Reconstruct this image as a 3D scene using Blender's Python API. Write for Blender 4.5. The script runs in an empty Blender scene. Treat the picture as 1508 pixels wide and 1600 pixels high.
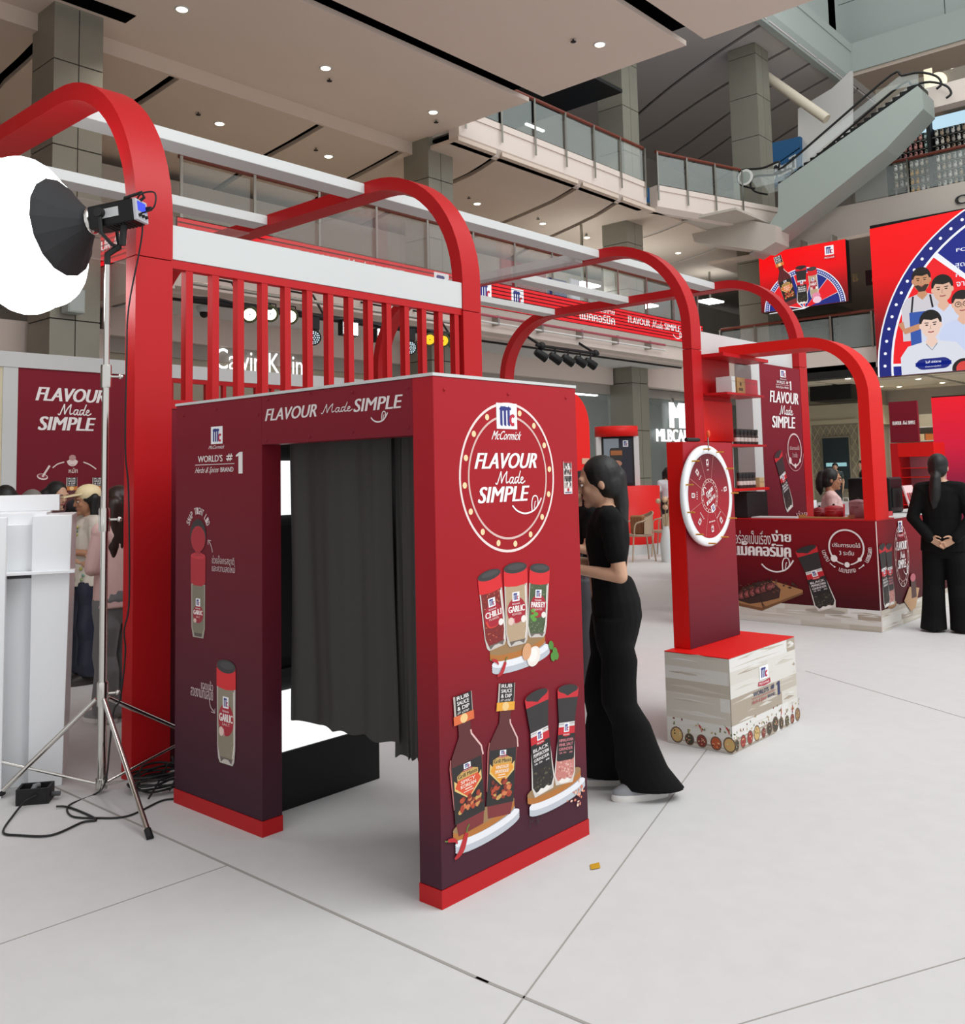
import bpy, bmesh, math, random
from mathutils import Vector, Matrix
random.seed(7)
S = bpy.context.scene
COL = S.collection
# ---------------------------------------------------------------- camera, sky, lights, exposure
cam_d = bpy.data.cameras.new('camera'); cam = bpy.data.objects.new('camera', cam_d); COL.objects.link(cam)
YAW, PIT, ROL, FPX, PY = 0.72548, 0.0838, -0.02213, 1476.46024, 617.01185
fw = Vector((math.cos(YAW)*math.cos(PIT), math.sin(YAW)*math.cos(PIT), math.sin(PIT)))
r0 = Vector((math.sin(YAW), -math.cos(YAW), 0)); u0 = r0.cross(fw)
r1 = r0*math.cos(ROL)+u0*math.sin(ROL); u1 = u0*math.cos(ROL)-r0*math.sin(ROL)
m = Matrix.Identity(4)
for i in range(3):
    m[i][0], m[i][1], m[i][2] = r1[i], u1[i], -fw[i]
m[0][3], m[1][3], m[2][3] = -2.51396, -2.47651, 1.55
cam.matrix_world = m
cam_d.sensor_fit = 'HORIZONTAL'; cam_d.sensor_width = 36; cam_d.lens = 36*FPX/1508
cam_d.shift_y = (PY-800)/1508
cam_d.clip_end = 300; cam_d.clip_start = .05
S.camera = cam

W = bpy.data.worlds.new('world'); S.world = W; W.use_nodes = True
W.node_tree.nodes['Background'].inputs[0].default_value = (.98, .985, 1, 1)
W.node_tree.nodes['Background'].inputs[1].default_value = .86

def area(name, loc, target, sx, sy, power, col=(1, 1, 1)):
    l = bpy.data.lights.new(name, 'AREA'); l.shape = 'RECTANGLE'; l.size = sx; l.size_y = sy; l.energy = power; l.color = col
    o = bpy.data.objects.new(name, l); COL.objects.link(o); o.location = loc
    o.rotation_euler = (Vector(target)-Vector(loc)).to_track_quat('-Z', 'Y').to_euler()
    return o
# daylight of the glazed atrium roof, high above the open court
area('atrium_roof_daylight', (5, -9, 14), (4.0, 1.5, 0), 12, 9, 1900, (.97, 1, 1))
area('court_roof_daylight', (18, 3.5, 17.5), (17, 4, 0), 9, 8, 650, (.92, 1, 1))

S.view_settings.view_transform = 'Standard'; S.view_settings.look = 'None'
S.view_settings.exposure = 0.0; S.view_settings.gamma = 1.0; S.view_settings.use_curve_mapping = False
S.cycles.use_denoising = True
S.cycles.max_bounces = 8; S.cycles.transparent_max_bounces = 16
S.cycles.sample_clamp_indirect = 6

# ---------------------------------------------------------------- helpers
def lin(h):
    h = h.lstrip('#'); o = []
    for i in (0, 2, 4):
        c = int(h[i:i+2], 16)/255
        o.append(c/12.92 if c <= .04045 else ((c+.055)/1.055)**2.4)
    return (*o, 1)
MATS = {}
def mat(name, col=None, rough=.5, metal=0, emit=None, es=1, alpha=1, spec=.5, noise=0, nscale=30, bump=0, trans=0, coat=0):
    if name in MATS: return MATS[name]
    m = bpy.data.materials.new(name); m.use_nodes = True; MATS[name] = m
    nt = m.node_tree; b = nt.nodes['Principled BSDF']
    c = lin(col or name)
    b.inputs['Base Color'].default_value = c
    b.inputs['Roughness'].default_value = rough; b.inputs['Metallic'].default_value = metal
    b.inputs['Specular IOR Level'].default_value = spec
    b.inputs['Alpha'].default_value = alpha
    b.inputs['Transmission Weight'].default_value = trans
    b.inputs['Coat Weight'].default_value = coat
    if emit:
        b.inputs['Emission Color'].default_value = lin(emit); b.inputs['Emission Strength'].default_value = es
    if noise or bump:
        tc = nt.nodes.new('ShaderNodeTexCoord'); n = nt.nodes.new('ShaderNodeTexNoise')
        n.inputs['Scale'].default_value = nscale; n.inputs['Detail'].default_value = 6
        nt.links.new(tc.outputs['Object'], n.inputs['Vector'])
        if noise:
            mx = nt.nodes.new('ShaderNodeMix'); mx.data_type = 'RGBA'
            mx.inputs['A'].default_value = tuple(min(1, k*(1-noise)) for k in c[:3])+(1,)
            mx.inputs['B'].default_value = tuple(min(1, k*(1+noise)) for k in c[:3])+(1,)
            nt.links.new(n.outputs['Fac'], mx.inputs['Factor']); nt.links.new(mx.outputs['Result'], b.inputs['Base Color'])
        if bump:
            bp = nt.nodes.new('ShaderNodeBump'); bp.inputs['Strength'].default_value = bump; bp.inputs['Distance'].default_value = .01
            nt.links.new(n.outputs['Fac'], bp.inputs['Height']); nt.links.new(bp.outputs['Normal'], b.inputs['Normal'])
    return m
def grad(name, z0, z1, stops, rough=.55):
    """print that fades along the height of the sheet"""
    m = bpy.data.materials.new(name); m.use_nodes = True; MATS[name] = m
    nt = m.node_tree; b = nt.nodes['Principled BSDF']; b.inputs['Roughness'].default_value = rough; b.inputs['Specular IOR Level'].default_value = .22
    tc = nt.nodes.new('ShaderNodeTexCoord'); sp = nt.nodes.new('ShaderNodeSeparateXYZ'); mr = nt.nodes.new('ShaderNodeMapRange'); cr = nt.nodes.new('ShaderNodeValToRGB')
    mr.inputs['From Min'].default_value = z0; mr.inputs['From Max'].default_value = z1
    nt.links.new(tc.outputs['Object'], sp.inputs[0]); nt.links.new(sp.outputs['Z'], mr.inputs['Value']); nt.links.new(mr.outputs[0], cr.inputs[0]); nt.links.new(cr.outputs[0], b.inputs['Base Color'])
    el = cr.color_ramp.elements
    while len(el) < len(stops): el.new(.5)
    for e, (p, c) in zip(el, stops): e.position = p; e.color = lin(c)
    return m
def emat(col, k=1.0):
    return mat('lit_%s_%s' % (col, k), '#101010', rough=.6, emit=col, es=k)
def cmat(col): return mat(col, col, rough=.5)

class MB:
    """collects faces with materials; build() links them as ONE mesh object"""
    def __init__(s): s.v = []; s.f = []; s.m = []; s.mats = []; s.sm = []
    def mi(s, m):
        if isinstance(m, str): m = MATS.get(m) or cmat(m)
        if m not in s.mats: s.mats.append(m)
        return s.mats.index(m)
    def add(s, vs, fs, m, smooth=False):
        k = len(s.v); i = s.mi(m); s.v += [tuple(p) for p in vs]
        for f in fs: s.f.append([k+j for j in f]); s.m.append(i); s.sm.append(smooth)
    def box(s, x0, x1, y0, y1, z0, z1, m):
        if x0 > x1: x0, x1 = x1, x0
        if y0 > y1: y0, y1 = y1, y0
        if z0 > z1: z0, z1 = z1, z0
        s.add([(x, y, z) for x in (x0, x1) for y in (y0, y1) for z in (z0, z1)],
              [(0, 1, 3, 2), (4, 6, 7, 5), (0, 4, 5, 1), (2, 3, 7, 6), (0, 2, 6, 4), (1, 5, 7, 3)], m); return s
    def hexa(s, p, m):
        """8 corners: bottom ring of four, top ring of four"""
        s.add(p, [(3, 2, 1, 0), (4, 5, 6, 7), (0, 1, 5, 4), (1, 2, 6, 5), (2, 3, 7, 6), (3, 0, 4, 7)], m); return s
    def prism(s, pts, d, m):
        """planar polygon (3-D points) pushed along d"""
        n = len(pts); d = Vector(d); a = [Vector(p) for p in pts]
        s.add(a+[p+d for p in a], [tuple(range(n))[::-1], tuple(range(n, 2*n))]+[(i, (i+1) % n, n+(i+1) % n, n+i) for i in range(n)], m); return s
    def tube(s, pts, r, m, n=8, cap=True):
        P = [Vector(p) for p in pts]; R = r if isinstance(r, (list, tuple)) else [r]*len(P)
        vs = []; fs = []; prev = None
        for i, p in enumerate(P):
            t = (P[min(i+1, len(P)-1)]-P[max(i-1, 0)]).normalized()
            if prev is None:
                a = Vector((0, 0, 1)) if abs(t.z) < .9 else Vector((1, 0, 0)); b = t.cross(a).normalized()
            else: b = (prev-t*prev.dot(t)).normalized()
            prev = b; c = t.cross(b)
            for k in range(n):
                an = 2*math.pi*k/n; vs.append(p+(b*math.cos(an)+c*math.sin(an))*R[i])
        for i in range(len(P)-1):
            for k in range(n): fs.append((i*n+k, i*n+(k+1) % n, (i+1)*n+(k+1) % n, (i+1)*n+k))
        s.add(vs, fs, m, True)
        if cap: s.add(vs[:n], [tuple(range(n))[::-1]], m); s.add(vs[-n:], [tuple(range(n))], m)
        return s
    def lathe(s, c, prof, m, n=20, axis=(0, 0, 1), smooth=True):
        """prof: (radius, height) pairs about axis from c"""
        A = Vector(axis).normalized(); a = Vector((0, 0, 1)) if abs(A.z) < .9 else Vector((1, 0, 0)); B = A.cross(a).normalized(); Cc = A.cross(B); c = Vector(c)
        vs = [c+A*h+(B*math.cos(2*math.pi*k/n)+Cc*math.sin(2*math.pi*k/n))*r for r, h in prof for k in range(n)]
        fs = [(i*n+k, i*n+(k+1) % n, (i+1)*n+(k+1) % n, (i+1)*n+k) for i in range(len(prof)-1) for k in range(n)]
        s.add(vs, fs, m, smooth)
        s.add(vs[:n], [tuple(range(n))[::-1]], m); s.add(vs[-n:], [tuple(range(n))], m); return s
    def ball(s, c, r, m, n=14, k=9, rot=None):
        """ellipsoid; r a number or three radii"""
        r = (r, r, r) if not isinstance(r, (tuple, list)) else r; c = Vector(c); vs = []; fs = []
        for i in range(k+1):
            th = math.pi*i/k
            for j in range(n):
                ph = 2*math.pi*j/n; q = Vector((math.sin(th)*math.cos(ph)*r[0], math.sin(th)*math.sin(ph)*r[1], math.cos(th)*r[2]))
                if rot is not None: q = rot @ q
                vs.append(c+q)
        for i in range(k):
            for j in range(n): fs.append((i*n+j, (i+1)*n+j, (i+1)*n+(j+1) % n, i*n+(j+1) % n))
        s.add(vs, fs, m, True); return s
    def grid(s, rows, m, closed=False, smooth=True):
        nr = len(rows); nc = len(rows[0])
        s.add([p for r in rows for p in r], [(i*nc+j, i*nc+(j+1) % nc, (i+1)*nc+(j+1) % nc, (i+1)*nc+j) for i in range(nr-1) for j in range(nc if closed else nc-1)], m, smooth); return s
    def build(s, name, parent=None, bevel=0, off=None, weld=False):
        me = bpy.data.meshes.new(name); o = bpy.data.objects.new(name, me)
        if off is None and parent is not None:
            q = parent; off = Vector((0, 0, 0))
            while q is not None: off += q.location; q = q.parent
        off = Vector(off or (0, 0, 0))
        me.from_pydata([tuple(Vector(p)-off) for p in s.v], [], s.f)
        for m in s.mats: me.materials.append(m)
        me.polygons.foreach_set('material_index', s.m); me.polygons.foreach_set('use_smooth', s.sm)
        me.update(); COL.objects.link(o)
        if parent is not None: o.parent = parent
        if bevel:
            b = o.modifiers.new('bevel', 'BEVEL'); b.width = bevel; b.segments = 2; b.limit_method = 'ANGLE'
        return o
def B(*a): return MB().box(*a)
def thing(name, label, cat, loc=(0, 0, 0), group=None):
    o = bpy.data.objects.new(name, None); COL.objects.link(o); o.location = loc; o['label'] = label; o['category'] = cat; o.empty_display_size = .05
    if group: o['group'] = group
    return o
def tag(o, label, cat, group=None):
    o['label'] = label; o['category'] = cat
    if group: o['group'] = group
    return o
def struct(o, label=None):
    o['kind'] = 'structure'
    if label: o['label'] = label
    return o
def sroot(name, loc=(0, 0, 0), label=None):
    o = bpy.data.objects.new(name, None); COL.objects.link(o); o.location = loc; o['kind'] = 'structure'; o.empty_display_size = .05
    if label: o['label'] = label
    return o
def dup(t, loc, label=None, rotz=None, group=None):
    c = t.copy(); COL.objects.link(c); c.location = loc
    if rotz is not None: c.rotation_euler = (0, 0, rotz)
    if label: c['label'] = label
    if group: c['group'] = group
    for ch in t.children:
        k = ch.copy(); COL.objects.link(k); k.parent = c
        for g in ch.children:
            q = g.copy(); COL.objects.link(q); q.parent = k
    return c
def piece(name, src, parent, loc):
    """one more piece sharing src's mesh"""
    o = bpy.data.objects.new(name, src.data); COL.objects.link(o); o.parent = parent; o.location = loc; return o
def rotz(p, a):
    c, s = math.cos(a), math.sin(a); return (p[0]*c-p[1]*s, p[0]*s+p[1]*c, *p[2:])
def crom(pts, k=6):
    """smooth curve through points (any dimension)"""
    P = [pts[0]]+list(pts)+[pts[-1]]; o = []
    for i in range(1, len(P)-2):
        for j in range(k):
            t = j/k; o.append(tuple(.5*(2*b+(c-a)*t+(2*a-5*b+4*c-d)*t*t+(3*b-a-3*c+d)*t**3) for a, b, c, d in zip(P[i-1], P[i], P[i+1], P[i+2])))
    o.append(tuple(pts[-1])); return o

# ---------------------------------------------------------------- flat print (lettering, logos, pictures) laid on a real panel
_tc = {}
def glyphs(s, bold=0, sp=1):
    k = (s, bold, sp)
    if k not in _tc:
        c = bpy.data.curves.new('t', 'FONT'); c.body = s; c.offset = bold; c.space_character = sp; c.resolution_u = 3
        o = bpy.data.objects.new('t', c); me = o.to_mesh()
        v = [(p.co.x, p.co.y) for p in me.vertices]; f = [tuple(p.vertices) for p in me.polygons]
        o.to_mesh_clear(); bpy.data.objects.remove(o); bpy.data.curves.remove(c)
        xs = [p[0] for p in v]; ys = [p[1] for p in v]; x0, x1, y0, y1 = min(xs), max(xs), min(ys), max(ys)
        _tc[k] = ([((x-x0)/(x1-x0), (y-y0)/(y1-y0)) for x, y in v], f)
    return _tc[k]
class Art:
    """u, v in metres on a panel: P = O + u*U + v*V, ink layers stacked along N"""
    def __init__(s, O, U, V, N, lift=.0008, step=.00002, ink=None):
        s.O, s.U, s.V, s.N = Vector(O), Vector(U), Vector(V), Vector(N); s.mb = MB(); s.h = lift; s.step = step; s.ink = ink or cmat; s.T = (1, 0, 0, 0, 1, 0); s.hold = False
    def inc(s): s.h += s.step*(.25 if s.hold else 1)
    def p(s, x, y):
        a, b, c, d, e, f = s.T; u = a*x+b*y+c; v = d*x+e*y+f
        return s.O+s.U*u+s.V*v+s.N*s.h
    def place(s, b, t, sx=1):
        """local frame: origin at b, +y reaching t at height 1, +x to its right"""
        dx, dy = t[0]-b[0], t[1]-b[1]; s.T = (dy*sx, dx, b[0], -dx*sx, dy, b[1]); return s
    def reset(s): s.T = (1, 0, 0, 0, 1, 0); return s
    def poly(s, pts, col):
        s.mb.add([s.p(*q) for q in pts], [tuple(range(len(pts)))], s.ink(col)); s.inc()
    def rect(s, x0, x1, y0, y1, col): s.poly([(x0, y0), (x1, y0), (x1, y1), (x0, y1)], col)
    def rrect(s, x0, x1, y0, y1, r, col, n=5):
        o = []
        for cx, cy, a in ((x1-r, y0+r, -90), (x1-r, y1-r, 0), (x0+r, y1-r, 90), (x0+r, y0+r, 180)):
            for i in range(n+1): t = math.radians(a+90*i/n); o.append((cx+r*math.cos(t), cy+r*math.sin(t)))
        s.poly(o, col)
    def ell(s, x, y, rx, ry, col, n=28, rot=0):
        c, q = math.cos(rot), math.sin(rot)
        s.poly([(x+rx*math.cos(t)*c-ry*math.sin(t)*q, y+rx*math.cos(t)*q+ry*math.sin(t)*c) for t in [2*math.pi*i/n for i in range(n)]], col)
    def line(s, pts, w, col, taper=None):
        n = len(pts); L = []; R = []
        for i, (x, y) in enumerate(pts):
            a = pts[max(i-1, 0)]; b = pts[min(i+1, n-1)]; dx, dy = b[0]-a[0], b[1]-a[1]; d = math.hypot(dx, dy) or 1
            k = w/2*(taper(i/(n-1)) if taper else 1); L.append(s.p(x-dy/d*k, y+dx/d*k)); R.append(s.p(x+dy/d*k, y-dx/d*k))
        s.mb.add(R+L, [(i, i+1, n+i+1, n+i) for i in range(n-1)], s.ink(col)); s.inc()
    def curve(s, pts, w, col, k=6, taper=None): s.line(crom(pts, k), w, col, taper)
    def ring(s, x, y, rx, ry, w, col, a0=0, a1=360, n=56):
        s.line([(x+rx*math.cos(math.radians(a0+(a1-a0)*i/n)), y+ry*math.sin(math.radians(a0+(a1-a0)*i/n))) for i in range(n+1)], w, col)
    def text(s, t, x0, x1, y0, y1, col, bold=.02, shear=0, sp=1):
        v, f = glyphs(t, 0, sp); k = bold*(y1-y0)*1.5
        for dx in ((-k, -k/3, k/3, k) if k else (0,)):
            s.mb.add([s.p(x0+k+(x1-x0-2*k)*(a+shear*(b-.5))+dx, y0+(y1-y0)*b) for a, b in v], f, s.ink(col)); s.h += s.step*.3
        s.inc()
    def done(s, parent, name='printed_artwork'): return s.mb.build(name, parent)
    # ---- lockups
    def made(s, x0, x1, y0, y1, col, w=None):
        X = lambda q: [(x0+(x1-x0)*a/2.2, y0+(y1-y0)*b) for a, b in q]; w = w or (y1-y0)*.1
        for q in ([(0, .12), (.1, .03), (.22, .35), (.42, .98)], [(.42, .98), (.42, .5), (.43, .08)], [(.43, .08), (.6, .55), (.86, .98)], [(.86, .98), (.78, .4), (.8, .1), (.96, .2)],
                  [(1.3, .5), (1.12, .48), (1.02, .2), (1.12, .06), (1.26, .3)], [(1.32, .52), (1.25, .15), (1.33, .06), (1.46, .2)],
                  [(1.68, .5), (1.5, .48), (1.42, .2), (1.5, .06), (1.64, .3)], [(1.86, 1.0), (1.7, .4), (1.66, .1), (1.78, .08), (1.88, .2)],
                  [(1.84, .24), (2.0, .34), (2.04, .46), (1.94, .5), (1.86, .3), (1.88, .1), (2.0, .05), (2.2, .22)]):
            s.curve(X(q), w, col)
    def smile(s, x0, x1, y0, y1, col, w):
        X = lambda q: [(x0+(x1-x0)*a, y0+(y1-y0)*b) for a, b in q]
        s.curve(X([(0, .5), (.16, .18), (.42, 0), (.7, .12), (.88, .45), (1, .85)]), w, col)
        s.curve(X([(.66, .12), (.66, .6), (.72, .95), (.84, .95), (.88, .6), (.84, .36)]), w*.8, col)
        s.curve(X([(.74, .25), (.77, .6), (.8, .68)]), w*.6, col)
    def flavour(s, x0, x1, y0, y1, col='#F4EFEE', w=.1, smile=True, shear=.05):
        W_, H = x1-x0, y1-y0; Y = lambda t: y0+H*t; Xx = lambda t: x0+W_*t
        s.text('FLAVOUR', Xx(0), Xx(1), Y(.68), Y(1), col, .035, shear)
        s.made(Xx(.29), Xx(.77), Y(.36), Y(.63), col)
        s.text('SIMPLE', Xx(.03), Xx(.82), Y(0), Y(.32), col, .035, shear)
        if smile: s.smile(Xx(.55), Xx(1.04), Y(-.26), Y(.1), col, H*.035)
    def logo(s, x0, x1, y0, y1, word=None, wcol='#F4EFEE', ribbon=None):
        """square emblem: gothic m in navy, small c in red on white"""
        w, h = x1-x0, y1-y0; X = lambda q: [(x0+w*a, y0+h*b) for a, b in q]
        s.rect(x0, x1, y0, y1, '#F3F3F6')
        for cx in (.24, .42, .6):
            s.poly(X([(cx-.07, .17), (cx-.02, .12), (cx+.05, .12), (cx+.05, .72), (cx+.1, .78), (cx, .9), (cx-.1, .78), (cx-.07, .72)]), '#27307E')
        s.poly(X([(.16, .78), (.3, .88), (.7, .84), (.72, .74), (.3, .7)]), '#27307E')
        s.poly(X([(.66, .52), (.7, .58), (.72, .32), (.66, .24), (.58, .3), (.56, .5)]), '#27307E')
        s.curve(X([(.86, .46), (.8, .53), (.7, .46), (.68, .3), (.74, .18), (.86, .2)]), w*.1, '#C22136')
        if word: s.text(word, x0-w*.28, x1+w*.3, y0-h*.42, y0-h*.1, wcol, .01)
        if ribbon:
            s.poly(X([(-.15, -.1), (.5, -.16), (1.15, -.06), (1.2, -.42), (.5, -.5), (-.2, -.4)]), ribbon)
            s.text('McCormick', x0-w*.05, x1+w*.05, y0-h*.36, y0-h*.18, '#F4EFEE', .01)
    def worlds(s, x0, x1, y0, y1, col='#EDE7E6', c2=None, c3=None):
        W_, H = x1-x0, y1-y0; Y = lambda t: y0+H*t; Xx = lambda t: x0+W_*t
        s.text("WORLD'S", Xx(.06), Xx(.58), Y(.6), Y(.92), col, .02); s.hold = True
        for q in ([(.685, .6), (.715, .95)], [(.73, .6), (.76, .95)], [(.655, .7), (.775, .7)], [(.66, .83), (.785, .83)]): s.line([(Xx(a), Y(b)) for a, b in q], W_*.016, col)
        s.hold = False; s.inc(); s.poly([(Xx(a), Y(b)) for a, b in ((.9, 0), (.98, 0), (.98, 1), (.92, 1), (.85, .86), (.85, .78), (.9, .83))], col)
        s.rect(Xx(0), Xx(.82), Y(.46), Y(.49), c2 or col)
        s.text('Herbs & Spices', Xx(.01), Xx(.5), Y(.0), Y(.36), c2 or col, .0, .12); s.text('BRAND', Xx(.54), Xx(.8), Y(.1), Y(.32), c3 or col, .015)
    def jar(s, kind, l1, l2, gray=False):
        """spice shaker, height 1, +-.14 wide"""
        body, spk = {'chilli': ('#7E1F1B', ('#B8392C', '#4E1412', '#D8775A', '#9A231D')), 'garlic': ('#B89F82', ('#C6B094', '#AA9072')), 'parsley': ('#4B5A3B', ('#6E7C55', '#2F3C26', '#8E9A78')),
                     'salt': ('#8F8672', ('#9C937F', '#847B68'))}[kind]
        s.poly([(-.145, .73), (.145, .73), (.14, .16), (.125, .04), (.1, 0), (-.1, 0), (-.125, .04), (-.14, .16)], '#C9C2BB')
        s.poly([(-.13, .73), (.125, .73), (.125, .16), (.1, .06), (-.1, .06), (-.13, .16)], body)
        rnd = random.Random(l1)
        s.hold = True
        for i in range(70 if kind in ('chilli', 'parsley') else 24):
            x, y = rnd.uniform(-.11, .11), rnd.uniform(.08, .7); a = rnd.uniform(0, 3); c = rnd.choice(spk)
            dx, dy = .014*math.cos(a), .014*math.sin(a); s.poly([(x-dx, y-dy), (x+dy*.4, y-dx*.4), (x+dx, y+dy), (x-dy*.4, y+dx*.4)], c)
        s.hold = False; s.inc()
        s.poly([(-.1, .06), (.1, .06), (.08, .01), (.03, .045), (-.03, .045), (-.08, .01)], '#6A605A')
        s.line([(.118, .7), (.122, .2), (.1, .07)], .012, '#EDE6DE')
        s.poly([(-.15, .9), (.15, .9), (.15, .73), (.1, .715), (0, .705), (-.1, .715), (-.15, .73)], '#DA1F26')
        s.ell(0, .925, .15, .07, '#DA1F26'); s.ell(0, .93, .148, .065, '#343233'); s.ell(.01, .94, .11, .035, '#454344')
        s.ell(0, .42, .118, .155, '#A9182D')
        if l1 == 'GARLIC': s.ell(-.075, .3, .035, .045, '#E6C8BC'); s.line([(-.04, .33), (-.03, .26)], .012, '#D99AA0')
        if l1 == 'PARSLEY':
            for q in ((-.07, .36), (-.03, .31), (-.08, .28), (-.05, .24)): s.ell(*q, .035, .028, '#5FA03C')
        if l1 == 'CHILLI': s.curve([(-.1, .37), (-.07, .29), (0, .27), (.05, .29)], .022, '#D8392E', taper=lambda t: 1.2-t)
        if kind != 'salt': s.ell(.085, .3, .032, .042, '#F0E8E2')
        s.logo(-.05, .04, .53, .64, ribbon='#A9182D'); s.text(l1, -.105, .105, .4, .475, '#F3EDEA', .03); s.text(l2, -.06, .06, .362, .388, '#E9C9C4', .01)
    def grinder(s, kind, lines, dim=False):
        body, spk = {'pepper': ('#26221D', ('#4B4437', '#141210', '#5E5643')), 'pink': ('#C77F76', ('#DDA096', '#B0675F', '#E8BDB4'))}[kind]
        s.poly([(-.12, .5), (.12, .5), (.15, .1), (.12, 0), (-.12, 0), (-.15, .1)], '#D6CFC9')
        s.poly([(-.11, .5), (.11, .5), (.135, .1), (.1, .04), (-.1, .04), (-.135, .1)], body)
        rnd = random.Random(kind)
        s.hold = True
        for i in range(46):
            x, y = rnd.uniform(-.11, .11), rnd.uniform(.06, .25); a = rnd.uniform(0, 3); c = rnd.choice(spk); r = .012
            s.poly([(x-r, y), (x, y-r), (x+r, y), (x, y+r)], c)
        s.hold = False; s.inc()
        s.poly([(-.09, .03), (-.04, .06), (0, .045), (.04, .06), (.09, .03), (.05, .01), (-.05, .01)], '#EDE7E1')
        s.rect(-.125, .125, .25, .5, '#1E1B1C'); s.poly([(-.125, .25), (.125, .25), (.1, .235), (-.1, .235)], '#1E1B1C')
        s.rect(-.12, .12, .5, .575, '#C51A27'); s.rect(-.115, .115, .575, .62, '#D9D6D4'); s.rect(-.115, .115, .6, .606, '#8C8988')
        s.poly([(-.115, .62), (.115, .62), (.15, .9), (-.15, .9)], '#2B2829'); s.poly([(-.146, .87), (.146, .87), (.155, .95), (-.155, .95)], '#C9202B')
        s.ell(0, .955, .152, .05, '#C9202B'); s.ell(0, .96, .145, .045, '#2B2829'); s.poly([(-.13, .945), (0, .89), (.13, .945)], '#2B2829')
        s.logo(-.038, .038, .52, .61, ribbon='#C51A27')
        y = .455
        for t, h in lines: s.text(t, -.1, .1, y-h, y, '#EDE7E6' if kind == 'pepper' else '#E08A92', .02); y -= h+.014
    def sauce(s, lab, cap, l1, l2):
        s.poly([(-.13, .5), (.13, .5), (.115, .1), (.1, 0), (-.1, 0), (-.115, .1)], '#7B2A2C')
        s.poly([(-.13, .5), (.13, .5), (.115, .57), (.05, .7), (.05, .84), (-.05, .84), (-.05, .7), (-.115, .57)], '#5A2224')
        s.line([(.048, .72), (.052, .69), (.125, .57), (.135, .5)], .012, '#E3B9B4'); s.line([(-.125, .56), (-.135, .5), (-.122, .2)], .008, '#B46A66')
        s.rect(-.122, .12, .09, .5, '#231F20')
        s.rect(-.075, .075, .85, 1, '#B9ADA6'); s.rect(-.06, .07, .85, 1, '#1F1C1D'); s.rect(-.082, .082, .79, .855, cap); s.ell(0, .822, .03, .034, '#F0C98A')
        for i, t in enumerate(('RUB', 'SAUCE', '& DIP')): s.text(t, -.048, .05, .965-.038*i, .993-.038*i, '#F3EEEC', .02)
        s.text('in one', -.045, .045, .862, .885, '#E9E2DF', 0, .2)
        s.poly([(-.11, .4), (0, .28), (.11, .4), (.11, .33), (0, .23), (-.11, .33)], '#E2C27A')
        s.poly([(-.105, .345), (-.07, .41), (.07, .41), (.105, .345), (0, .24)], lab)
        s.poly([(-.085, .425), (-.04, .445), (.04, .445), (.085, .425), (.085, .39), (-.085, .39)], '#C9A25C'); s.text('Grill Mates', -.078, .078, .4, .428, '#1F1C1D', .02)
        s.logo(-.028, .028, .455, .492, ribbon='#A9182D'); s.text(l1, -.06, .06, .355, .38, '#F6E6D8', .02); s.text(l2, -.062, .062, .322, .347, '#F6E6D8', .02)
        s.rect(-.03, .03, .305, .312, '#F6E6D8'); s.rect(-.04, .04, .288, .293, '#F6E6D8')
        rnd = random.Random(l1)
        s.hold = True
        for i in range(26): s.ell(rnd.uniform(-.085, .085), rnd.uniform(.14, .26), rnd.uniform(.012, .03), rnd.uniform(.01, .02), rnd.choice(('#B5482B', '#8E2F1E', '#D07A4A', '#A63B26', '#6B2418', '#C9A05A')), 10, rnd.uniform(0, 3))
        s.hold = False; s.inc()
    def board(s, x0, x1, y, rise, wood=True):
        """oval boards the bottles stand on; x0..x1 wide, rising to the right by rise"""
        cx, cy, rx = (x0+x1)/2, y+rise/2, (x1-x0)/2; a = math.atan2(rise, x1-x0); ry = rx*.16
        d = .024; s.hold = False
        for q in (1, .66, .33): s.ell(cx+.02, cy-.05-d*q, rx*1.05, ry, '#BFC4CC', rot=a)
        s.ell(cx+.02, cy-.05, rx*1.05, ry, '#E9EBF0', rot=a)
        s.ell(cx+.02, cy-.03, rx*.9, ry*.8, '#9FA0A6', rot=a)
        for q in (1, .66, .33): s.ell(cx, cy-d*q, rx, ry, '#B4712F', rot=a)
        s.ell(cx, cy, rx, ry, '#9B7A52', rot=a)
    def chilli(s, x, y, l, a):
        c, q = math.cos(a), math.sin(a); f = lambda u, v: (x+u*c-v*q, y+u*q+v*c)
        s.curve([f(0, 0), f(l*.4, -l*.14), f(l, 0)], l*.28, '#B91F27', taper=lambda t: .3+1.2*t if t < .6 else 1.02-.8*(t-.6))
        s.curve([f(l, 0), f(l*1.15, l*.08), f(l*1.3, l*.05)], l*.07, '#5C7A32')
    def ringlights(s, x, y, rx, ry, n=16, bulb='#F6D9A8', col='#F0DCD8', start=96):
        s.ring(x, y, rx, ry, rx*.035, col, n=72); s.ring(x, y, rx*.83, ry*.83, rx*.03, '#DDB9B2', n=72)
        for i in range(n):
            t = math.radians(start+360*i/n); s.ell(x+rx*.915*math.cos(t), y+ry*.915*math.sin(t), rx*.042, ry*.042, bulb, 12)

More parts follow.
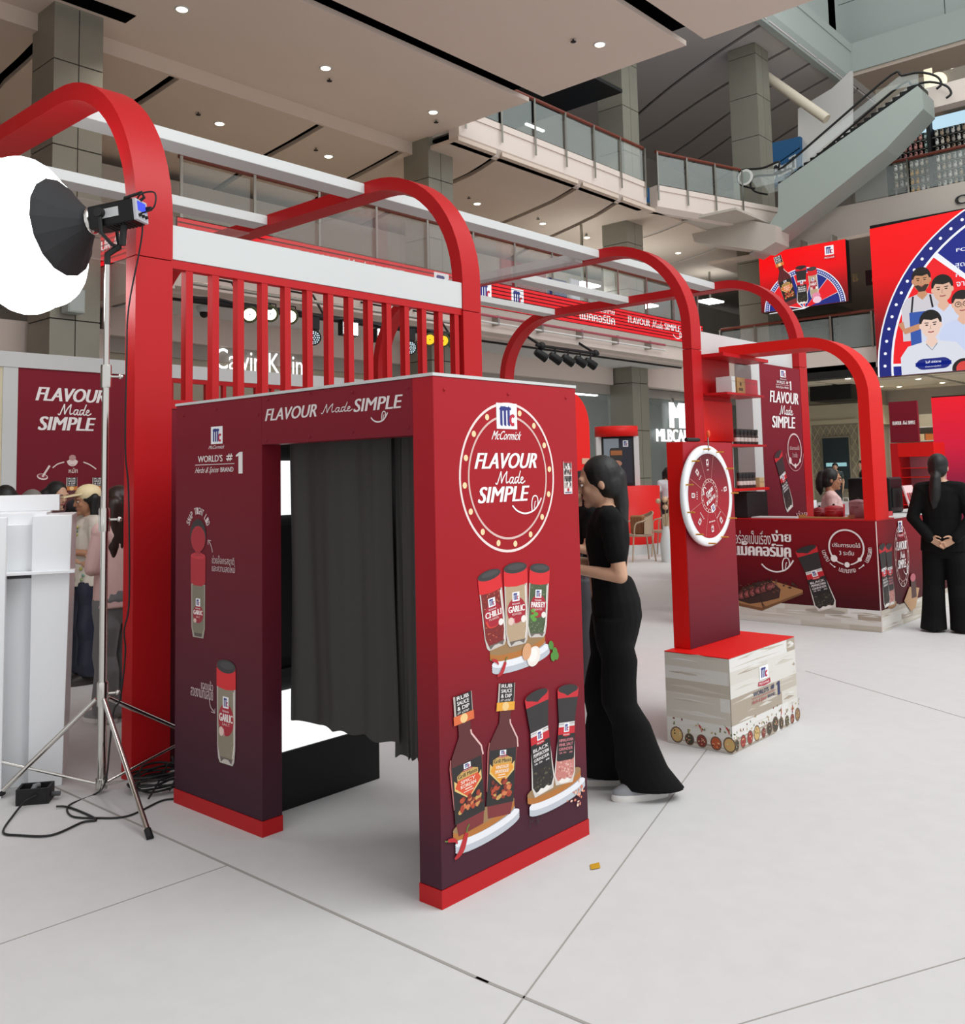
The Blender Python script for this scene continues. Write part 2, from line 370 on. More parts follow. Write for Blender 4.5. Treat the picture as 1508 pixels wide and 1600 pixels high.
# ---------------------------------------------------------------- materials of the place
mat('floor_white', '#CBCAC9', rough=.75, noise=.05, nscale=9, bump=.05, spec=.3)
mat('seam', '#9C9893', rough=.8)
mat('ceil_a', '#DCCDC0', rough=.9, noise=.03, nscale=.6)
mat('ceil_b', '#D3C2B3', rough=.9, noise=.03, nscale=.6)
mat('ceil_c', '#CFC9C8', rough=.9)
mat('ceil_d', '#E6DBC6', rough=.9)
mat('slot', '#0B0A0A', rough=1, spec=0)
mat('wall_dim', '#A39C94', rough=.9, noise=.05, nscale=1)
mat('wall_mid', '#BDB5AB', rough=.85, noise=.04, nscale=1)
mat('wall_white', '#D8D6D2', rough=.8)
mat('fascia', '#DACCC2', rough=.75, noise=.03, nscale=2)
mat('mint', '#B4BEB9', rough=.6)
mat('clad', '#8F8C7F', rough=.42, metal=.25, noise=.06, nscale=3)
mat('joint', '#3A3833', rough=.8)
mat('handrail', '#6E2F1E', rough=.45)
mat('steel', '#A9A79F', rough=.3, metal=.9)
mat('chrome', '#D6D3CE', rough=.16, metal=1)
mat('dark', '#0E0E0E', rough=.7)
mat('black', '#070708', rough=.6)
mat('black_metal', '#0C0C0D', rough=.4, metal=.4)
mat('glass', '#DDE8E4', rough=.03, alpha=.16, spec=.6)
mat('glass_grey', '#8F9A97', rough=.06, alpha=.38, spec=.6)
mat('acrylic', '#E6DADA', rough=.03, alpha=.2, spec=.8)
mat('red_paint', '#B9141A', rough=.45, spec=.3, noise=.03, nscale=4)
mat('red_bright', '#D9150F', rough=.45, spec=.3)
mat('white_paint', '#CDD0CF', rough=.5, noise=.015, nscale=3)
mat('white_gloss', '#EEF0F2', rough=.28)
mat('cream', '#D9CFB2', rough=.8)
mat('taupe', '#A39B88', rough=.8)
mat('wood', '#A9743F', rough=.5, noise=.2, nscale=12)

def slab(name, pts, z0, z1, m, lab):
    b = MB(); b.prism([(x, y, z0) for x, y in pts], (0, 0, z1-z0), m); return struct(b.build(name), lab)
def rect(x0, x1, y0, y1): return [(x0, y0), (x1, y0), (x1, y1), (x0, y1)]

# floor -------------------------------------------------------------
fl = sroot('floor', (0, 0, 0), 'white carpeted event floor of the mall court')
B(-9, 42, -9, 22, -.06, 0, 'floor_white').build('floor_sheet', fl)
for p, q, w in (((-.262, 3.4), (-.262, -.45), .012), ((-.262, -.4), (-.21, -1.9), .012), ((-.5, -.66), (4.2, .78), .006), ((3.0, -2.2), (4.6, .6), .005), ((-2.2, 1.05), (-.27, .95), .005), ((-.26, -1.0), (2.6, -2.4), .004)):
    d = Vector((q[0]-p[0], q[1]-p[1], 0)).normalized(); n = Vector((-d.y, d.x, 0))*w/2
    b = MB(); P, Q = Vector((*p, .0002)), Vector((*q, .0002)); b.prism([P-n, Q-n, Q+n, P+n], (0, 0, .0012), 'seam'); b.build('floor_seam', fl)

# lower hung ceiling over the court, three wide panels with dark gaps --
ca = sroot('ceiling', (0, 0, 9), 'low pale hung ceiling with black slots over the court')
for y0, y1 in ((8.97, 12.3), (5.41, 8.62), (1.7, 5.06)):
    B(-12, 12.0, y0, y1, 9.0, 9.09, 'ceil_a').build('ceiling_panel', ca)
B(-12, 11.8, 1.7, 12.3, 9.24, 9.34, 'slot').build('void_lining', ca)
B(-12, 12.0, 12.3, 12.36, 8.72, 9.34, 'ceil_b').build('ceiling_step', ca)
for x, y in ((3.3, 11.25), (3.3, 12.55)): B(x, x+1.5, y, y+.35, 8.99, 8.998, 'slot').build('column_gap', ca)
# second ceiling under the third level, boards parted by slanting slots
cb = sroot('ceiling.001', (0, 0, 8.72), 'brownish ceiling of the second level with slanting black slots')
SL = [(3.53, 11.88, 3.84, 14.1), (5.62, 11.19, 5.88, 13.27), (8.845, 11.67, 9.3, 13.9), (10.97, 11.58, 11.61, 13.96), (12.97, 10.8, 13.47, 12.69), (16.05, 10.87, 17.2, 14.12), (18.05, 11.29, 19.42, 14.16), (21.1, 11.4, 21.9, 14.1), (24.2, 11.2, 25.6, 14.1)]
ZB = 8.72
SL = [tuple((-2.514+(q+2.514)*1.0317) if i % 2 == 0 else (-2.4765+(q+2.4765)*1.0317) for i, q in enumerate(s)) for s in SL]
def slot_x(s, y): return s[0]+(s[2]-s[0])*(y-s[1])/(s[3]-s[1])
for i in range(len(SL)+1):
    for (y0, y1, ok) in ((12.36, 19.5, 1), (10.95, 12.36, 2)):
        if ok == 2 and i < 4: continue
        n = 7; L = []; R = []
        for k in range(n):
            y = y0+(y1-y0)*k/(n-1); bow = .16*math.sin((y-11)/3.2*math.pi) if y < 14.2 else 0
            L.append((slot_x(SL[i-1], y)+.1+bow if i else -9, y)); R.append((slot_x(SL[i], y)-.1+bow if i < len(SL) else 33, y))
        if ok == 2 and i == 4: L = [(max(12.03, x), y) for x, y in L]
        b = MB(); b.prism([(x, y, ZB) for x, y in L]+[(x, y, ZB) for x, y in R[::-1]], (0, 0, .09), 'ceil_b'); b.build('ceiling_panel', cb)
B(-9, 33, 12.4, 19.5, 8.9, 8.95, 'slot').build('void_lining', cb); B(12.1, 33, 11.3, 12.4, 8.9, 8.95, 'slot').build('void_lining', cb)
# ceiling of the third level
cc = sroot('ceiling.002', (0, 0, 15.2), 'grey ceiling of the third level with bowed black slots')
sl3 = [(24.321, 9.319, 28.1, 16.389), (26.515, 9.319, 29.928, 16.389), (28.1, 9.319, 31.879, 15.78), (29.685, 9.319, 35.414, 18.827), (31.757, 9.319, 38.34, 18.827)]
for i in range(len(sl3)+1):
    n = 9; L = []; R = []
    for k in range(n):
        y = 9.3+(18.7-9.3)*k/(n-1); bow = -.25*math.sin((y-9.32)/7.3*math.pi) if y < 16.6 else 0
        L.append((slot_x(sl3[i-1], y)+.085+bow if i else 12.1, y)); R.append((slot_x(sl3[i], y)-.07+bow if i < len(sl3) else 39.8, y))
    b = MB(); b.prism([(x, y, 15.2) for x, y in L]+[(x, y, 15.2) for x, y in R[::-1]], (0, 0, .08), 'ceil_c'); b.build('ceiling_panel', cc)
B(12.1, 39.8, 9.4, 18.7, 15.36, 15.42, 'slot').build('void_lining', cc)

# slabs and fascias ---------------------------------------------------
def fascia(name, a, b2, z0, z1, th, m, lab, lip=True):
    """upright band from a to b2 with a small lip on top and a chamfered soffit"""
    d = Vector((b2[0]-a[0], b2[1]-a[1], 0)).normalized(); n = Vector((-d.y, d.x, 0)); r = sroot(name, (0, 0, 0), lab)
    A, Bp = Vector((*a, 0)), Vector((*b2, 0)); h = z1-z0
    prof = [(0, z0+h*.18), (0, z1-h*.2), (-.03, z1-h*.2), (-.03, z1), (th, z1), (th, z0), (.14, z0)]
    g = MB(); g.prism([A+n*o+Vector((0, 0, z)) for o, z in prof], Bp-A, m); g.build('fascia_band', r); return r
fascia('trim_1', (12.05, 10.95), (19.6, 10.95), 8.72, 9.45, .3, 'fascia', 'pale slab edge of the third level, below its glass railing')
fascia('trim_2', (20.0, 10.85), (25.2, 9.3), 8.72, 9.45, .3, 'fascia', 'pale oblique slab edge below the foot of the escalator')
fascia('trim_3', (12, 9.215), (31.03, 9.215), 15.14, 16.69, .35, 'mint', 'high mint grey slab edge of the fourth level')
r = sroot('trim_4', (0, 0, 0), 'long mint grey slab edge high above the shoe kiosk')
B(31.03, 31.4, -4.3, 9.215, 15.63, 16.69, 'mint').build('fascia_band', r)
B(31.1, 39.9, -4.3, 9.215, 15.5, 15.63, 'ceil_b').build('soffit', r)
r = sroot('wall_upper', (0, 0, 0), 'pale panelled wall above the fourth level')
for k in range(4):
    for j in range(2): B(32.1, 32.22, 9.93-3.65*k-3.62, 9.93-3.65*k, 16.73+2.07*j, 18.77+2.07*j, 'mint').build('panel', r)
B(32.22, 32.32, -5, 9.93, 16.6, 21.2, 'joint').build('backing', r)
B(31.03, 32.2, 9.93, 10.1, 16.69, 21, 'mint').build('return', r)
struct(B(12, 31.7, 9.93, 10.1, 16.69, 21.5, 'mint').build('wall_court'), 'mint wall of the fourth level above the slab edge')
r = sroot('trim_5', (0, 0, 0), 'plain grey slab edge above the two big screens')
B(25, 25.4, -4, 9.3, 8.25, 9.18, 'wall_mid').build('fascia_band', r)
B(25, 40, -4, 12, 8.15, 8.25, 'ceil_b').build('soffit', r); B(25.4, 40, -4, 12, 9.0, 9.18, 'wall_mid').build('floor_deck', r)
r = sroot('trim_6', (0, 0, 0), 'grey white slab edge of the second level behind the screens')
B(25, 25.4, -4, 12.5, 4.35, 4.95, 'fascia').build('fascia_band', r); B(25.4, 40, -4, 17, 4.7, 4.9, 'wall_mid').build('floor_deck', r)
struct(B(21.6, 40, 9.3, 19, 8.75, 8.82, 'wall_mid').build('floor_deck'), 'deck of the third level beside the escalator')
struct(B(12.1, 30, 11.3, 19, 9.0, 9.1, 'wall_mid').build('floor_deck'), 'deck of the third level behind the glass railing')

# columns with metal cladding panels ---------------------------------
def column(x, y, w, z1, lab):
    r = sroot('column', (x+w/2, y+w/2, 0), lab); B(x+.02, x+w-.02, y+.02, y+w-.02, 0, z1, 'joint').build('core', r)
    z = 0; k = 0
    while z < z1:
        h = 1.35 if k % 2 else 1.35; t = min(z1, z+h)-.02
        for (a, b_, c, d) in ((x, x+w*.5-.008, y, y+.03), (x+w*.5+.008, x+w, y, y+.03), (x, x+.03, y+.03, y+w), (x+w-.03, x+w, y+.03, y+w)):
            B(a, b_, c, d, z, t, 'clad').build('cladding_panel', r)
        z += h; k += 1
    return r
column(3.7, 11.7, .78, 9.3, 'metal clad column behind the red arch with the studio lamp')
column(11.96, 11.8, .78, 9.3, 'metal clad column behind the crown of the second red arch')
column(20.2, 12.0, .85, 15.2, 'metal clad column at the bend of the upper railings')
column(25.4, 10.25, .95, 15.2, 'metal clad column beside the upper escalator and blue shop')

# walls that close the mall -------------------------------------------
struct(B(-9, 25, 17, 17.2, 4.9, 8.5, 'wall_mid').build('wall_second_level'), 'plain wall of the second level')
struct(B(12, 40, 18.8, 19, 8.5, 15.5, 'wall_dim').build('wall_third_level'), 'wall of the third level')
struct(B(40, 40.2, -9, 19, 0, 22, 'wall_dim').build('wall_far'), 'far wall of the mall')
struct(B(-9, 40, 21, 21.2, 0, 22, 'wall_dim').build('wall_back'), 'back wall of the mall')
struct(B(-9, -8.8, 4, 21, 0, 12, 'wall_mid').build('wall_side'), 'side wall of the mall')

r = sroot('trim_8', (0, 0, 0), 'white slab edge of the landing over the shoe kiosk')
q0, q1 = (24.55, 5.052, 11.852), (24.55, 5.053, 11.253)
B(24.55, 25.0, -3, q0[1], q1[2], q0[2], 'fascia').build('fascia_band', r); B(25.0, 30, -3, q0[1], q0[2]-.2, q0[2], 'wall_mid').build('floor_deck', r)
# ground floor shop fronts on the long side ----------------------------
r = sroot('wall_shopfront', (0, 0, 0), 'long row of shop fronts under the red screen band')
B(5.1, 21.6, 10.55, 10.95, 4.55, 5.05, 'fascia').build('slab_edge', r)
B(5.1, 21.6, 10.9, 11.3, 4.5, 5.0, 'fascia').build('beam', r)
B(5.1, 21.6, 10.5, 17, 4.9, 5.05, 'wall_mid').build('floor_deck', r)
B(5.2, 21.4, 11.25, 12.7, 4.5, 4.56, 'wall_white').build('soffit', r)
B(5.1, 21.6, 11.2, 11.26, 4.46, 4.56, 'black').build('black_track', r)  # solid black track along the near edge of the soffit
B(5.1, 20.15, 12.6, 12.9, 4.02, 4.5, 'fascia').build('header', r); B(20.9, 40, 12.2, 12.5, 4.0, 4.9, 'fascia').build('header', r)
B(5.1, 40, 12.75, 12.95, 3.75, 4.02, 'wall_dim').build('header', r)
B(5.0, 12.0, 12.8, 13.0, 0, 3.8, 'taupe').build('shop_wall', r)
for x in (12.0, 13.9, 16.0, 18.2, 21.2, 23.6, 26, 28.4): B(x, x+.06, 12.7, 12.8, 0, 3.8, 'steel').build('mullion', r)
for x in (12.05, 13.95, 16.05, 18.25, 21.25, 23.65, 26.05): B(x, x+1.85 if x < 18 else x+2.2, 12.74, 12.76, .1, 3.74, 'glass_grey').build('pane', r)
struct(B(12, 30, 16.5, 16.7, 0, 4.6, 'wall_mid').build('wall_shop_back'), 'back wall inside the glazed shops')
struct(B(12, 30, 12.9, 16.5, 4.05, 4.1, 'wall_white').build('ceiling.003'), 'white ceiling inside the glazed shops')
# deep bay on the side of the lamp: second level edge turns back there
r = sroot('wall_bay', (0, 0, 0), 'recessed bay of stone panels behind the studio lamp')
B(-6, 5.1, 13.0, 13.4, 4.5, 5.05, 'fascia').build('slab_edge', r); B(4.75, 5.1, 10.55, 13.0, 4.5, 5.05, 'fascia').build('slab_edge', r)
B(-6, 5.1, 13.0, 17, 4.9, 5.05, 'wall_mid').build('floor_deck', r)
for k in range(7):
    for j in range(3): B(-1.6+1.0*k, -.62+1.0*k, 14.0, 14.1, 1.52*j, 1.5+1.52*j, 'wall_mid').build('stone_panel', r)
B(-7, 5.2, 14.1, 14.2, 0, 4.6, 'joint').build('backing', r)
B(-6.5, 1.55, 13.2, 14.0, 3.35, 4.5, 'mint').build('box_beam', r); B(1.0, 1.55, 12.6, 14.0, 0, 3.0, 'mint').build('pier', r)
B(3.3, 5.1, 12.6, 13.9, 3.2, 4.1, 'fascia').build('box_beam', r)
struct(B(-9, 5.1, 13.4, 17, 4.5, 4.56, 'wall_white').build('ceiling.004'), 'white soffit of the recessed bay')

# right hand side under the second level --------------------------------
r = sroot('ceiling.005', (0, 0, 4.3), 'pale soffit with dark cross slots behind the counter')
for x0, x1 in ((25.4, 28.6), (28.8, 32.0), (32.2, 39.8)):
    for y0, y1 in ((-3, 2.9), (3.1, 6.5), (6.7, 9.6), (9.8, 12.1)): B(x0, x1, y0, y1, 4.3, 4.36, 'ceil_d').build('ceiling_panel', r)
B(25.3, 39.9, -3.2, 12.2, 4.4, 4.46, 'slot').build('void_lining', r)
B(25, 25.6, 6.9, 9.5, 4.15, 4.5, 'black').build('black_duct', r)
B(29.2, 30.6, 9.2, 10.6, 3.8, 4.3, 'black').build('black_duct', r)
r = sroot('wall_shop_corner', (0, 0, 0), 'cream panelled shop corner with lattice paper behind the counter')
B(31, 31.2, 9.6, 12.0, 0, 4.3, 'taupe').build('wall_sheet', r); B(31.0, 33.5, 9.5, 9.6, 0, 4.3, 'taupe').build('wall_sheet', r)
B(30.9, 31, 9.5, 12.0, 3.2, 3.75, 'cream').build('cornice', r); B(30.8, 31, 9.45, 12, 3.05, 3.2, 'cream').build('cornice', r); B(30.95, 33.5, 9.4, 9.5, 3.05, 3.75, 'cream').build('cornice', r)
for y in (11.4, 9.62): B(30.93, 31, y-.05, y+.05, 0, 3.05, 'cream').build('pilaster', r)
lat = MB()
for k in range(-9, 13):
    for sgn in (1, -1):
        y = 9.7+.22*k; pts = []
        for z in (.6, 3.0):
            pts.append((30.985, y+sgn*(z-.6)*.55, z))
        y0, y1 = pts[0][1], pts[1][1]
        lo, hi = 9.68, 11.34
        def at(yy): return .6+(yy-y0)/(y1-y0)*2.4
        za, zb = (.6, 3.0)
        if sgn > 0: za = max(za, at(lo)) if y0 < lo else za; zb = min(zb, at(hi)) if y1 > hi else zb
        else: za = max(za, at(hi)) if y0 > hi else za; zb = min(zb, at(lo)) if y1 < lo else zb
        if za < zb: lat.tube([(30.985, y0+(za-.6)/2.4*(y1-y0), za), (30.985, y0+(zb-.6)/2.4*(y1-y0), zb)], .012, 'cream', 4)
o = lat.build('lattice', r); o['kind'] = 'stuff'
B(30.9, 30.97, 9.95, 10.98, .7, 2.62, 'taupe').build('poster_frame', r); B(30.88, 30.9, 10.0, 10.93, .76, 2.56, '#2B3A3F').build('poster_sheet', r)
B(30.875, 30.88, 10.1, 10.83, 1.55, 1.68, emat('#9FD3D6', .8)).build('lit_lettering', r)
struct(B(33.5, 33.7, -4, 9.5, 0, 4.3, 'wall_dim').build('wall_shops_right'), 'dark shop wall behind the red kiosk')

def bx(p, q): return (min(p[0], q[0]), max(p[0], q[0]), min(p[1], q[1]), max(p[1], q[1]))
# ---------------------------------------------------------------- red portal arches
def arch_part(parent, x0, x1, y0, y1, zt, R, th, m, seam, zb=0, zb2=None):
    """legs at y0 and y1 (outer faces), crown zt, corner radius R, band thickness th"""
    yc, n = zt-R, 14
    out = [(y0+R-R*math.cos(a), yc+R*math.sin(a)) for a in [math.pi/2*i/n for i in range(n+1)]]
    out += [(y1-R+R*math.sin(a), yc+R*math.cos(a)) for a in [math.pi/2*i/n for i in range(n+1)]]
    r = R-th
    inn = [(y0+R-r*math.cos(a), yc+r*math.sin(a)) for a in [math.pi/2*i/n for i in range(n+1)]]
    inn += [(y1-R+r*math.sin(a), yc+r*math.cos(a)) for a in [math.pi/2*i/n for i in range(n+1)]]
    out = [(y0, seam)]+out+[(y1, seam)]; inn = [(y0+th, seam)]+inn+[(y1-th, seam)]
    b = MB(); k = len(out)
    for i in range(k-1):
        q = [out[i], out[i+1], inn[i+1], inn[i]]
        b.add([(x, *p) for x in (x0, x1) for p in q], [(3, 2, 1, 0), (4, 5, 6, 7)], m)
    b.grid([[(x0, *p) for p in out], [(x1, *p) for p in out]], m); b.grid([[(x1, *p) for p in inn], [(x0, *p) for p in inn]], m)
    for a, c in ((out[0], inn[0]), (out[-1], inn[-1])): b.add([(x0, *a), (x1, *a), (x1, *c), (x0, *c)], [(0, 1, 2, 3)], m)
    b.build('bend', parent)
    for a, c, z in ((y0, y0+th, zb), (y1-th, y1, zb if zb2 is None else zb2)): B(x0, x1, a, c, z, seam-.006, m).build('leg', parent)
AL = ['red portal arch nearest the studio lamp', 'second red portal arch, above the photo booth roof', 'third red portal arch, rising behind the prize wheel', 'fourth red portal arch, beyond the service counter']
for (x0, x1), l in zip(((.02, .24), (2.63, 2.83), (6.05, 6.25), (8.7, 8.92)), AL):
    t = thing('portal_arch', l, 'arch', (x0, 2.26, 0), 'red portal arches in a row')
    arch_part(t, x0, x1, 2.26, 7.1, 4.0, 1.0, .105, 'red_paint', 2.78)
def beam(x0, x1, y0, y1, lab, m='white_paint'):
    t = thing('roof_beam', lab, 'beam', (x0, y0, 3.9), 'white beams between the red arches')
    B(x0, x1, y0, y1, 3.905, 3.99, m).build('beam_box', t, .004)
beam(.24, 2.63, 3.35, 3.56, 'front white roof beam from the first red arch to the second')
beam(2.83, 6.05, 3.35, 3.56, 'front white roof beam from the second red arch to the third')
beam(6.25, 8.7, 3.35, 3.56, 'front white roof beam from the third red arch to the fourth')
beam(.24, 2.63, 4.71, 4.92, 'rear white roof beam from the first red arch to the second')
beam(6.25, 8.7, 4.68, 4.88, 'middle white roof beam from the third red arch to the fourth')
beam(6.25, 8.7, 5.98, 6.19, 'rearmost white roof beam ending at the fourth red arch')
t = thing('acrylic_roof', 'clear glossy roof sheet with pale rim between second and third red arch', 'roof panel', (2.83, 3.56, 3.84))
B(2.85, 6.03, 3.57, 6.0, 3.86, 3.872, 'acrylic').build('clear_sheet', t)
B(5.9, 6.04, 3.57, 6.0, 3.88, 3.97, 'white_paint').build('edge_rim', t); B(2.84, 6.04, 6.0, 6.1, 3.86, 3.97, 'white_paint').build('edge_rim', t)
t = thing('acrylic_roof.001', 'clear glossy roof sheet behind the crown of the second red arch', 'roof panel', (.3, 4.95, 3.84))
B(.3, 2.6, 4.95, 6.9, 3.86, 3.872, 'acrylic').build('clear_sheet', t)

# slatted partitions -------------------------------------------------------
grad('maroon_print', 0, 2.6, ((0, '#481824'), (.35, '#661422'), (1, '#82192A')))
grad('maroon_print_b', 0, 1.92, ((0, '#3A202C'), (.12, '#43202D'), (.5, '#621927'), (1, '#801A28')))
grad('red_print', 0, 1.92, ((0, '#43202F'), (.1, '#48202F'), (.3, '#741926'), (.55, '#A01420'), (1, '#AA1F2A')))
def partition(x0, x1, y, n, z_low, lab, ztop=2.985, zs=2.79, gap=.07, w=.045, m='red_paint'):
    t = thing('slat_partition', lab, 'partition', (x0, y, 0), 'slatted partitions of the gallery')
    B(x0, x1, y, y+.08, zs, ztop, 'white_paint').build('header_board', t, .002)
    B(x0, x1, y+.005, y+.06, zs-.05, zs-.001, m).build('top_rail', t); B(x0, x1, y+.005, y+.06, z_low-.05, z_low, m).build('bottom_rail', t)
    p = (x1-x0)/n
    s0 = None
    for i in range(n):
        x = x0+p*(i+.55)
        if s0 is None: s0 = B(x, x+w, y+.008, y+.058, z_low, zs-.05, m).build('slat', t); sx = x
        else: piece('slat', s0, t, (x-sx, 0, 0))
    B(x0, x1, y+.01, y+.05, 0, z_low-.051, 'maroon_print').build('lower_board', t)
    return t
partition(.24, 2.63, 2.27, 14, 2.0, 'front red slatted partition with white header between the first two arches')
partition(2.85, 6.0, 7.0, 14, 2.0, 'rear red slatted partition seen through the front slats', 2.84, 2.69, m='red_paint')
# graphic wall left of the lamp -------------------------------------------
X, Y_ = 'graphic_wall', 7.0
t = thing('graphic_wall', 'tall maroon graphic wall with white frame behind the visitors', 'wall panel', (.4, 7.0, 0))
t.location = (1.2, 7.0, 0)
B(.26, 2.55, 6.98, 7.06, 2.69, 2.84, 'white_paint').build('header_board', t)
B(1.2, 1.34, 6.99, 7.06, 0, 2.69, 'white_paint').build('frame_post', t); B(1.06, 1.2, 7.0, 7.05, 0, 2.69, 'cream').build('frame_post', t)
B(1.34, 2.5, 7.0, 7.05, 0, 2.69, 'maroon_print').build('print_sheet', t)
A = Art((0, 7.0, 0), (1, 0, 0), (0, 0, 1), (0, -1, 0), lift=.003, step=.00008)
A.flavour(*bx((1.528, 2.082), (2.246, 2.512)), smile=False)
for p, w in (((1.89, 1.778), .06),):
    A.ring(p[0], p[1], .05, .05, .012, '#E4CFCB', 180, 360); A.ell(p[0], p[1]-.01, .05, .03, '#E4CFCB'); A.ell(p[0], p[1]+.03, .035, .03, '#B98E88')
A.curve([(1.691, 1.708), (1.742, 1.746), (1.806, 1.765)], .012, '#E4CFCB'); A.curve([(2.003, 1.764), (2.07, 1.737), (2.139, 1.691)], .012, '#E4CFCB')
A.text('หมัก', *bx((1.853, 1.655), (1.944, 1.706)), '#E4CFCB', .01)
p = (1.592, 1.621); A.ell(p[0], p[1], .055, .03, '#E4CFCB', rot=-.2); A.ell(p[0], p[1]+.005, .045, .02, '#8A2F3A', rot=-.2); A.line([p, (p[0]+.07, p[1]+.11)], .02, '#E4CFCB')
for q, s in (((1.886, 1.61), 1), ((2.154, 1.605), 1)):
    A.place((q[0], q[1]-.62), (q[0], q[1]), 1.2).sauce('#B5482B', '#C9793A', 'SPICY', 'KOREAN'); A.reset()
A.done(t)

# ---------------------------------------------------------------- photo booth
bt = thing('photo_booth', 'maroon and red photo booth with open doorway and printed spice bottles', 'booth', (0, 0, 0))
H = 1.922
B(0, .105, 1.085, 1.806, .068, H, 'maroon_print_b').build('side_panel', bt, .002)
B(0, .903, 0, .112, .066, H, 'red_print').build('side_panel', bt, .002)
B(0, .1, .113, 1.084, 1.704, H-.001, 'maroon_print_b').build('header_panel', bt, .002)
B(-.002, .107, 1.083, 1.808, 0, .067, 'red_paint').build('kickboard', bt); B(-.002, .905, -.002, .114, 0, .065, 'red_paint').build('kickboard', bt)
B(-.004, .905, -.003, 1.81, H+.001, H+.013, 'white_paint').build('roof_board', bt)
B(.1, .9, 1.79, 1.806, 0, H, 'maroon_print_b').build('side_panel', bt)
B(.885, .9, .5, 1.79, .5, H, 'black').build('back_panel', bt)
B(.13, .86, 1.28, 1.78, 0, .268, 'black_metal').build('plinth_box', bt, .004)
B(.13, .86, 1.3, 1.78, .268, 1.9, 'black').build('equipment_cabinet', bt)
B(.15, .72, 1.277, 1.3, .272, .548, emat('#F4F8F7', 1.25)).build('light_panel', bt); B(.15, .72, 1.277, 1.3, 1.376, 1.636, emat('#F4F8F7', 1.25)).build('light_panel', bt)
B(.16, .7, 1.25, 1.3, .62, .66, 'black_metal').build('tray', bt); B(.16, .7, 1.285, 1.3, .7, 1.33, 'dark').build('screen', bt)
sc0 = None
for q in (((0, 1.112, 1.841)), ((0, 1.039, 1.902)), ((0, 0.733, 1.911)), ((0, 0.459, 1.894)), ((0, 0.136, 1.887)), ((0, 0.136, 1.735)), ((0, 0.461, 1.73)), ((0, 0.739, 1.726)), ((0, 1.045, 1.722)), ((0, 1.448, 1.885)), ((0, 1.737, 1.871))):
    b = MB(); b.lathe(q, ((.006, 0), (.0055, -.004), (.002, -.0055)), 'maroon_print_b', 10, (1, 0, 0)); b.build('screw_cap', bt)
for q in (((0.06, 0, 1.873)), ((0.436, 0, 1.874)), ((0.83, 0, 1.876))):
    b = MB(); b.lathe(q, ((.006, 0), (.0055, -.004), (.002, -.0055)), 'red_print', 10, (0, 1, 0)); b.build('screw_cap', bt)
# print on the bright side
A = Art((0, 0, 0), (1, 0, 0), (0, 0, 1), (0, -1, 0))
cx, cz = .43, 1.537
A.ringlights(cx, cz, .293, .297)
A.logo(*bx((0.359, 1.836), (0.488, 1.731))); x0, x1, z0, z1 = bx((0.334, 1.687), (0.513, 1.723)); A.text('McCormick', x0, x1, z0, z1, '#F6F0EE', .012, .1)
A.flavour(*bx((0.231, 1.437), (0.62, 1.634)), col='#FBF7F6', shear=.06)
def bottles_right(A):
    A.board(*((0.285, 0.828)[0], (0.636, 0.832)[0]), (0.286, 0.859)[1], .02)
    for q0, q1, k, l1, l2 in (((0.329, 0.872), (0.29, 1.178), 'chilli', 'CHILLI', 'FLAKES'), ((0.579, 0.877), (0.613, 1.176), 'parsley', 'PARSLEY', 'LEAVES'), ((0.454, 0.864), (0.451, 1.194), 'garlic', 'GARLIC', 'POWDER')):
        A.place(q0, q1, 1.5).jar(k, l1, l2); A.reset()
    p = (0.554, 0.805); A.ell(p[0], p[1], .045, .038, '#EFE6DE', rot=.5); A.ell(p[0]-.005, p[1]+.005, .03, .025, '#F8F1EC', rot=.5)
    p = (0.51, 0.83); A.ell(p[0], p[1], .028, .034, '#D9A277', rot=-.4)
    for q in (((0.671, 0.832)), ((0.696, 0.802)), ((0.704, 0.785)), ((0.682, 0.783))): A.ell(q[0], q[1], .016, .02, '#4F8A34', 9, .5)
    p = (0.325, 0.763); A.chilli(p[0], p[1], .07, .75); p = (0.289, 0.817); A.chilli(p[0]+.045, p[1]-.01, .045, 2.6)
    # sauces
    A.board((0.057, 0.246)[0], (0.41, 0.237)[0], (0.057, 0.253)[1], .025)
    for q0, q1, a, c, l1, l2 in (((0.317, 0.238), (0.381, 0.728), '#E39A2F', '#E9A534', 'VINTAGE', 'SMOKEHOUSE'), ((0.156, 0.234), (0.122, 0.734), '#D9502C', '#DD6A3A', 'SPICY', 'KOREAN')):
        A.place(q0, q1, 1.35).sauce(a, c, l1, l2); A.reset()
    p = (0.064, 0.156); A.chilli(p[0], p[1], .1, .85); p = (0.025, 0.217); A.chilli(p[0]+.055, p[1]-.01, .055, 2.7)
    # grinders
    A.board((0.486, 0.248)[0], (0.85, 0.242)[0], (0.487, 0.268)[1], .02)
    for q0, q1, k, L in (((0.732, 0.256), (0.779, 0.651), 'pink', (('HIMALAYAN', .03), ('PINK SALT', .03), ('GRINDER', .03), ('25 g', .02))), ((0.594, 0.255), (0.561, 0.666), 'pepper', (('BLACK', .034), ('PEPPERCORN', .034), ('GRINDER', .03), ('35 g', .02)))):
        A.place(q0, q1, 1.22).grinder(k, L); A.reset()
    rnd = random.Random(3)
    for i in range(22):
        q = ((0.828, 0.184)[0]+rnd.gauss(0, .022), (0.828, 0.184)[1]+rnd.gauss(0, .018)); A.ell(q[0], q[1], rnd.uniform(.003, .009), rnd.uniform(.003, .008), rnd.choice(('#E9A08A', '#F0C7B4', '#D97B63')), 7)
    for i in range(12):
        q = ((0.523, 0.159)[0]+rnd.gauss(0, .025), (0.523, 0.159)[1]+rnd.gauss(0, .008)); A.ell(q[0], q[1], .004, .004, '#2A1C22', 6)
bottles_right(A)
A.done(bt)
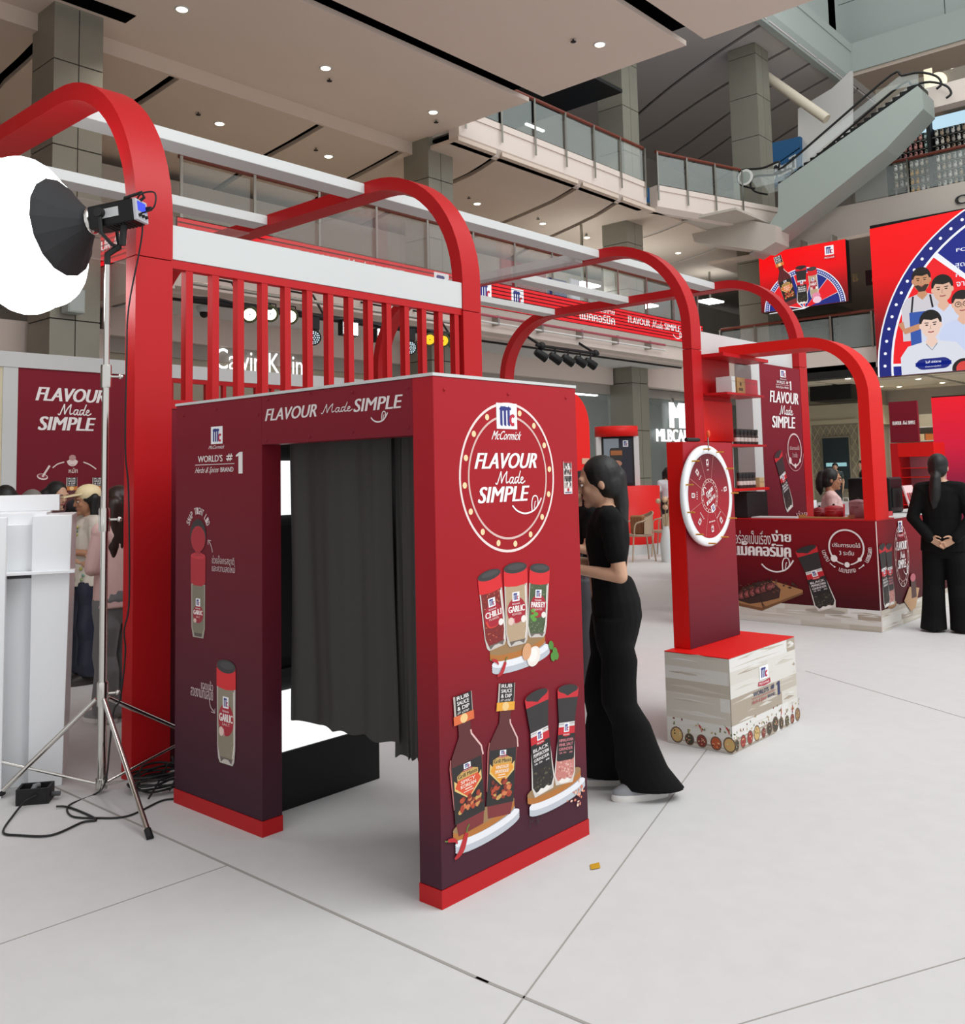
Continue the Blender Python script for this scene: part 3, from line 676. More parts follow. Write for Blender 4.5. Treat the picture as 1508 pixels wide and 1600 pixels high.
# print on the doorway side
A = Art((0, 0, 0), (0, -1, 0), (0, 0, 1), (-1, 0, 0))
A.logo(*bx((-1.492, 1.804), (-1.394, 1.721))); A.text('McCormick', *bx((-1.508, 1.698), (-1.378, 1.715)), '#E9DEDD', .01, .1)
A.worlds(*bx((-1.63, 1.578), (-1.223, 1.677)))
A.text('FLAVOUR', *bx((-1.049, 1.808), (-0.682, 1.862)), '#E3D9D9', .03, .05); A.made(*bx((-0.661, 1.817), (-0.459, 1.857)), '#E3D9D9')
A.text('SIMPLE', *bx((-0.448, 1.812), (-0.169, 1.865)), '#E3D9D9', .03, .05); A.smile(*bx((-0.348, 1.765), (-0.25, 1.805)), '#E3D9D9', .006)
# jar with its lid swung open
b0, b1 = (-1.598, 0.799), (-1.6, 1.143)
A.place(b0, (-1.599, 1.061), 1.72)
A.poly([(-.135, .98), (.135, .98), (.13, .2), (.1, .02), (-.1, .02), (-.13, .2)], '#A49C90'); A.poly([(-.115, .96), (.115, .96), (.11, .2), (.08, .1), (-.08, .1), (-.11, .2)], '#7E7665')
A.poly([(-.08, .1), (.08, .1), (.07, .04), (-.07, .04)], '#554C45')
A.ell(0, .44, .1, .16, '#9A1A2C'); A.logo(-.045, .04, .58, .72, ribbon='#9A1A2C'); A.text('GARLIC', -.09, .09, .43, .51, '#EDE2E0', .03); A.text('SALT', -.04, .04, .375, .405, '#E9C9C4', .01)
A.ell(-.06, .32, .03, .04, '#D9B6AC'); A.reset()
A.place(b0, (-1.599, 1.061), 1.72); A.poly([(-.145, 1.48), (.145, 1.48), (.14, 1.0), (.07, .95), (-.07, .95), (-.14, 1.0)], '#B01F2C'); A.ell(0, 1.49, .14, .06, '#C3303A')
for k in range(5): A.ell(-.07+.035*k, 1.5, .013, .008, '#6E1420', 8)
A.poly([(-.05, 1.52), (.05, 1.52), (.06, 1.62), (-.06, 1.62)], '#A3202D')
A.ell(0, 1.86, .155, .3, '#332A2B'); A.ell(0, 1.8, .138, .235, '#B3212E'); A.ell(0, 1.79, .122, .21, '#A81F2C'); A.reset()
# arched words over the open lid
cx, cz = (-1.6, 1.286)
for s, a in zip('SNAP TIGHT LID', range(14)):
    if s == ' ': continue
    th = math.radians(150-120*a/13); px, pz = cx+.1*math.cos(th), cz+.118*math.sin(th)
    w = .0075; A.T = (math.sin(th), math.cos(th), px, -math.cos(th), math.sin(th), pz); A.text(s, -w, w, -.015, .017, '#DBC8C8', .02); A.reset()
A.place((-1.36, 0.261), (-1.361, 0.729), 1.1).jar('salt', 'GARLIC', 'SALT'); A.reset()
A.text('ช่วยล็อกรสชาติ', *bx((-1.478, 1.16), (-1.294, 1.198)), '#CDB4B6', .005); A.text('และความสดใหม่', *bx((-1.478, 1.124), (-1.289, 1.16)), '#CDB4B6', .005)
A.text('ขวดแก้ว', *bx((-1.569, 0.57), (-1.466, 0.615)), '#CDB4B6', .005); A.text('สวยงามทันสมัย', *bx((-1.658, 0.528), (-1.466, 0.583)), '#CDB4B6', .005)
A.curve([(-1.473, 1.211), (-1.484, 1.241), (-1.506, 1.264)], .005, '#CDB4B6'); A.line([(-1.511, 1.246), (-1.512, 1.267), (-1.484, 1.265)], .004, '#CDB4B6')
A.curve([(-1.498, 0.535), (-1.487, 0.499), (-1.455, 0.48)], .005, '#CDB4B6'); A.line([(-1.482, 0.476), (-1.45, 0.475), (-1.45, 0.495)], .004, '#CDB4B6')
A.done(bt)
# strip of pictures stuck beside the ring of lights
A = Art((0, 0, 0), (1, 0, 0), (0, 0, 1), (0, -1, 0), lift=.0035)
x0, x1, z0, z1 = bx((0.795, 1.457), (0.854, 1.598))
sp = thing('photo_strip', 'narrow printed photo strip stuck beside the ring of printed bulbs', 'photo', (x0, 0, z0))
B(x0, x1, -.003, -.001, z0, z1, '#E9DFDC').build('paper', sp)
h = (z1-z0)/5; rnd = random.Random(5)
for k in range(4):
    A.rect(x0+.003, x1-.003, z0+h*(k+.9), z0+h*(k+1.75), ('#B7A9A3', '#5E5654')[k % 2])
    for i in range(5): A.ell(x0+rnd.uniform(.008, x1-x0-.008), z0+h*(k+rnd.uniform(1, 1.6)), .006, .009, rnd.choice(('#EDE5E0', '#1C191B', '#A33A3F', '#3A3536')), 8)
A.rect(x0+.002, x1-.002, z1-h*.25, z1, '#A81E2A'); A.rect(x0+.006, x1-.006, z0+.004, z0+h*.3, '#4A4E7A'); A.ell((x0+x1)/2, z0+h*.62, .008, .008, '#B91F27', 9)
A.done(sp, 'printed_pictures')
# curtain
mat('cloth', '#373533', rough=.75, noise=.06, nscale=50, bump=.08)
def curtain(name, lab, y0, y1, z0, z1, x, amp, folds, ph, sway=.012):
    b = MB(); nx, nz = 90, 24; rows = []
    for j in range(nz+1):
        z = z1-(z1-z0)*j/nz; f = j/nz; row = []
        for i in range(nx+1):
            u = i/nx; w = amp*(.55+.6*f)*(math.sin(u*folds*6.283+1.6*math.sin(u*5+ph)+.5*f)+.4*math.sin(u*folds*11.1+2*math.sin(u*3)+1.1*f)*math.sin(u*4+1)+.16*math.sin(u*37+f*4))
            row.append((x+w, y0+(y1-y0)*u+sway*math.sin(f*5+u*9)*f, z+.006*math.sin(u*30)*f))
        rows.append(row)
    b.grid(rows, 'cloth'); rows2 = [[(p[0]+.004, p[1], p[2]) for p in r] for r in rows]; b.grid(rows2[::-1], 'cloth')
    o = b.build(name, None); return tag(o, lab, 'curtain', 'dark curtains of the photo booth')
curtain('booth_curtain', 'wide dark grey curtain across the booth doorway', .40, 1.072, .475, 1.86, .15, .014, 3.1, .3)
curtain('booth_curtain.001', 'narrow dark curtain hanging lower against the red booth wall', .275, .415, .42, 1.86, .19, .012, 1.6, 2)

# ---------------------------------------------------------------- studio lamp on its stand
px_, py_ = -.155, 2.23
st = thing('light_stand', 'chrome light stand with tripod legs beside the red arch', 'stand', (px_, py_, 0))
def cyl(x, y, z0, z1, r, m, n=16): b = MB(); b.lathe((x, y, z0), ((r, 0), (r, z1-z0)), m, n); return b
cyl(px_, py_, .03, .55, .021, 'chrome').build('lower_tube', st); cyl(px_, py_, .5, 2.12, .0185, 'chrome').build('middle_tube', st); cyl(px_, py_, 2.1, 2.7, .0145, 'chrome').build('upper_tube', st)
for z in (.485, 1.36, 2.1): 
    b = MB(); b.lathe((px_, py_, z-.06), ((.026, 0), (.028, .01), (.028, .11), (.026, .12)), 'chrome', 16); b.build('clamp_collar', st)
    b = MB(); b.tube([(px_+.02, py_-.01, z), (px_+.06, py_-.03, z)], .007, 'chrome'); b.ball((px_+.065, py_-.032, z), .014, 'chrome'); b.build('clamp_knob', st)
for a in (-102, -4, 137):
    d = (math.cos(math.radians(a)), math.sin(math.radians(a))); L = .78 if a != 137 else .5
    b = MB(); b.tube([(px_+.03*d[0], py_+.03*d[1], .46), (px_+L*d[0], py_+L*d[1], .012)], .0125, 'chrome', 10); g = b.build('leg', st)
    e = (px_+L*d[0], py_+L*d[1]); b = MB(); b.tube([(e[0]-.03*d[0], e[1]-.03*d[1], .03), (e[0]+.012*d[0], e[1]+.012*d[1], .006)], .016, 'black', 10); b.build('foot', g)
    m_ = (px_+.5*d[0], py_+.5*d[1], .178); b = MB(); b.tube([(px_+.02*d[0], py_+.02*d[1], .045), m_], .008, 'chrome', 8); b.build('brace', st)
b = MB(); b.lathe((px_, py_, .02), ((.03, 0), (.03, .05)), 'chrome', 14); b.build('hub', st)
lp = thing('studio_lamp', 'black studio lamp with glowing white lantern diffuser on the stand', 'lamp', (px_, py_, 2.62))
ax = (Vector((-0.069, 2.08, 2.964))-Vector((-0.267, 2.42, 2.918))).normalized(); ct = Vector((-0.113, 2.22, 2.956))
side = ax.cross(Vector((0, 0, 1))).normalized(); upv = side.cross(ax)
def fr(a, s, u): return ct+ax*a+side*s+upv*u
def fbox(a0, a1, s0, s1, u0, u1, m): b = MB(); b.hexa([fr(a0, s0, u0), fr(a1, s0, u0), fr(a1, s1, u0), fr(a0, s1, u0), fr(a0, s0, u1), fr(a1, s0, u1), fr(a1, s1, u1), fr(a0, s1, u1)], m); return b
fbox(-.13, .13, -.06, .06, -.062, .062, 'black_metal').build('housing', lp, .008)
fbox(.131, .15, -.056, .056, -.058, .058, '#B9BBC0').build('control_panel', lp, .003)
fbox(.1505, .153, -.035, .04, -.005, .045, emat('#3D4FE8', 1.2)).build('display', lp)
for s in (-.03, 0, .03): 
    b = MB(); b.lathe(fr(.15, s, -.03), ((.009, 0), (.008, .012)), 'black', 10, ax); b.build('dial', lp)
b = MB(); b.lathe(fr(.15, -.045, .02), ((.014, 0), (.012, .03)), 'black', 12, ax); b.build('dial', lp)
fbox(-.06, .05, .0605, .062, -.02, .03, '#BDBFC0').build('name_label', lp); fbox(-.06, .06, -.062, -.0605, -.02, .03, '#BDBFC0').build('name_label', lp)
for k in range(8): fbox(-.04+.02*k, -.033+.02*k, -.05, .05, -.066, -.061, 'dark').build('cooling_fin', lp)
b = MB(); b.tube([fr(.05, 0, .06), fr(.06, 0, .09), fr(.16, 0, .1), fr(.17, 0, .07), fr(.14, 0, .055)], .009, 'black', 8); b.build('handle', lp)
b = MB()
for s in (-.075, .075): b.tube([fr(-.05, s, .01), fr(-.05, s, -.1), fr(-.02, s*.5, -.16), fr(0, 0, -.17)], .01, 'black', 8)
b.build('yoke', lp)
for s in (-1, 1):
    b = MB(); b.lathe(fr(-.05, .062*s, .01), ((.026, 0), (.024, .03)), 'black', 14, side*s); b.build('yoke_knob', lp)
b = MB(); b.tube([(px_, py_, 2.69), (px_, py_, 2.745), fr(0, 0, -.165)], .017, 'black', 10); b.build('spigot', lp)
b = MB(); b.tube([fr(.03, .02, -.17), fr(.05, .02, -.06)], .018, 'black', 8); b.build('tilt_grip', lp)
prof = [(.06, -.14), (.08, -.17), (.14, -.225), (.2, -.275), (.25, -.31), (.265, -.325)]
b = MB(); b.lathe(ct, prof, mat('skirt_cloth', '#2A2B2D', rough=.8, bump=.2, nscale=14), 16, ax, False); b.build('skirt', lp)
b = MB(); b.lathe(ct, ((.062, -.125), (.075, -.13), (.075, -.15), (.062, -.155)), 'chrome', 20, ax); b.build('mount_ring', lp)
# ribbed lantern
b = MB(); rows = []; cc_ = ct-ax*.55
for i in range(17):
    th = math.pi*i/16; row = []
    for j in range(64):
        ph = 2*math.pi*j/64; r = (.405+.03*abs(math.cos(ph*4)))*math.sin(th)**.9 if 0 < i < 16 else .001
        row.append(cc_+ax*(math.cos(th)*.265)+(side*math.cos(ph)+upv*math.sin(ph))*r)
    rows.append(row)
b.grid(rows, emat('#FFFFFF', 7), closed=True); b.build('lantern_diffuser', lp)
# cables
mat('cable', '#101011', rough=.55)
def cable(name, lab, pts, r=.005, k=6, group=None): b = MB(); b.tube(crom(pts, k), r, 'cable', 6); return tag(b.build(name), lab, 'cable', group)
cable('power_cable', 'thin black cable dropping from the lamp along the red arch leg', [tuple(fr(.15, .02, -.02)), tuple(fr(.24, .04, -.01)), tuple(fr(.25, .03, .07)), tuple(fr(.17, .02, .085)), tuple(fr(.11, -.03, .06)), tuple(fr(.12, -.035, -.1)), (-0.05, 2.2, 2.473), (-0.058, 2.2, 2.199), (-0.061, 2.2, 1.728), (-0.041, 2.2, 1.494), (-0.032, 2.2, 0.95), (-0.058, 2.2, 0.791), (-0.05, 2.2, 0.677), (-0.075, 2.2, 0.456), (-0.109, 2.2, 0.399), (-0.138, 2.18, 0.251), (-0.25, 2, 0.126), (-0.187, 2.222, 0.006), (-0.349, 2.163, 0.006), (-0.41, 2.005, 0.006), (-0.35, 1.889, 0.006), (-0.244, 1.794, 0.006), (-0.045, 1.86, 0.006), (0.018, 1.838, 0.006)], .0045)
cable('power_cable.001', 'black cable from the socket box curving out over the white floor', [(-0.405, 2.177, 0.012), (-0.363, 2.12, 0.007), (-0.36, 1.87, 0.007), (-0.42, 1.882, 0.007), (-0.579, 1.837, 0.007), (-0.67, 1.951, 0.007), (-0.699, 2.049, 0.007), (-0.586, 2.226, 0.007), (-0.491, 2.316, 0.03), (-0.442, 2.302, 0.05)], .005)
b = MB(); rnd = random.Random(4); c0 = (0.036, 2.09, 0)
pts = []
for k in range(90):
    a = k*.5; r = .15+.03*math.sin(k*1.7); pts.append((c0[0]+.06+r*1.05*math.cos(a), c0[1]-.02+r*.8*math.sin(a), .008+.0009*k+.008*abs(math.sin(k*.9))))
b.tube(crom(pts, 3), .006, 'cable', 5); tag(b.build('cable_coil'), 'loose coil of black cable between arch leg and booth', 'cable')
cable('power_cable.002', 'loop of black cable leaning on the booth corner above the coil', [(-0.083, 1.899, 0.02), (0.041, 2, 0.069), (0.047, 1.95, 0.14), (0.049, 1.9, 0.164), (.02, 1.86, .2), (.05, 1.86, .12), (.03, 1.9, .03)], .005)
sb = thing('socket_box', 'small black socket box with a grey plug on the floor', 'socket box', (-0.421, 2.372, 0))
c0 = (-0.421, 2.372, 0); u_, v_ = Vector((.8, -.6, 0)), Vector((.6, .8, 0)); c0 = Vector(c0)
def obox(c, du, dv, z0, z1, m):
    b = MB(); q = [c+u_*a*du+v_*d*dv for a, d in ((-1, -1), (1, -1), (1, 1), (-1, 1))]; b.hexa([p+Vector((0, 0, z0)) for p in q]+[p+Vector((0, 0, z1)) for p in q], m); return b
obox(c0, .075, .055, 0, .012, 'black').build('base', sb)
for s in (-1, 1): obox(c0+u_*.07*s, .006, .055, .012, .075, 'black').build('side_wall', sb); obox(c0+v_*.05*s, .064, .006, .012, .075, 'black').build('side_wall', sb)
b = MB(); b.tube([c0+Vector((-.03, 0, .02)), c0+Vector((0, 0, .075)), c0+Vector((.02, .01, .07))], .014, '#77797B', 8); b.build('plug', sb)
b = MB(); b.tube([c0+u_*.076+Vector((0, 0, .03)), c0+u_*.115+Vector((0, 0, .028))], .012, '#4A4B4D', 8); b.build('cable_gland', sb)

# ---------------------------------------------------------------- white stepped podium at the frame edge
pd = thing('white_podium', 'white stepped podium cut by the photo edge beside the light stand', 'podium', (-.55, 2.5, 0))
pu = Vector(((-0.301, 2.323, 0)))-Vector(((-0.397, 2.554, 0))); pu = Vector((.88, -.47, 0)).normalized(); pv = Vector((.47, .88, 0)).normalized(); po = Vector((-0.301, 2.323, 0))+Vector((.37, .93, 0))*.2
def pbox(a0, a1, d0, d1, z0, z1, m='white_gloss', sl=0):
    """a along the front (negative = away from the lamp), d = depth"""
    b = MB(); q = [po+pu*a+pv*d for a, d in ((a0, d0), (a1, d0), (a1, d1), (a0, d1))]
    b.hexa([p+Vector((0, 0, z0)) for p in q]+[p+pu*(sl if i in (1, 2) else 0)+Vector((0, 0, z1)) for i, p in enumerate(q)], m); return b
pbox(-.16, 0, 0, .5, 0, 1.385, sl=.03).build('end_panel', pd, .003)
pbox(-.8, -.161, .06, .5, 0, 1.06).build('body', pd, .003)
pbox(-.8, .05, -.05, .06, 1.085, 1.1).build('shelf_board', pd, .002)
pbox(-.8, -.1, .1, .5, 1.1, 1.4).build('upper_box', pd, .003); pbox(-.8, -.14, .05, .1, 1.1, 1.34).build('recess_panel', pd, .002)
pbox(-.9, -.06, .42, .5, 1.4, 1.49).build('back_board', pd, .003)
pbox(-.9, -.27, -.1, -.04, 0, 1.385).build('front_board', pd, .003)
# ---------------------------------------------------------------- prize wheel on its plinth
pl = thing('wheel_plinth', 'plank printed plinth with red top under the prize wheel', 'plinth', (2.321, .05, 0))
bx0, by0, bu, bv, bh = 2.321, .05, .856, .4005, .5125
B(bx0, bx0+bu, by0, by0+bv, 0, bh-.004, '#C9C1B6').build('body', pl, .002); B(bx0-.002, bx0+bu+.002, by0-.002, by0+bv+.002, bh-.004, bh, 'red_bright').build('top_sheet', pl)
def planks(A, x0, x1, z0, z1, n, seed, tones=('#D8D5CE', '#C9C3B7', '#BDB4A5', '#DEDCD8', '#A79A8A', '#D2CDC4')):
    rnd = random.Random(seed); h = (z1-z0)/n
    for j in range(n):
        x = x0
        while x < x1:
            w = min(x1-x, rnd.uniform(.3, .8)); c = rnd.choice(tones); A.hold = True; A.rect(x, x+w, z0+j*h, z0+(j+1)*h, c)
            for i in range(3):
                g = z0+(j+rnd.uniform(.1, .9))*h; L = rnd.uniform(.3, .9)*w; s = x+rnd.uniform(0, w-L); A.line([(s, g), (s+L*.5, g+.003), (s+L, g-.002)], h*rnd.uniform(.05, .3), rnd.choice(tones), lambda t: math.sin(t*3.14)+.1)
            x += w
    A.hold = False; A.inc()
def spices(A, x0, x1, z0, seed, s=1):
    rnd = random.Random(seed); x = x0+.02*s
    while x < x1-.03*s:
        r = rnd.uniform(.026, .042)*s; A.ell(x+r, z0+r*1.15, r, r*1.1, '#6A5140', 16)
        c = rnd.choice(('#7E2B25', '#C9A86A', '#4B4A35', '#B5532B', '#8C6E45', '#3E3A2C', '#9A2F2A')); A.ell(x+r, z0+r*1.15, r*.82, r*.9, c, 16)
        A.hold = True
        for i in range(7): A.ell(x+r+rnd.uniform(-.6, .6)*r, z0+r*1.15+rnd.uniform(-.6, .6)*r, r*.12, r*.12, rnd.choice(('#D8C79A', '#2C261E', '#E09A6A')), 6)
        A.hold = False; A.inc()
        if rnd.random() < .45: A.chilli(x+r, z0+r*2.6, .04*s, rnd.uniform(1, 2.2))
        for i in range(4): A.ell(x+rnd.uniform(0, 2*r), z0+r*rnd.uniform(2.3, 3.6), .005*s, .008*s, rnd.choice(('#6E7A4A', '#B59A6A', '#7A2F28')), 6, rnd.uniform(0, 3))
        x += 2*r+rnd.uniform(.004, .02)*s
A = Art((bx0, by0, 0), (1, 0, 0), (0, 0, 1), (0, -1, 0), lift=.003)
planks(A, 0, bu, .002, bh-.005, 7, 11); spices(A, 0, bu, .004, 21)
ox = lambda q: (q[0]-bx0, q[1])
A.logo(*bx(ox((2.679, 0.333)), ox((2.795, 0.408))), ribbon='#B0243A'); A.worlds(*bx(ox((2.568, 0.21)), ox((2.947, 0.287))), col='#2A2F5C', c2='#B0303E', c3='#2A2F5C')
A.done(pl)
A = Art((bx0, by0+bv, 0), (0, -1, 0), (0, 0, 1), (-1, 0, 0), lift=.003); planks(A, 0, bv, .002, bh-.005, 7, 12); spices(A, 0, bv, .004, 22); A.done(pl)

ws = thing('wheel_stand', 'tall red upright board carrying the prize wheel', 'stand', (2.435, .347, bh))
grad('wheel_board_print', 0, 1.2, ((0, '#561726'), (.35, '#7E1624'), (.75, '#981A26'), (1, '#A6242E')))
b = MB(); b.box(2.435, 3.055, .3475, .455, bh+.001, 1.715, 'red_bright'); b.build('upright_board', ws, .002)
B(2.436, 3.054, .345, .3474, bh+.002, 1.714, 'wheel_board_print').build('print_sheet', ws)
wc = Vector((2.655, .315, 1.392)); R = .302
wh = thing('prize_wheel', 'round maroon prize wheel with white rim and gold pegs', 'wheel', tuple(wc))
b = MB(); b.lathe(wc, ((R-.01, .02), (R, .015), (R, -.005), (R-.01, -.012), (.255, -.012), (.25, -.006)), 'white_gloss', 64, (0, 1, 0)); b.build('rim', wh)
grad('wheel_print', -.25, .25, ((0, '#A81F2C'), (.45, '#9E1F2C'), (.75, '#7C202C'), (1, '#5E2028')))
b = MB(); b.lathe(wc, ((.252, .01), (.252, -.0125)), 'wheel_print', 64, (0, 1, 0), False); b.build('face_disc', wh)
b = MB(); b.lathe(wc+Vector((0, .02, 0)), ((.05, 0), (.05, .015)), 'black', 14, (0, 1, 0)); b.build('hub', wh)
mat('gold', '#D79A3A', rough=.35, metal=.5); pg = None
for k in range(11):
    a = math.radians(100+k*32.7); q = wc+Vector((.283*math.cos(a), -.012, .283*math.sin(a)))
    if pg is None: b = MB(); b.lathe(q, ((.0045, 0), (.0045, -.045), (.003, -.048)), 'gold', 8, (0, 1, 0)); pg = b.build('peg', wh); q0 = q
    else: piece('peg', pg, wh, q-q0)
A = Art(wc+Vector((0, -.0125, 0)), (1, 0, 0), (0, 0, 1), (0, -1, 0), lift=.0012)
for a in (75, 113, 155, 200, 255, 298, 325): t = math.radians(a); A.line([(.1*math.cos(t), .1*math.sin(t)), (.248*math.cos(t), .248*math.sin(t))], .0025, '#D08A84')
A.ringlights(0, -.0, .1, .1, 18, '#F0DAD4', '#E9C9C4')
t0 = math.radians(222)
def tilt(x, y, a, s=1): c, q = math.cos(a), math.sin(a); A.T = (c*s, -q*s, x, q*s, c*s, y)
tilt(0, .0, math.radians(205)); A.flavour(-.06, .06, -.035, .04, smile=False); A.smile(.02, .07, -.075, -.035, '#F1E4E2', .005); A.logo(-.022, .022, .062, .105); A.reset()
for a, n in ((94, 2), (135, 3), (178, 4), (228, 5), (275, 6), (310, 5), (10, 1)):
    t = math.radians(a); tilt(.2*math.cos(t), .2*math.sin(t), t-math.pi/2); A.rect(-.014, .014, -.016, .018, '#E9DEDD'); A.rect(-.008, .008, -.008, .01, '#8E2A3A'); A.rect(-.012, .012, -.024, -.02, '#D9A8A4'); A.reset()
    tilt(.155*math.cos(t), .155*math.sin(t), t-math.pi/2)
    for i in range(n): A.ell((i-(n-1)/2)*.013, 0, .0042, .0042, '#F3E9E7', 8)
    A.reset()
A.done(wh)
pn = thing('wheel_pointer', 'small pointer with orange bead above the prize wheel', 'pointer', (2.66, .33, 1.715))
b = MB(); b.tube([(2.665, .30, 1.66), (2.66, .3, 1.74)], .004, 'steel', 6); b.build('pin', pn)
b = MB(); b.tube([(2.71, .33, 1.716), (2.705, .32, 1.76)], .003, 'steel', 6); b.ball((2.705, .32, 1.765), (.012, .012, .022), '#E5551F'); b.build('bead', pn)
mk = thing('marker_pen', 'black marker pen lying on top of the wheel board', 'pen', (2.6, .38, 1.7155))
b = MB(); b.tube([(2.52, .37, 1.729), (2.645, .36, 1.729)], .0125, 'black', 10); b.build('barrel', mk); b = MB(); b.tube([(2.645, .36, 1.729), (2.66, .359, 1.729)], .009, 'dark', 10); b.build('cap', mk)

# ---------------------------------------------------------------- service counter
ct_ = thing('service_counter', 'maroon service counter with pepper grinder and steak print', 'counter', (6.62, .72, 0))
grad('counter_print', 0, 1.04, ((0, '#4E0C16'), (.25, '#470A14'), (.6, '#6E0A16'), (1, '#880F1A')))
cx0, cy0, cz1 = 6.62, .72, 1.04
B(cx0, cx0+.05, cy0, 2.6, 0, cz1-.012, 'counter_print').build('front_panel', ct_); B(cx0+.05, 9.2, cy0, cy0+.05, 0, cz1-.012, 'counter_print').build('end_panel', ct_)
B(cx0-.004, cx0+.5, cy0-.004, 2.6, cz1-.012, cz1, 'red_paint').build('counter_top', ct_); B(cx0+.5, 9.2, cy0-.004, cy0+.5, cz1-.012, cz1, 'white_paint').build('counter_top', ct_)
B(cx0+.05, cx0+.45, cy0+.05, 2.55, .02, .6, 'dark').build('inner_case', ct_)
B(cx0-.003, cx0+.004, cy0-.003, cy0+.004, 0, cz1-.013, '#EBD9D4').build('corner_edge', ct_)
X0 = 6.62
A = Art((X0, 0, 0), (0, -1, 0), (0, 0, 1), (-1, 0, 0), lift=.004, step=.00006)
A.T = (1, 0, -2.2, 0, 1, 0); planks(A, -.4, 1.48, .002, .2, 4, 31); A.reset()
A.text('อร่อยเป็นเรื่อง', *bx((-2.162, 0.777), (-1.769, 0.912)), '#E5DCDC', .004); A.text('ง่าย', *bx((-1.761, 0.809), (-1.554, 0.923)), '#F0EAEA', .03)
A.text('แม็คคอร์มิค', *bx((-2.175, 0.659), (-1.56, 0.803)), '#F0EAEA', .035)
A.smile(*bx((-1.879, 0.509), (-1.541, 0.652)), '#F0EAEA', .014)
p, q = (-2.148, 0.169), (-1.46, 0.325)
A.poly([p, (p[0]+.25, p[1]-.03), q, (q[0], q[1]+.02), (q[0]-.3, q[1]+.09), (p[0], p[1]+.09)], '#A97A4F'); A.poly([p, (p[0]+.25, p[1]-.03), q, (q[0], q[1]-.02), (p[0]+.25, p[1]-.06), (p[0], p[1]-.03)], '#7A5230')
rnd = random.Random(8)
A.poly([(p[0]-.02, p[1]+.03), (p[0]+.12, p[1]+.0), (p[0]+.27, p[1]+.03), (p[0]+.44, p[1]+.08), (p[0]+.46, p[1]+.17), (p[0]+.36, p[1]+.25), (p[0]+.2, p[1]+.22), (p[0]+.05, p[1]+.15), (p[0]-.02, p[1]+.1)], '#3A221B')
for i in range(6):
    x, y = p[0]+.04+.062*i, p[1]+.075+.022*i; A.ell(x, y, .062, .046, '#2B1814', 16, .5); A.ell(x+.004, y+.004, .05, .034, '#7E3A3A', 16, .5); A.ell(x+.008, y+.006, .034, .02, '#A85A5C', 14, .5)
A.hold = True
for i in range(70):
    u = rnd.uniform(0, .42); A.ell(p[0]+.02+u, p[1]+.09+.25*u+rnd.uniform(-.05, .09), rnd.uniform(.006, .018), rnd.uniform(.004, .01), rnd.choice(('#4A2A20', '#6B3B2C', '#241410', '#8E5A4A')), 7, rnd.uniform(-.6, .9))
A.hold = False; A.inc()
for i in range(9): A.ell(q[0]-.2+rnd.uniform(0, .15), q[1]+.03+rnd.uniform(0, .05), .012, .009, '#3A241A', 7)
A.line([(p[0]+.24, p[1]+.07), (p[0]+.27, p[1]-.03)], .01, '#2E1F18'); A.line([(p[0]+.22, p[1]+.06), (p[0]+.29, p[1]-.02)], .006, '#3E2A20')
A.ell(*(-1.245, 0.155), .2, .02, '#A59C90')
A.place((-1.225, 0.175), (-1.411, 0.77), 1.2).grinder('pepper', (('BLACK', .034), ('PEPPERCORN', .034), ('GRINDER', .03), ('35 g', .02))); A.reset()
cx, cz = (-1.007, 0.777); r = .165
A.ring(cx, cz, r, r, .016, '#E9DEDD', -55, 235, 40)
for a, rr in ((222, .033), (270, .026), (318, .02)): t = math.radians(a); A.ell(cx+r*math.cos(t), cz+r*math.sin(t), rr, rr, '#F0E8E6', 14)
for a0, a1 in ((234, 258), (282, 306)): A.ring(cx, cz, r, r, .012, '#E9DEDD', a0, a1, 6)
A.text('ปรับการบดได้', cx-.135, cx+.135, cz-.0, cz+.045, '#E5DCDC', .01); A.text('3 ระดับ', cx-.07, cx+.07, cz-.075, cz-.03, '#E5DCDC', .01)
for s, a0, a1 in (('บดหยาบ', 190, 217), ('บดปานกลาง', 250, 290), ('บดละเอียด', 325, 360)):
    for i, ch in enumerate(s):
        t = math.radians(a0+(a1-a0)*(i+.5)/len(s)); w = .013; A.T = (-math.sin(t), -math.cos(t), cx+.225*math.cos(t), math.cos(t), -math.sin(t), cz+.225*math.sin(t)); A.text(ch, -w, w, -.018, .018, '#D9C6C6', .01); A.reset()
for a in (232, 308): t = math.radians(a); A.ring(cx, cz, .225, .225, .008, '#E9DEDD', a-9, a+7, 5); A.ell(cx+.225*math.cos(t+.1), cz+.225*math.sin(t+.1), .013, .013, '#E9DEDD', 3, t)
A.done(ct_)
A = Art((6.62, .72, 0), (1, 0, 0), (0, 0, 1), (0, -1, 0), lift=.004, step=.00006)
planks(A, 0, 2.5, .002, .2, 4, 33)
A.ell(.36, .19, .14, .03, '#B9B1A8'); A.ell(.3, .215, .12, .03, '#8E6237'); A.ell(.3, .23, .12, .03, '#A77A4A')
A.place((.3, .22), (.29, .8)).grinder('pink', (('HIMALAYAN', .03), ('PINK SALT', .03), ('GRINDER', .03))); A.place((.16, .22), (.1, .81)).grinder('pepper', (('BLACK', .034), ('PEPPERCORN', .034), ('GRINDER', .03))); A.reset()
A.ringlights(.64, .66, .2, .3, 16, '#E9C9C4', '#EBD9D4'); A.logo(.58, .7, .89, 1.0, ribbon='#B0243A'); A.flavour(.5, .79, .54, .8)
A.poly([(.62, .22), (.8, .34), (1.1, .3), (.95, .12), (.8, .1)], '#B99068'); A.rect(.85, 1.0, .22, .42, '#4A2A26'); A.ell(.92, .42, .08, .04, '#B9606A')
A.done(ct_)
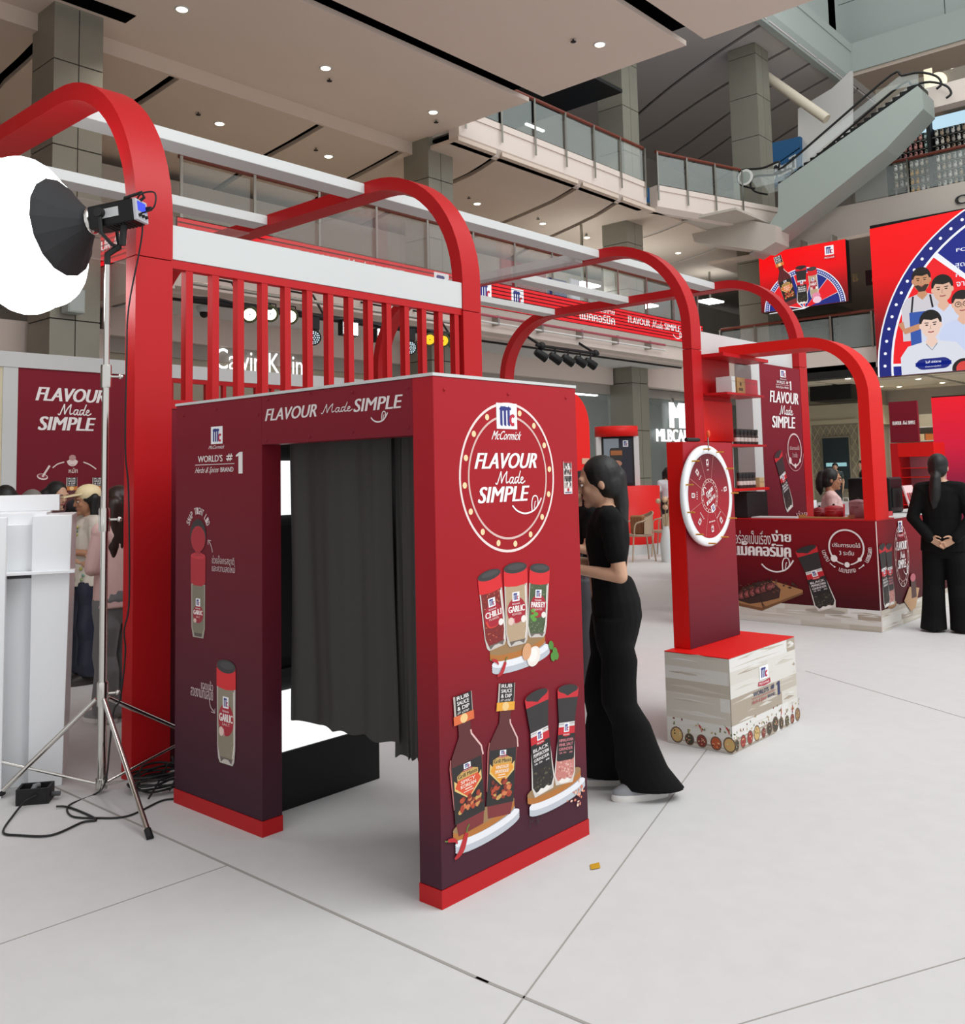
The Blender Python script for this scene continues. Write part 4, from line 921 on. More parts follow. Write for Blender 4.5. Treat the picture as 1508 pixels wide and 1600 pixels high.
# side arch on the counter
t = thing('counter_arch', 'low red arch standing on the counter corner and meeting the third portal', 'arch', (6.62, .72, 1.04))
yc, zt, R, th = .72, 2.84, .62, .105
pts = [(yc, 1.04), (yc, zt-R)]+[(yc+R-R*math.cos(a), zt-R+R*math.sin(a)) for a in [math.pi/2*i/14 for i in range(1, 15)]]+[(2.255, zt)]
inn = [(yc+th, 1.04), (yc+th, zt-R)]+[(yc+R-(R-th)*math.cos(a), zt-R+(R-th)*math.sin(a)) for a in [math.pi/2*i/14 for i in range(1, 15)]]+[(2.255, zt-th)]
b = MB(); x0, x1 = 6.62, 6.98
for i in range(len(pts)-1):
    q = [pts[i], pts[i+1], inn[i+1], inn[i]]; b.add([(x, *p) for x in (x0, x1) for p in q], [(3, 2, 1, 0), (4, 5, 6, 7)], 'red_bright')
b.grid([[(x0, *p) for p in pts], [(x1, *p) for p in pts]], 'red_bright', smooth=False); b.grid([[(x1, *p) for p in inn], [(x0, *p) for p in inn]], 'red_bright', smooth=False)
for k in (0, -1): b.add([(x0, *pts[k]), (x1, *pts[k]), (x1, *inn[k]), (x0, *inn[k])], [(0, 1, 2, 3)], 'red_bright')
b.build('bend', t)
# shelf tower beside the third portal leg
t = thing('shelf_tower', 'red shelf tower with two boards beside the third portal leg', 'shelf', (6.27, 1.8, 0))
B(6.26, 6.93, 2.3, 2.34, 1.042, 2.74, 'red_paint').build('back_board', t); B(6.26, 7.3, 2.02, 2.3, 2.7, 2.735, 'red_paint').build('top_rail', t)
for z in (1.80, 2.33): B(6.27, 7.12, 2.0, 2.3, z-.022, z, 'red_paint').build('shelf_board', t)
B(6.27, 7.14, 2.0, 2.3, 1.32, 1.345, 'red_bright').build('shelf_board', t)
B(6.27, 6.92, 2.28, 2.3, 1.84, 2.26, 'red_bright').build('insert_board', t)
B(6.64, 7.12, 2.02, 2.28, 1.041, 1.3, 'black').build('dark_cabinet', t)
def carton(name, lab, x0, x1, y0, y1, z0, z1, m, art=None): 
    c = thing(name, lab, 'box', ((x0+x1)/2, (y0+y1)/2, z0)); B(x0, x1, y0, y1, z0, z1, m).build('carton', c, .002); B(x0+.002, x1-.002, y0-.001, y0+.003, z1-.05, z1-.046, '#8A6A4A').build('lid_edge', c); return c
c = carton('gift_box', 'white faced gift box on the upper red shelf', 6.42, 6.5, 2.02, 2.2, 2.331, 2.5, 'white_paint')
c = carton('gift_box.001', 'tan box with a dark stamp on the upper red shelf', 6.58, 6.76, 2.04, 2.2, 2.331, 2.5, '#B08A55')
A = Art((6.58, 2.04, 2.331), (1, 0, 0), (0, 0, 1), (0, -1, 0), lift=.003); A.rect(.03, .12, .03, .06, '#5A4024'); A.ell(.075, .1, .02, .02, '#5A4024'); A.done(c)
carton('gift_box.002', 'pink red box beside the tan one on the upper shelf', 6.78, 7.1, 2.06, 2.24, 2.331, 2.5, '#C2404C')
def spice_jar(lab, loc, group, cap='#1B1819', body='#3A2C28', h=.16):
    t = thing('spice_jar', lab, 'jar', loc, group); x, y, z = loc
    b = MB(); b.lathe(loc, ((.028, 0), (.03, .01), (.03, h*.55), (.024, h*.68)), body, 12); b.build('glass_body', t)
    b = MB(); b.lathe((x, y, z+h*.66), ((.027, 0), (.031, h*.3), (.026, h*.36)), cap, 12); b.build('cap', t)
    b = MB(); b.lathe((x, y, z+h*.2), ((.0308, 0), (.0308, h*.26)), '#D8CFC8', 12); b.build('label_band', t); return t
N = ('first', 'second', 'third', 'fourth', 'fifth', 'sixth')
j0 = spice_jar('first dark capped spice jar from the portal leg on the lower red shelf', (6.64, 2.1, 1.8005), 'spice jars on the lower red shelf')
for k in range(1, 6): dup(j0, (6.64+.085*k, 2.1, 1.8005), N[k]+' dark capped spice jar from the portal leg on the lower red shelf')
for k in range(5): dup(j0, (6.66+.075*k, 2.1, 1.3455), N[k]+' dark spice jar from the portal leg on the bottom red shelf', group='spice jars on the bottom shelf')
c = carton('tray_box', 'cream open display carton on the bottom red shelf', 7.02, 7.13, 2.05, 2.2, 1.346, 1.45, '#C9B483')
# graphic wall with white post
t = thing('graphic_wall.001', 'tall maroon wall with slanting grinder print beside the white post', 'wall panel', (7.5, 2.27, 0))
B(7.56, 8.69, 2.26, 2.3, 0, 2.745, 'maroon_print').build('print_sheet', t); B(7.35, 7.56, 2.25, 2.45, 0, 2.745, 'white_paint').build('white_post', t); B(6.3, 8.69, 2.345, 2.4, 2.75, 3.0, 'white_paint').build('header_board', t)
B(7.05, 7.36, 2.26, 2.3, 2.7, 2.75, 'white_paint').build('soffit_strip', t)
A = Art((0, 2.26, 0), (1, 0, 0), (0, 0, 1), (0, -1, 0), lift=.004, step=.00007)
A.logo(*bx((8.128, 2.617), (8.28, 2.703)), ribbon='#6E1C2C'); A.worlds(*bx((7.99, 2.473), (8.428, 2.582)))
A.flavour(*bx((7.82, 2.013), (8.616, 2.444)), smile=False, shear=.03)
cx, cz = (8.423, 1.758); A.ring(cx, cz, .19, .19, .02, '#D9C0BF'); A.text('ปรับการบดได้', cx-.14, cx+.14, cz-.0, cz+.05, '#C9A5A6', .01); A.text('3 ระดับ', cx-.07, cx+.07, cz-.09, cz-.03, '#C9A5A6', .01)
A.ring(cx, cz, .25, .25, .01, '#B98085', 190, 350)
for a, rr in ((222, .04), (270, .03), (318, .025)): tt = math.radians(a); A.ell(cx+.19*math.cos(tt), cz+.19*math.sin(tt), rr, rr, '#E0CCCB', 12)
A.place((8.214, 1.059), (7.942, 1.734)).grinder('pepper', (('BLACK', .034), ('PEPPERCORN', .034), ('GRINDER', .03))); A.reset()
A.text('ง่าย', *bx((8.365, 0.963), (8.688, 1.032)), '#C99CA0', .02)
A.done(t)
# things on the counter
def pot(lab, loc, r, h, col):
    t = thing('cooking_pot', lab, 'pot', loc, 'red pots on the counter'); b = MB(); b.lathe(loc, ((r*.85, 0), (r, h*.15), (r, h), (r*.94, h), (r*.92, h*.2)), col, 20); b.build('body', t)
    x, y, z = loc; b = MB(); b.lathe((x, y, z+h), ((r*1.02, 0), (r*.9, .015), (r*.2, .03)), col, 20); b.ball((x, y, z+h+.035), .012, 'black'); b.build('lid', t)
    for s in (-1, 1): b = MB(); b.tube([(x+s*r, y-.03, z+h*.75), (x+s*(r+.03), y-.02, z+h*.77), (x+s*(r+.03), y+.02, z+h*.77), (x+s*r, y+.03, z+h*.75)], .007, col, 6); b.build('handle', t)
    return t
pot('low red pot with knob in front of the server', (7.0, 1.26, 1.04), .09, .09, '#B5202A'); pot('tall red grey pot beside the counter arch leg', (7.02, 1.02, 1.04), .09, .15, '#A8757A')
pot('small dark red pot between server and arch leg', (7.08, 1.44, 1.04), .06, .07, '#8E1B25')
t = thing('wood_tray', 'wooden serving tray before the server', 'tray', (6.8, 1.25, 1.04)); B(6.7, 6.86, 1.0, 1.5, 1.041, 1.052, 'wood').build('tray_base', t)
for y in (1.0, 1.49): B(6.7, 6.86, y, y+.012, 1.052, 1.075, 'wood').build('tray_rim', t)
t = thing('paper_stack', 'flat white paper stack on the counter edge', 'paper', (6.7, 1.7, 1.04)); B(6.64, 6.84, 1.5, 1.98, 1.041, 1.052, 'white_paint').build('sheets', t); B(6.645, 6.835, 1.51, 1.97, 1.052, 1.054, '#D8D8D6').build('top_sheet', t)
t = thing('food_tray', 'red tray of sample cups beside the suited woman', 'tray', (7.35, 1.0, 1.04)); B(7.2, 7.5, .85, 1.1, 1.041, 1.05, '#B5202A').build('tray_base', t)
for x0, x1, y0, y1 in ((7.2, 7.5, .85, .862), (7.2, 7.5, 1.088, 1.1), (7.2, 7.212, .85, 1.1), (7.488, 7.5, .85, 1.1)): B(x0, x1, y0, y1, 1.05, 1.085, '#C22630').build('tray_rim', t)
g0 = None
for k in range(6):
    x, y = 7.24+.045*k, .92+.1*(k % 2)
    if g0 is None:
        g0 = thing('grinder_jar', 'first small black topped grinder jar in the red tray', 'jar', (x, y, 1.05), 'grinder jars in the red tray')
        b = MB(); b.lathe((x, y, 1.05), ((.022, 0), (.024, .05), (.02, .09)), '#C9A49F', 10); b.build('glass_body', g0); b = MB(); b.lathe((x, y, 1.14), ((.021, 0), (.026, .06), (.02, .065)), 'black', 10); b.build('cap', g0)
    else: dup(g0, (x, y, 1.05), N[k]+' small black topped grinder jar in the red tray')
t = thing('machine', 'black drinks machine behind the counter arch leg', 'machine', (7.9, 1.2, 1.04)); B(7.9, 8.3, 1.0, 1.45, 1.041, 1.42, 'black_metal').build('housing', t, .02); B(7.95, 8.25, .99, 1.0, 1.1, 1.3, 'dark').build('front_plate', t)
t = thing('sign_card', 'leaning printed menu card beside the black machine', 'card', (8.2, .9, 1.04)); b = MB(); b.hexa([(8.0, .82, 1.04), (8.3, .82, 1.04), (8.3, .835, 1.04), (8.0, .835, 1.04), (8.0, .9, 1.33), (8.3, .9, 1.33), (8.3, .915, 1.33), (8.0, .915, 1.33)], '#E3C6C6'); b.build('card', t)
A = Art((8.0, .82, 1.04), (1, 0, 0), Vector((0, .08, .29)).normalized(), (0, -1, .27), lift=.003)
for k in range(4): A.rrect(.03+.065*k, .08+.065*k, .12, .22, .01, ('#B5202A', '#6E2A2A', '#A83A3A', '#8A1F28')[k])
A.rect(.03, .26, .06, .08, '#A83A44'); A.done(t)
t = thing('work_table', 'long back table with white gift bags behind the server', 'table', (9.8, 2.2, 0)); B(9.4, 10.0, 1.2, 4.5, .9, .95, 'white_paint').build('table_top', t); B(9.4, 9.44, 1.2, 4.5, 0, .9, '#8E1B28').build('front_skirt', t)
bg = None
for k, (y, h) in enumerate(((2.6, .17), (2.35, .14), (2.1, .15), (1.9, .12), (3.0, .16))):
    g = thing('gift_bag', N[k]+' white paper gift bag in the row on the back table', 'bag', (9.5, y, .95), 'white gift bags on the back table'); B(9.46, 9.62, y-.09, y+.09, .951, .95+h, 'white_gloss').build('bag_body', g)
    b = MB(); b.tube([(9.54, y-.04, .95+h), (9.54, y-.03, .95+h+.05), (9.54, y+.03, .95+h+.05), (9.54, y+.04, .95+h)], .005, 'white_paint', 5); b.build('handle', g)

# ---------------------------------------------------------------- people
mat('skin', '#C79C80', rough=.5); mat('skin_tan', '#A67658', rough=.5); mat('hair', '#090706', rough=.55, noise=.25, nscale=60, bump=.15); mat('hair_brown', '#2A1A15', rough=.4, noise=.25, nscale=60)
mat('black_cloth', '#060607', rough=.9, spec=.25); mat('suit', '#060606', rough=.9, spec=.25)
def capsule(mb, p, q, r0, r1, m, n=10):
    p, q = Vector(p), Vector(q); d = q-p; L = d.length
    if L < 1e-6: mb.ball(p, r0, m, n, 7); return
    d.normalize(); pts = []; R = []
    for t in (-1, -.8, -.45, 0): pts.append(p+d*r0*t); R.append(r0*math.sqrt(max(.0004, 1-t*t)))
    for t in (0, .45, .8, 1): pts.append(q+d*r1*t); R.append(r1*math.sqrt(max(.0004, 1-t*t)))
    mb.tube(pts, R, m, n)
def chain(mb, pts, radii, m):
    for i in range(len(pts)-1): capsule(mb, pts[i], pts[i+1], radii[i], radii[i+1], m)
def loft(mb, rings, m, n=18):
    rows = [[(cx+rx*math.cos(2*math.pi*k/n), cy+ry*math.sin(2*math.pi*k/n), cz) for k in range(n)] for (cx, cy, cz, rx, ry) in rings]
    k0 = len(mb.v); mb.grid(rows, m, closed=True)
    mb.add(rows[0], [tuple(range(n))], m); mb.add(rows[-1], [tuple(range(n))], m)
def fused(mb, name, parent, vox, it=5, m=None):
    """union the overlapping shapes into one continuous skin"""
    me = bpy.data.meshes.new('tmp'); bm = bmesh.new(); vs = [bm.verts.new(p) for p in mb.v]
    for f in mb.f:
        try: bm.faces.new([vs[i] for i in f])
        except ValueError: pass
    bmesh.ops.remove_doubles(bm, verts=bm.verts, dist=1e-5); bmesh.ops.recalc_face_normals(bm, faces=bm.faces); bm.to_mesh(me); bm.free()
    o = bpy.data.objects.new('tmp', me); COL.objects.link(o)
    r = o.modifiers.new('r', 'REMESH'); r.mode = 'VOXEL'; r.voxel_size = vox; r.use_smooth_shade = True
    s = o.modifiers.new('s', 'SMOOTH'); s.factor = .5; s.iterations = it
    dg = bpy.context.evaluated_depsgraph_get(); new = bpy.data.meshes.new_from_object(o.evaluated_get(dg))
    bpy.data.objects.remove(o); bpy.data.meshes.remove(me)
    new.materials.clear(); new.materials.append(m or mb.mats[0]); new.name = name
    ob = bpy.data.objects.new(name, new); COL.objects.link(ob); ob.parent = parent
    new.polygons.foreach_set('use_smooth', [True]*len(new.polygons)); return ob
def hand(mb, w, d, n, th, curl, m):
    """palm and five bent fingers: d along the hand, n out of the palm, th towards the thumb"""
    w, d, n, th = Vector(w), Vector(d).normalized(), Vector(n).normalized(), Vector(th).normalized()
    for i, (L, o) in enumerate(((.068, .03), (.076, .011), (.07, -.009), (.055, -.027))):
        b = w+d*(.085-.006*abs(i-1))+th*o; capsule(mb, w+th*o*.5, b, .0125, .0105, m, 8)
        p = b; a = curl*.5
        for k in range(3):
            q = p+(d*math.cos(a)+n*math.sin(a))*L*(.42, .32, .26)[k]; capsule(mb, p, q, .0088-.0006*k, .0083-.0006*k, m, 8); p = q; a += curl
    p = w+d*.025+th*.024; q = p+(d*.55+th*.75+n*.25).normalized()*.036; r = q+(d*.85+th*.25+n*.3).normalized()*.03; e = r+(d*.9+n*.45).normalized()*.024
    capsule(mb, p, q, .0125, .0105, m, 8); capsule(mb, q, r, .0102, .009, m, 8); capsule(mb, r, e, .009, .0075, m, 8)
DEF = dict(pel=(0, 0, .9), wai=(0, 0, 1.04), che=(.0, 0, 1.2), nk=(-.01, 0, 1.36), hd=(.015, 0, 1.5), yaw=0, pitch=0,
           sl=(-.01, .165, 1.31), sr=(-.01, -.165, 1.31), el=(-.03, .22, 1.05), er=(-.03, -.22, 1.05), wl=(.05, .2, .82), wr=(.05, -.2, .82),
           hl=(0, .085, .86), hr=(0, -.085, .86), kl=(.01, .09, .47), kr=(.01, -.09, .47), al=(-.02, .1, .08), ar=(-.02, -.1, .08), tl=(.15, .11, .03), tr=(.15, -.11, .03),
           hdl=(.2, -.1, -1), hdr=(.2, .1, -1), cl=.35, cr=.35, nl=None, nr=None, ttl=None, ttr=None)
def person(label, loc, rot, H=1.62, vox=.008, skin='skin', hair='hair', hairkind='tail', top='black_cloth', sleeve=.55, bottom='black_cloth', legs=None, shoe='#8F9194', sole='#E6E4E0', tops=1.0, torso=None, hem=.06, group=None, tail=None, neckline=1.34, jacket=False, **kw):
    J = dict(DEF); J.update(kw); k = H/1.62
    t = thing('person', label, 'person', loc, group)
    V = {a: Vector(b) for a, b in J.items() if isinstance(b, tuple)}
    yw = Matrix.Rotation(J['yaw'], 3, 'Z') @ Matrix.Rotation(J['pitch'], 3, 'Y'); hd = V['hd']
    hp = lambda x, y, z: hd+yw @ Vector((x, y, z))
    # body: one continuous surface
    b = MB()
    b.ball(hd+yw @ Vector((-.012, 0, .022)), (.098, .076, .098), skin, 16, 12, yw); b.ball(hp(.022, 0, -.04), (.068, .06, .075), skin, 14, 10, yw)
    capsule(b, hp(.075, 0, -.088), hp(.06, 0, -.08), .022, .032, skin); capsule(b, hp(.088, 0, .022), hp(.104, 0, -.02), .009, .013, skin); b.ball(hp(.106, 0, -.022), (.011, .014, .009), skin, 10, 7, yw)
    capsule(b, hp(.083, -.016, -.054), hp(.083, .016, -.054), .011, .011, skin); capsule(b, hp(.08, -.04, .034), hp(.08, .04, .034), .015, .015, skin)
    for s in (-1, 1): b.ball(hp(-.012, .078*s, -.01), (.017, .009, .03), skin, 10, 8, yw); b.ball(hp(.06, .034*s, -.02), (.026, .022, .024), skin, 10, 7, yw)
    chain(b, [V['nk']-Vector((0, 0, .05)), hp(-.022, 0, -.075)], [.054, .05], skin)
    chain(b, [V['pel'], V['wai'], V['che']], [.11, .095, .11], skin); chain(b, [V['sl'], V['che'], V['sr']], [.045, .1, .045], skin); chain(b, [V['sl'], V['nk'], V['sr']], [.04, .05, .04], skin)
    for s in 'lr':
        chain(b, [V['s'+s], V['e'+s], V['w'+s]], [.043, .035, .024], skin); chain(b, [V['h'+s], V['k'+s], V['a'+s]], [.075, .052, .036], skin); capsule(b, V['a'+s], V['a'+s].lerp(V['t'+s], .6), .034, .022, skin)
        d = Vector(J['hd'+s]); th = Vector(J['tt'+s] or (.9, 0, .1)); n = Vector(J['n'+s] or d.cross(th)*(1 if s == 'l' else -1)); hand(b, V['w'+s], d, n, th, J['c'+s], skin)
    fused(b, 'body', t, vox, 3, MATS[skin])
    # face
    f = MB()
    for s in (-1, 1):
        f.ball(hp(.083, .032*s, .008), (.008, .014, .007), '#E9E2DC', 8, 6, yw); f.ball(hp(.0885, .032*s, .008), (.0045, .007, .0065), '#1A1412', 8, 6, yw); f.tube([hp(.089, .014*s, .03), hp(.092, .032*s, .036), hp(.082, .052*s, .03)], .0035, '#1F1714', 5)
    f.tube([hp(.088, -.02, -.055), hp(.0955, 0, -.054), hp(.088, .02, -.055)], .0055, '#A8575A', 6); f.build('face', t, off=(0, 0, 0))
    # hair
    h = MB()
    h.ball(hp(-.026, 0, .034), (.1, .09, .1), hair, 16, 12, yw); h.ball(hp(-.045, 0, -.015), (.08, .086, .085), hair, 14, 10, yw)
    T = tail
    if hairkind == 'tail':
        q0_ = Matrix.Rotation(J['yaw'], 3, 'Z'); b0_ = hp(*(T or ((-.1, 0, .05),))[0]); t0_ = Vector((T or ((-.1, 0, .05),))[0]); p = [b0_+q0_ @ (Vector(q)-t0_) for q in (T or ((-.1, 0, .05), (-.145, 0, .02), (-.15, 0, -.1), (-.13, .01, -.28), (-.12, .01, -.4)))]; r = (.03, .036, .045, .042, .014)
        for a, c in zip(((0, 0, 0), (0, .02, -.01), (.01, -.02, .01)), (1, .8, .8)): chain(h, [q+Vector(a) for q in p], [x*c for x in r], hair)
    if hairkind == 'long':
        for y in (-.075, -.04, 0, .04, .075): chain(h, [hp(-.06+.0*y, y, .0), hp(-.085+abs(y)*.4, y*1.2, -.15), hp(-.1+abs(y)*.4, y*1.3, -.3), hp(-.1+abs(y)*.3, y*1.25, -.46)], [.055, .055, .05, .02], hair)
    if hairkind == 'bob':
        for y in (-.08, 0, .08): chain(h, [hp(-.04, y, .02), hp(-.055+abs(y)*.5, y*1.05, -.12)], [.04, .03], hair)
    if hairkind == 'short': h.ball(hp(.0, 0, .06), (.092, .084, .065), hair, 14, 9, yw)
    fused(h, 'hair', t, max(vox, .008), 3, MATS[hair] if isinstance(hair, str) and hair in MATS else cmat(hair))
    if hairkind == 'tail':
        p = hp(*(T or ((-.125, 0, .035),))[0 if T else 0]); e = MB(); e.ball(p, (.02, .03, .03), '#D9D2CC' if not jacket else '#151515', 10, 6); e.build('hair_tie', t, off=(0, 0, 0))
    # top with sleeves
    c = MB(); k2 = tops
    loft(c, torso or [(0, 0, hem+.9-.06, .112*k2, .165*k2), (0, 0, .96, .105*k2, .15*k2), (V['wai'].x, 0, 1.06, .1*k2, .135*k2), (V['che'].x, 0, 1.2, .118*k2, .155*k2), (V['che'].x-.005, 0, 1.29, .1*k2, .165*k2), (V['nk'].x, 0, 1.345, .062*k2, .1*k2)], top)
    chain(c, [V['sl'], V['nk']-Vector((0, 0, .035)), V['sr']], [.06*k2+.003, .066, .06*k2+.003], top); chain(c, [V['sl'], V['che'], V['sr']], [.06*k2+.003, .112*k2, .06*k2+.003], top)
    for s in 'lr':
        S_, E_, W_ = V['s'+s], V['e'+s], V['w'+s]
        if sleeve <= 1: chain(c, [S_, S_.lerp(E_, sleeve)], [.058*k2, .056*k2], top)
        else: chain(c, [S_, E_, E_.lerp(W_, sleeve-1)], [.058*k2, .05*k2, .04*k2], top)
    fused(c, 'jacket' if jacket else 'shirt', t, max(vox, .008), 4)
    # trousers
    g = MB(); w = legs or (.085, .075, .09, .1)
    loft(g, [(V['pel'].x+.012, 0, 1.03, .1, .134), (V['pel'].x, 0, 1.0, .105, .14), (V['pel'].x-.01, 0, .92, .12, .165), (V['hl'].x*.5+V['hr'].x*.5-.02, 0, .84, .122, .168), (V['hl'].x*.5+V['hr'].x*.5-.014, 0, .76, .108, .158), (V['hl'].x*.5+V['hr'].x*.5-.008, 0, .67, .086, .14)], bottom)
    for s in 'lr':
        h_, k_, a_ = V['h'+s], V['k'+s], V['a'+s]
        L = [(h_.x, h_.y, .84, w[0]*1.15, w[0])]
        for i in range(1, 9):
            z = .84+(hem-.84)*i/8
            if z > k_.z: u = (.84-z)/(.84-k_.z); p = h_.lerp(k_, u); r = w[0]+(w[1]-w[0])*u
            else: u = (k_.z-z)/(k_.z-hem); p = k_.lerp(a_, u); r = w[1]+(w[2]-w[1])*u*u
            L.append((p.x+(.012*math.sin(i*2.1)), p.y, z, r*(1+(w[3]/w[2]-1)*i/8), r))
        loft(g, L, bottom)
    fused(g, 'trousers', t, max(vox, .008), 3)
    for s in 'lr':
        a_, q = V['a'+s], V['t'+s]; d = Vector((q.x-a_.x, q.y-a_.y, 0)).normalized(); yv = Vector((-d.y, d.x, 0)); b0 = Vector((a_.x, a_.y, 0))
        pt = lambda x, y, z: b0+d*x+yv*y+Vector((0, 0, z)); n = 20
        def ringp(z, sc): return [pt(.055+.145*math.cos(2*math.pi*i/n)*sc, .045*math.sin(2*math.pi*i/n)*(1+.15*math.cos(2*math.pi*i/n))*sc, z) for i in range(n)]
        m1 = MB(); m1.grid([ringp(.0, .97), ringp(.012, 1.0), ringp(.03, .98)], sole, closed=True); m1.add(ringp(0, .97), [tuple(range(n))], sole); m1.add(ringp(.03, .98), [tuple(range(n))], sole); so = m1.build('sole', t, off=(0, 0, 0))
        u = MB(); rows = []
        for z, sc, sh in ((.03, .96, 0), (.05, .93, 0), (.07, .8, -.015), (.085, .62, -.035), (.1, .42, -.06)): rows.append([p+d*sh for p in ringp(z, sc)])
        u.grid(rows, shoe, closed=True); u.add(rows[-1], [tuple(range(n))], shoe); u.tube([pt(.1, -.02, .078), pt(.09, .02, .082)], .004, sole, 5); u.tube([pt(.13, -.02, .07), pt(.12, .02, .072)], .004, sole, 5); u.build('shoe', t, off=(0, 0, 0))
    t.rotation_euler = (0, 0, rot); t.scale = (k, k, k)
    return t
R_ = math.radians
# woman with ponytail at the booth
w1 = person('woman in black with long ponytail and grey trainers beside the photo booth', (1.41, .2, 0), R_(126), 1.63, .007, hairkind='tail', tops=.96, sleeve=.62, torso=[(-.012, 0, .94, .1, .13), (-.005, 0, .99, .095, .128), (.003, 0, 1.05, .09, .122), (0, 0, 1.2, .11, .148), (-.005, 0, 1.29, .1, .16), (0, 0, 1.345, .062, .1)], legs=(.088, .07, .105, .15), hem=.045,
    tail=((-.09, 0, .045), (-.115, .0, .02), (-.115, .0, -.12), (-.105, .012, -.3), (-.1, .015, -.46)), pel=(-.02, 0, .9), wai=(.005, 0, 1.04), che=(-.0, 0, 1.2), nk=(0, 0, 1.36), hd=(.035, 0, 1.485), pitch=.22,
    el=(-.05, .2, 1.05), wl=(.16, .13, 1.08), er=(-.04, -.2, 1.05), wr=(.17, -.1, 1.1), hdl=(1, -.1, .15), hdr=(1, .1, .15), ttl=(.1, -.3, 1), ttr=(.1, .3, 1), cl=.5, cr=.5,
    hl=(-.02, .085, .86), hr=(-.01, -.085, .86), kl=(-.03, .08, .47), al=(-.165, .05, .08), tl=(-.01, .1, .03), kr=(.05, -.1, .48), ar=(.03, -.14, .08), tr=(.2, -.14, .03))
ph = thing('phone', 'phone with white back held by the woman at the booth', 'phone', (1.41+rotz((.26, .0, 0), R_(126))[0], .2+rotz((.26, .0, 0), R_(126))[1], 1.12))
b = MB(); b.box(-.006, .004, -.038, .038, -.075, .075, 'white_gloss'); o = b.build('case', ph, .003, off=(0, 0, 0)); b = MB(); b.box(-.0075, -.006, -.034, .034, -.07, .07, 'dark'); b.build('screen', ph, off=(0, 0, 0)); ph.rotation_euler = (0, -.4, R_(126))
# suited woman seen from behind
person('woman in loose black suit seen from behind, hands clasped at her back', (7.02, .25, 0), R_(14), 1.64, .0065, hairkind='tail', jacket=True, top='suit', bottom='suit', sleeve=1.93, tops=1.12, legs=(.1, .095, .115, .12), hem=.02, shoe='#121212', sole='#1A1A1A', hair='hair', yaw=-.25,
    tail=((-.105, 0, -.05), (-.13, 0, -.1), (-.14, .005, -.19), (-.135, .01, -.29), (-.13, .01, -.37)), torso=[(0, 0, .73, .13, .2), (0, 0, .85, .135, .19), (0, 0, 1.02, .12, .165), (0, 0, 1.18, .13, .18), (-.005, 0, 1.29, .105, .185), (-.01, 0, 1.35, .06, .1)],
    sl=(-.01, .165, 1.3), sr=(-.01, -.165, 1.3), el=(-.06, .245, 1.04), er=(-.06, -.245, 1.04), wl=(-.16, .1, .845), wr=(-.165, -.1, .845), hdl=(-.05, -.85, -.45), hdr=(-.05, .85, -.4), ttl=(-.2, 0, .9), ttr=(-.2, 0, .9), nl=(-.9, 0, 0), nr=(-.9, 0, 0), cl=.45, cr=.5,
    al=(-.02, .125, .08), ar=(-.02, -.125, .08), kl=(.01, .1, .47), kr=(.01, -.1, .47), tl=(.15, .15, .03), tr=(.15, -.15, .03))
# server with red apron
mat('pale_pink', '#DDB9B4', rough=.8, noise=.05); mat('shirt_white', '#CFC6B9', rough=.8, noise=.06)
sv = person('server in pale pink shirt and red apron behind the counter', (7.62, 1.52, 0), R_(-66), 1.52, .008, skin='skin_tan', hairkind='tail', top='pale_pink', sleeve=1.9, tops=1.05, bottom='#2A2A30', tail=((-.09, 0, .07), (-.13, 0, .06), (-.15, 0, -.02), (-.15, .01, -.1), (-.14, .01, -.17)),
    el=(.0, .23, 1.06), er=(0, -.23, 1.06), wl=(.22, .14, 1.02), wr=(.22, -.14, 1.02), hdl=(1, -.2, 0), hdr=(1, .2, 0), pitch=.12)
b = MB(); loft(b, [(.012, 0, .6, .13, .17), (.014, 0, .9, .13, .17), (.012, 0, 1.08, .12, .14), (.012, 0, 1.22, .125, .1)], '#C01E30'); b.tube([(.09, .07, 1.22), (.04, .06, 1.34), (-.05, .03, 1.385)], .008, '#C01E30', 6); b.tube([(.09, -.07, 1.22), (.04, -.06, 1.34), (-.05, -.03, 1.385)], .008, '#C01E30', 6); b.build('apron', sv, off=(0, 0, 0))
# visitors behind the podium
cw = person('visitor in cream cap and leaf printed white shirt holding a phone', (1.05, 4.9, 0), R_(172), 1.52, .008, skin='skin_tan', hairkind='bob', top='shirt_white', sleeve=.75, tops=1.22, bottom='#1B2033', legs=(.11, .1, .12, .12), hem=.07, shoe='#2A2622', sole='#3A332E',
    torso=[(0, 0, .8, .15, .2), (0, 0, .95, .15, .195), (0, 0, 1.1, .145, .185), (0, 0, 1.22, .14, .175), (0, 0, 1.3, .11, .17), (0, 0, 1.35, .065, .1)], el=(.0, .24, 1.06), wl=(.22, .1, 1.1), er=(0, -.24, 1.06), wr=(.2, -.08, 1.1), hdl=(1, -.2, .2), hdr=(1, .2, .2), pitch=.15)
b = MB(); c = Vector(DEF['hd']); b.ball(c+Vector((-.015, 0, .06)), (.11, .095, .085), '#E2D0A4', 16, 9); b.hexa([tuple(c+Vector(q)) for q in ((.06, -.075, .055), (.2, -.05, .03), (.2, .05, .03), (.06, .075, .055), (.06, -.075, .068), (.2, -.05, .04), (.2, .05, .04), (.06, .075, .068))], '#E2D0A4'); b.build('cap', cw, off=(0, 0, 0))
lf = MB(); rnd = random.Random(6)
for i in range(46):
    a = rnd.uniform(-2.2, 2.2); z = rnd.choice((rnd.uniform(.84, .98), rnd.uniform(1.16, 1.3))); r0_ = .158 if z < 1.1 else .135; p = Vector((r0_*math.cos(a), r0_*1.27*math.sin(a), z)); lf.ball(p, (.012, .022, .014), rnd.choice(('#6F9A86', '#8AA06A', '#5B8579', '#A7A04E')), 6, 4)
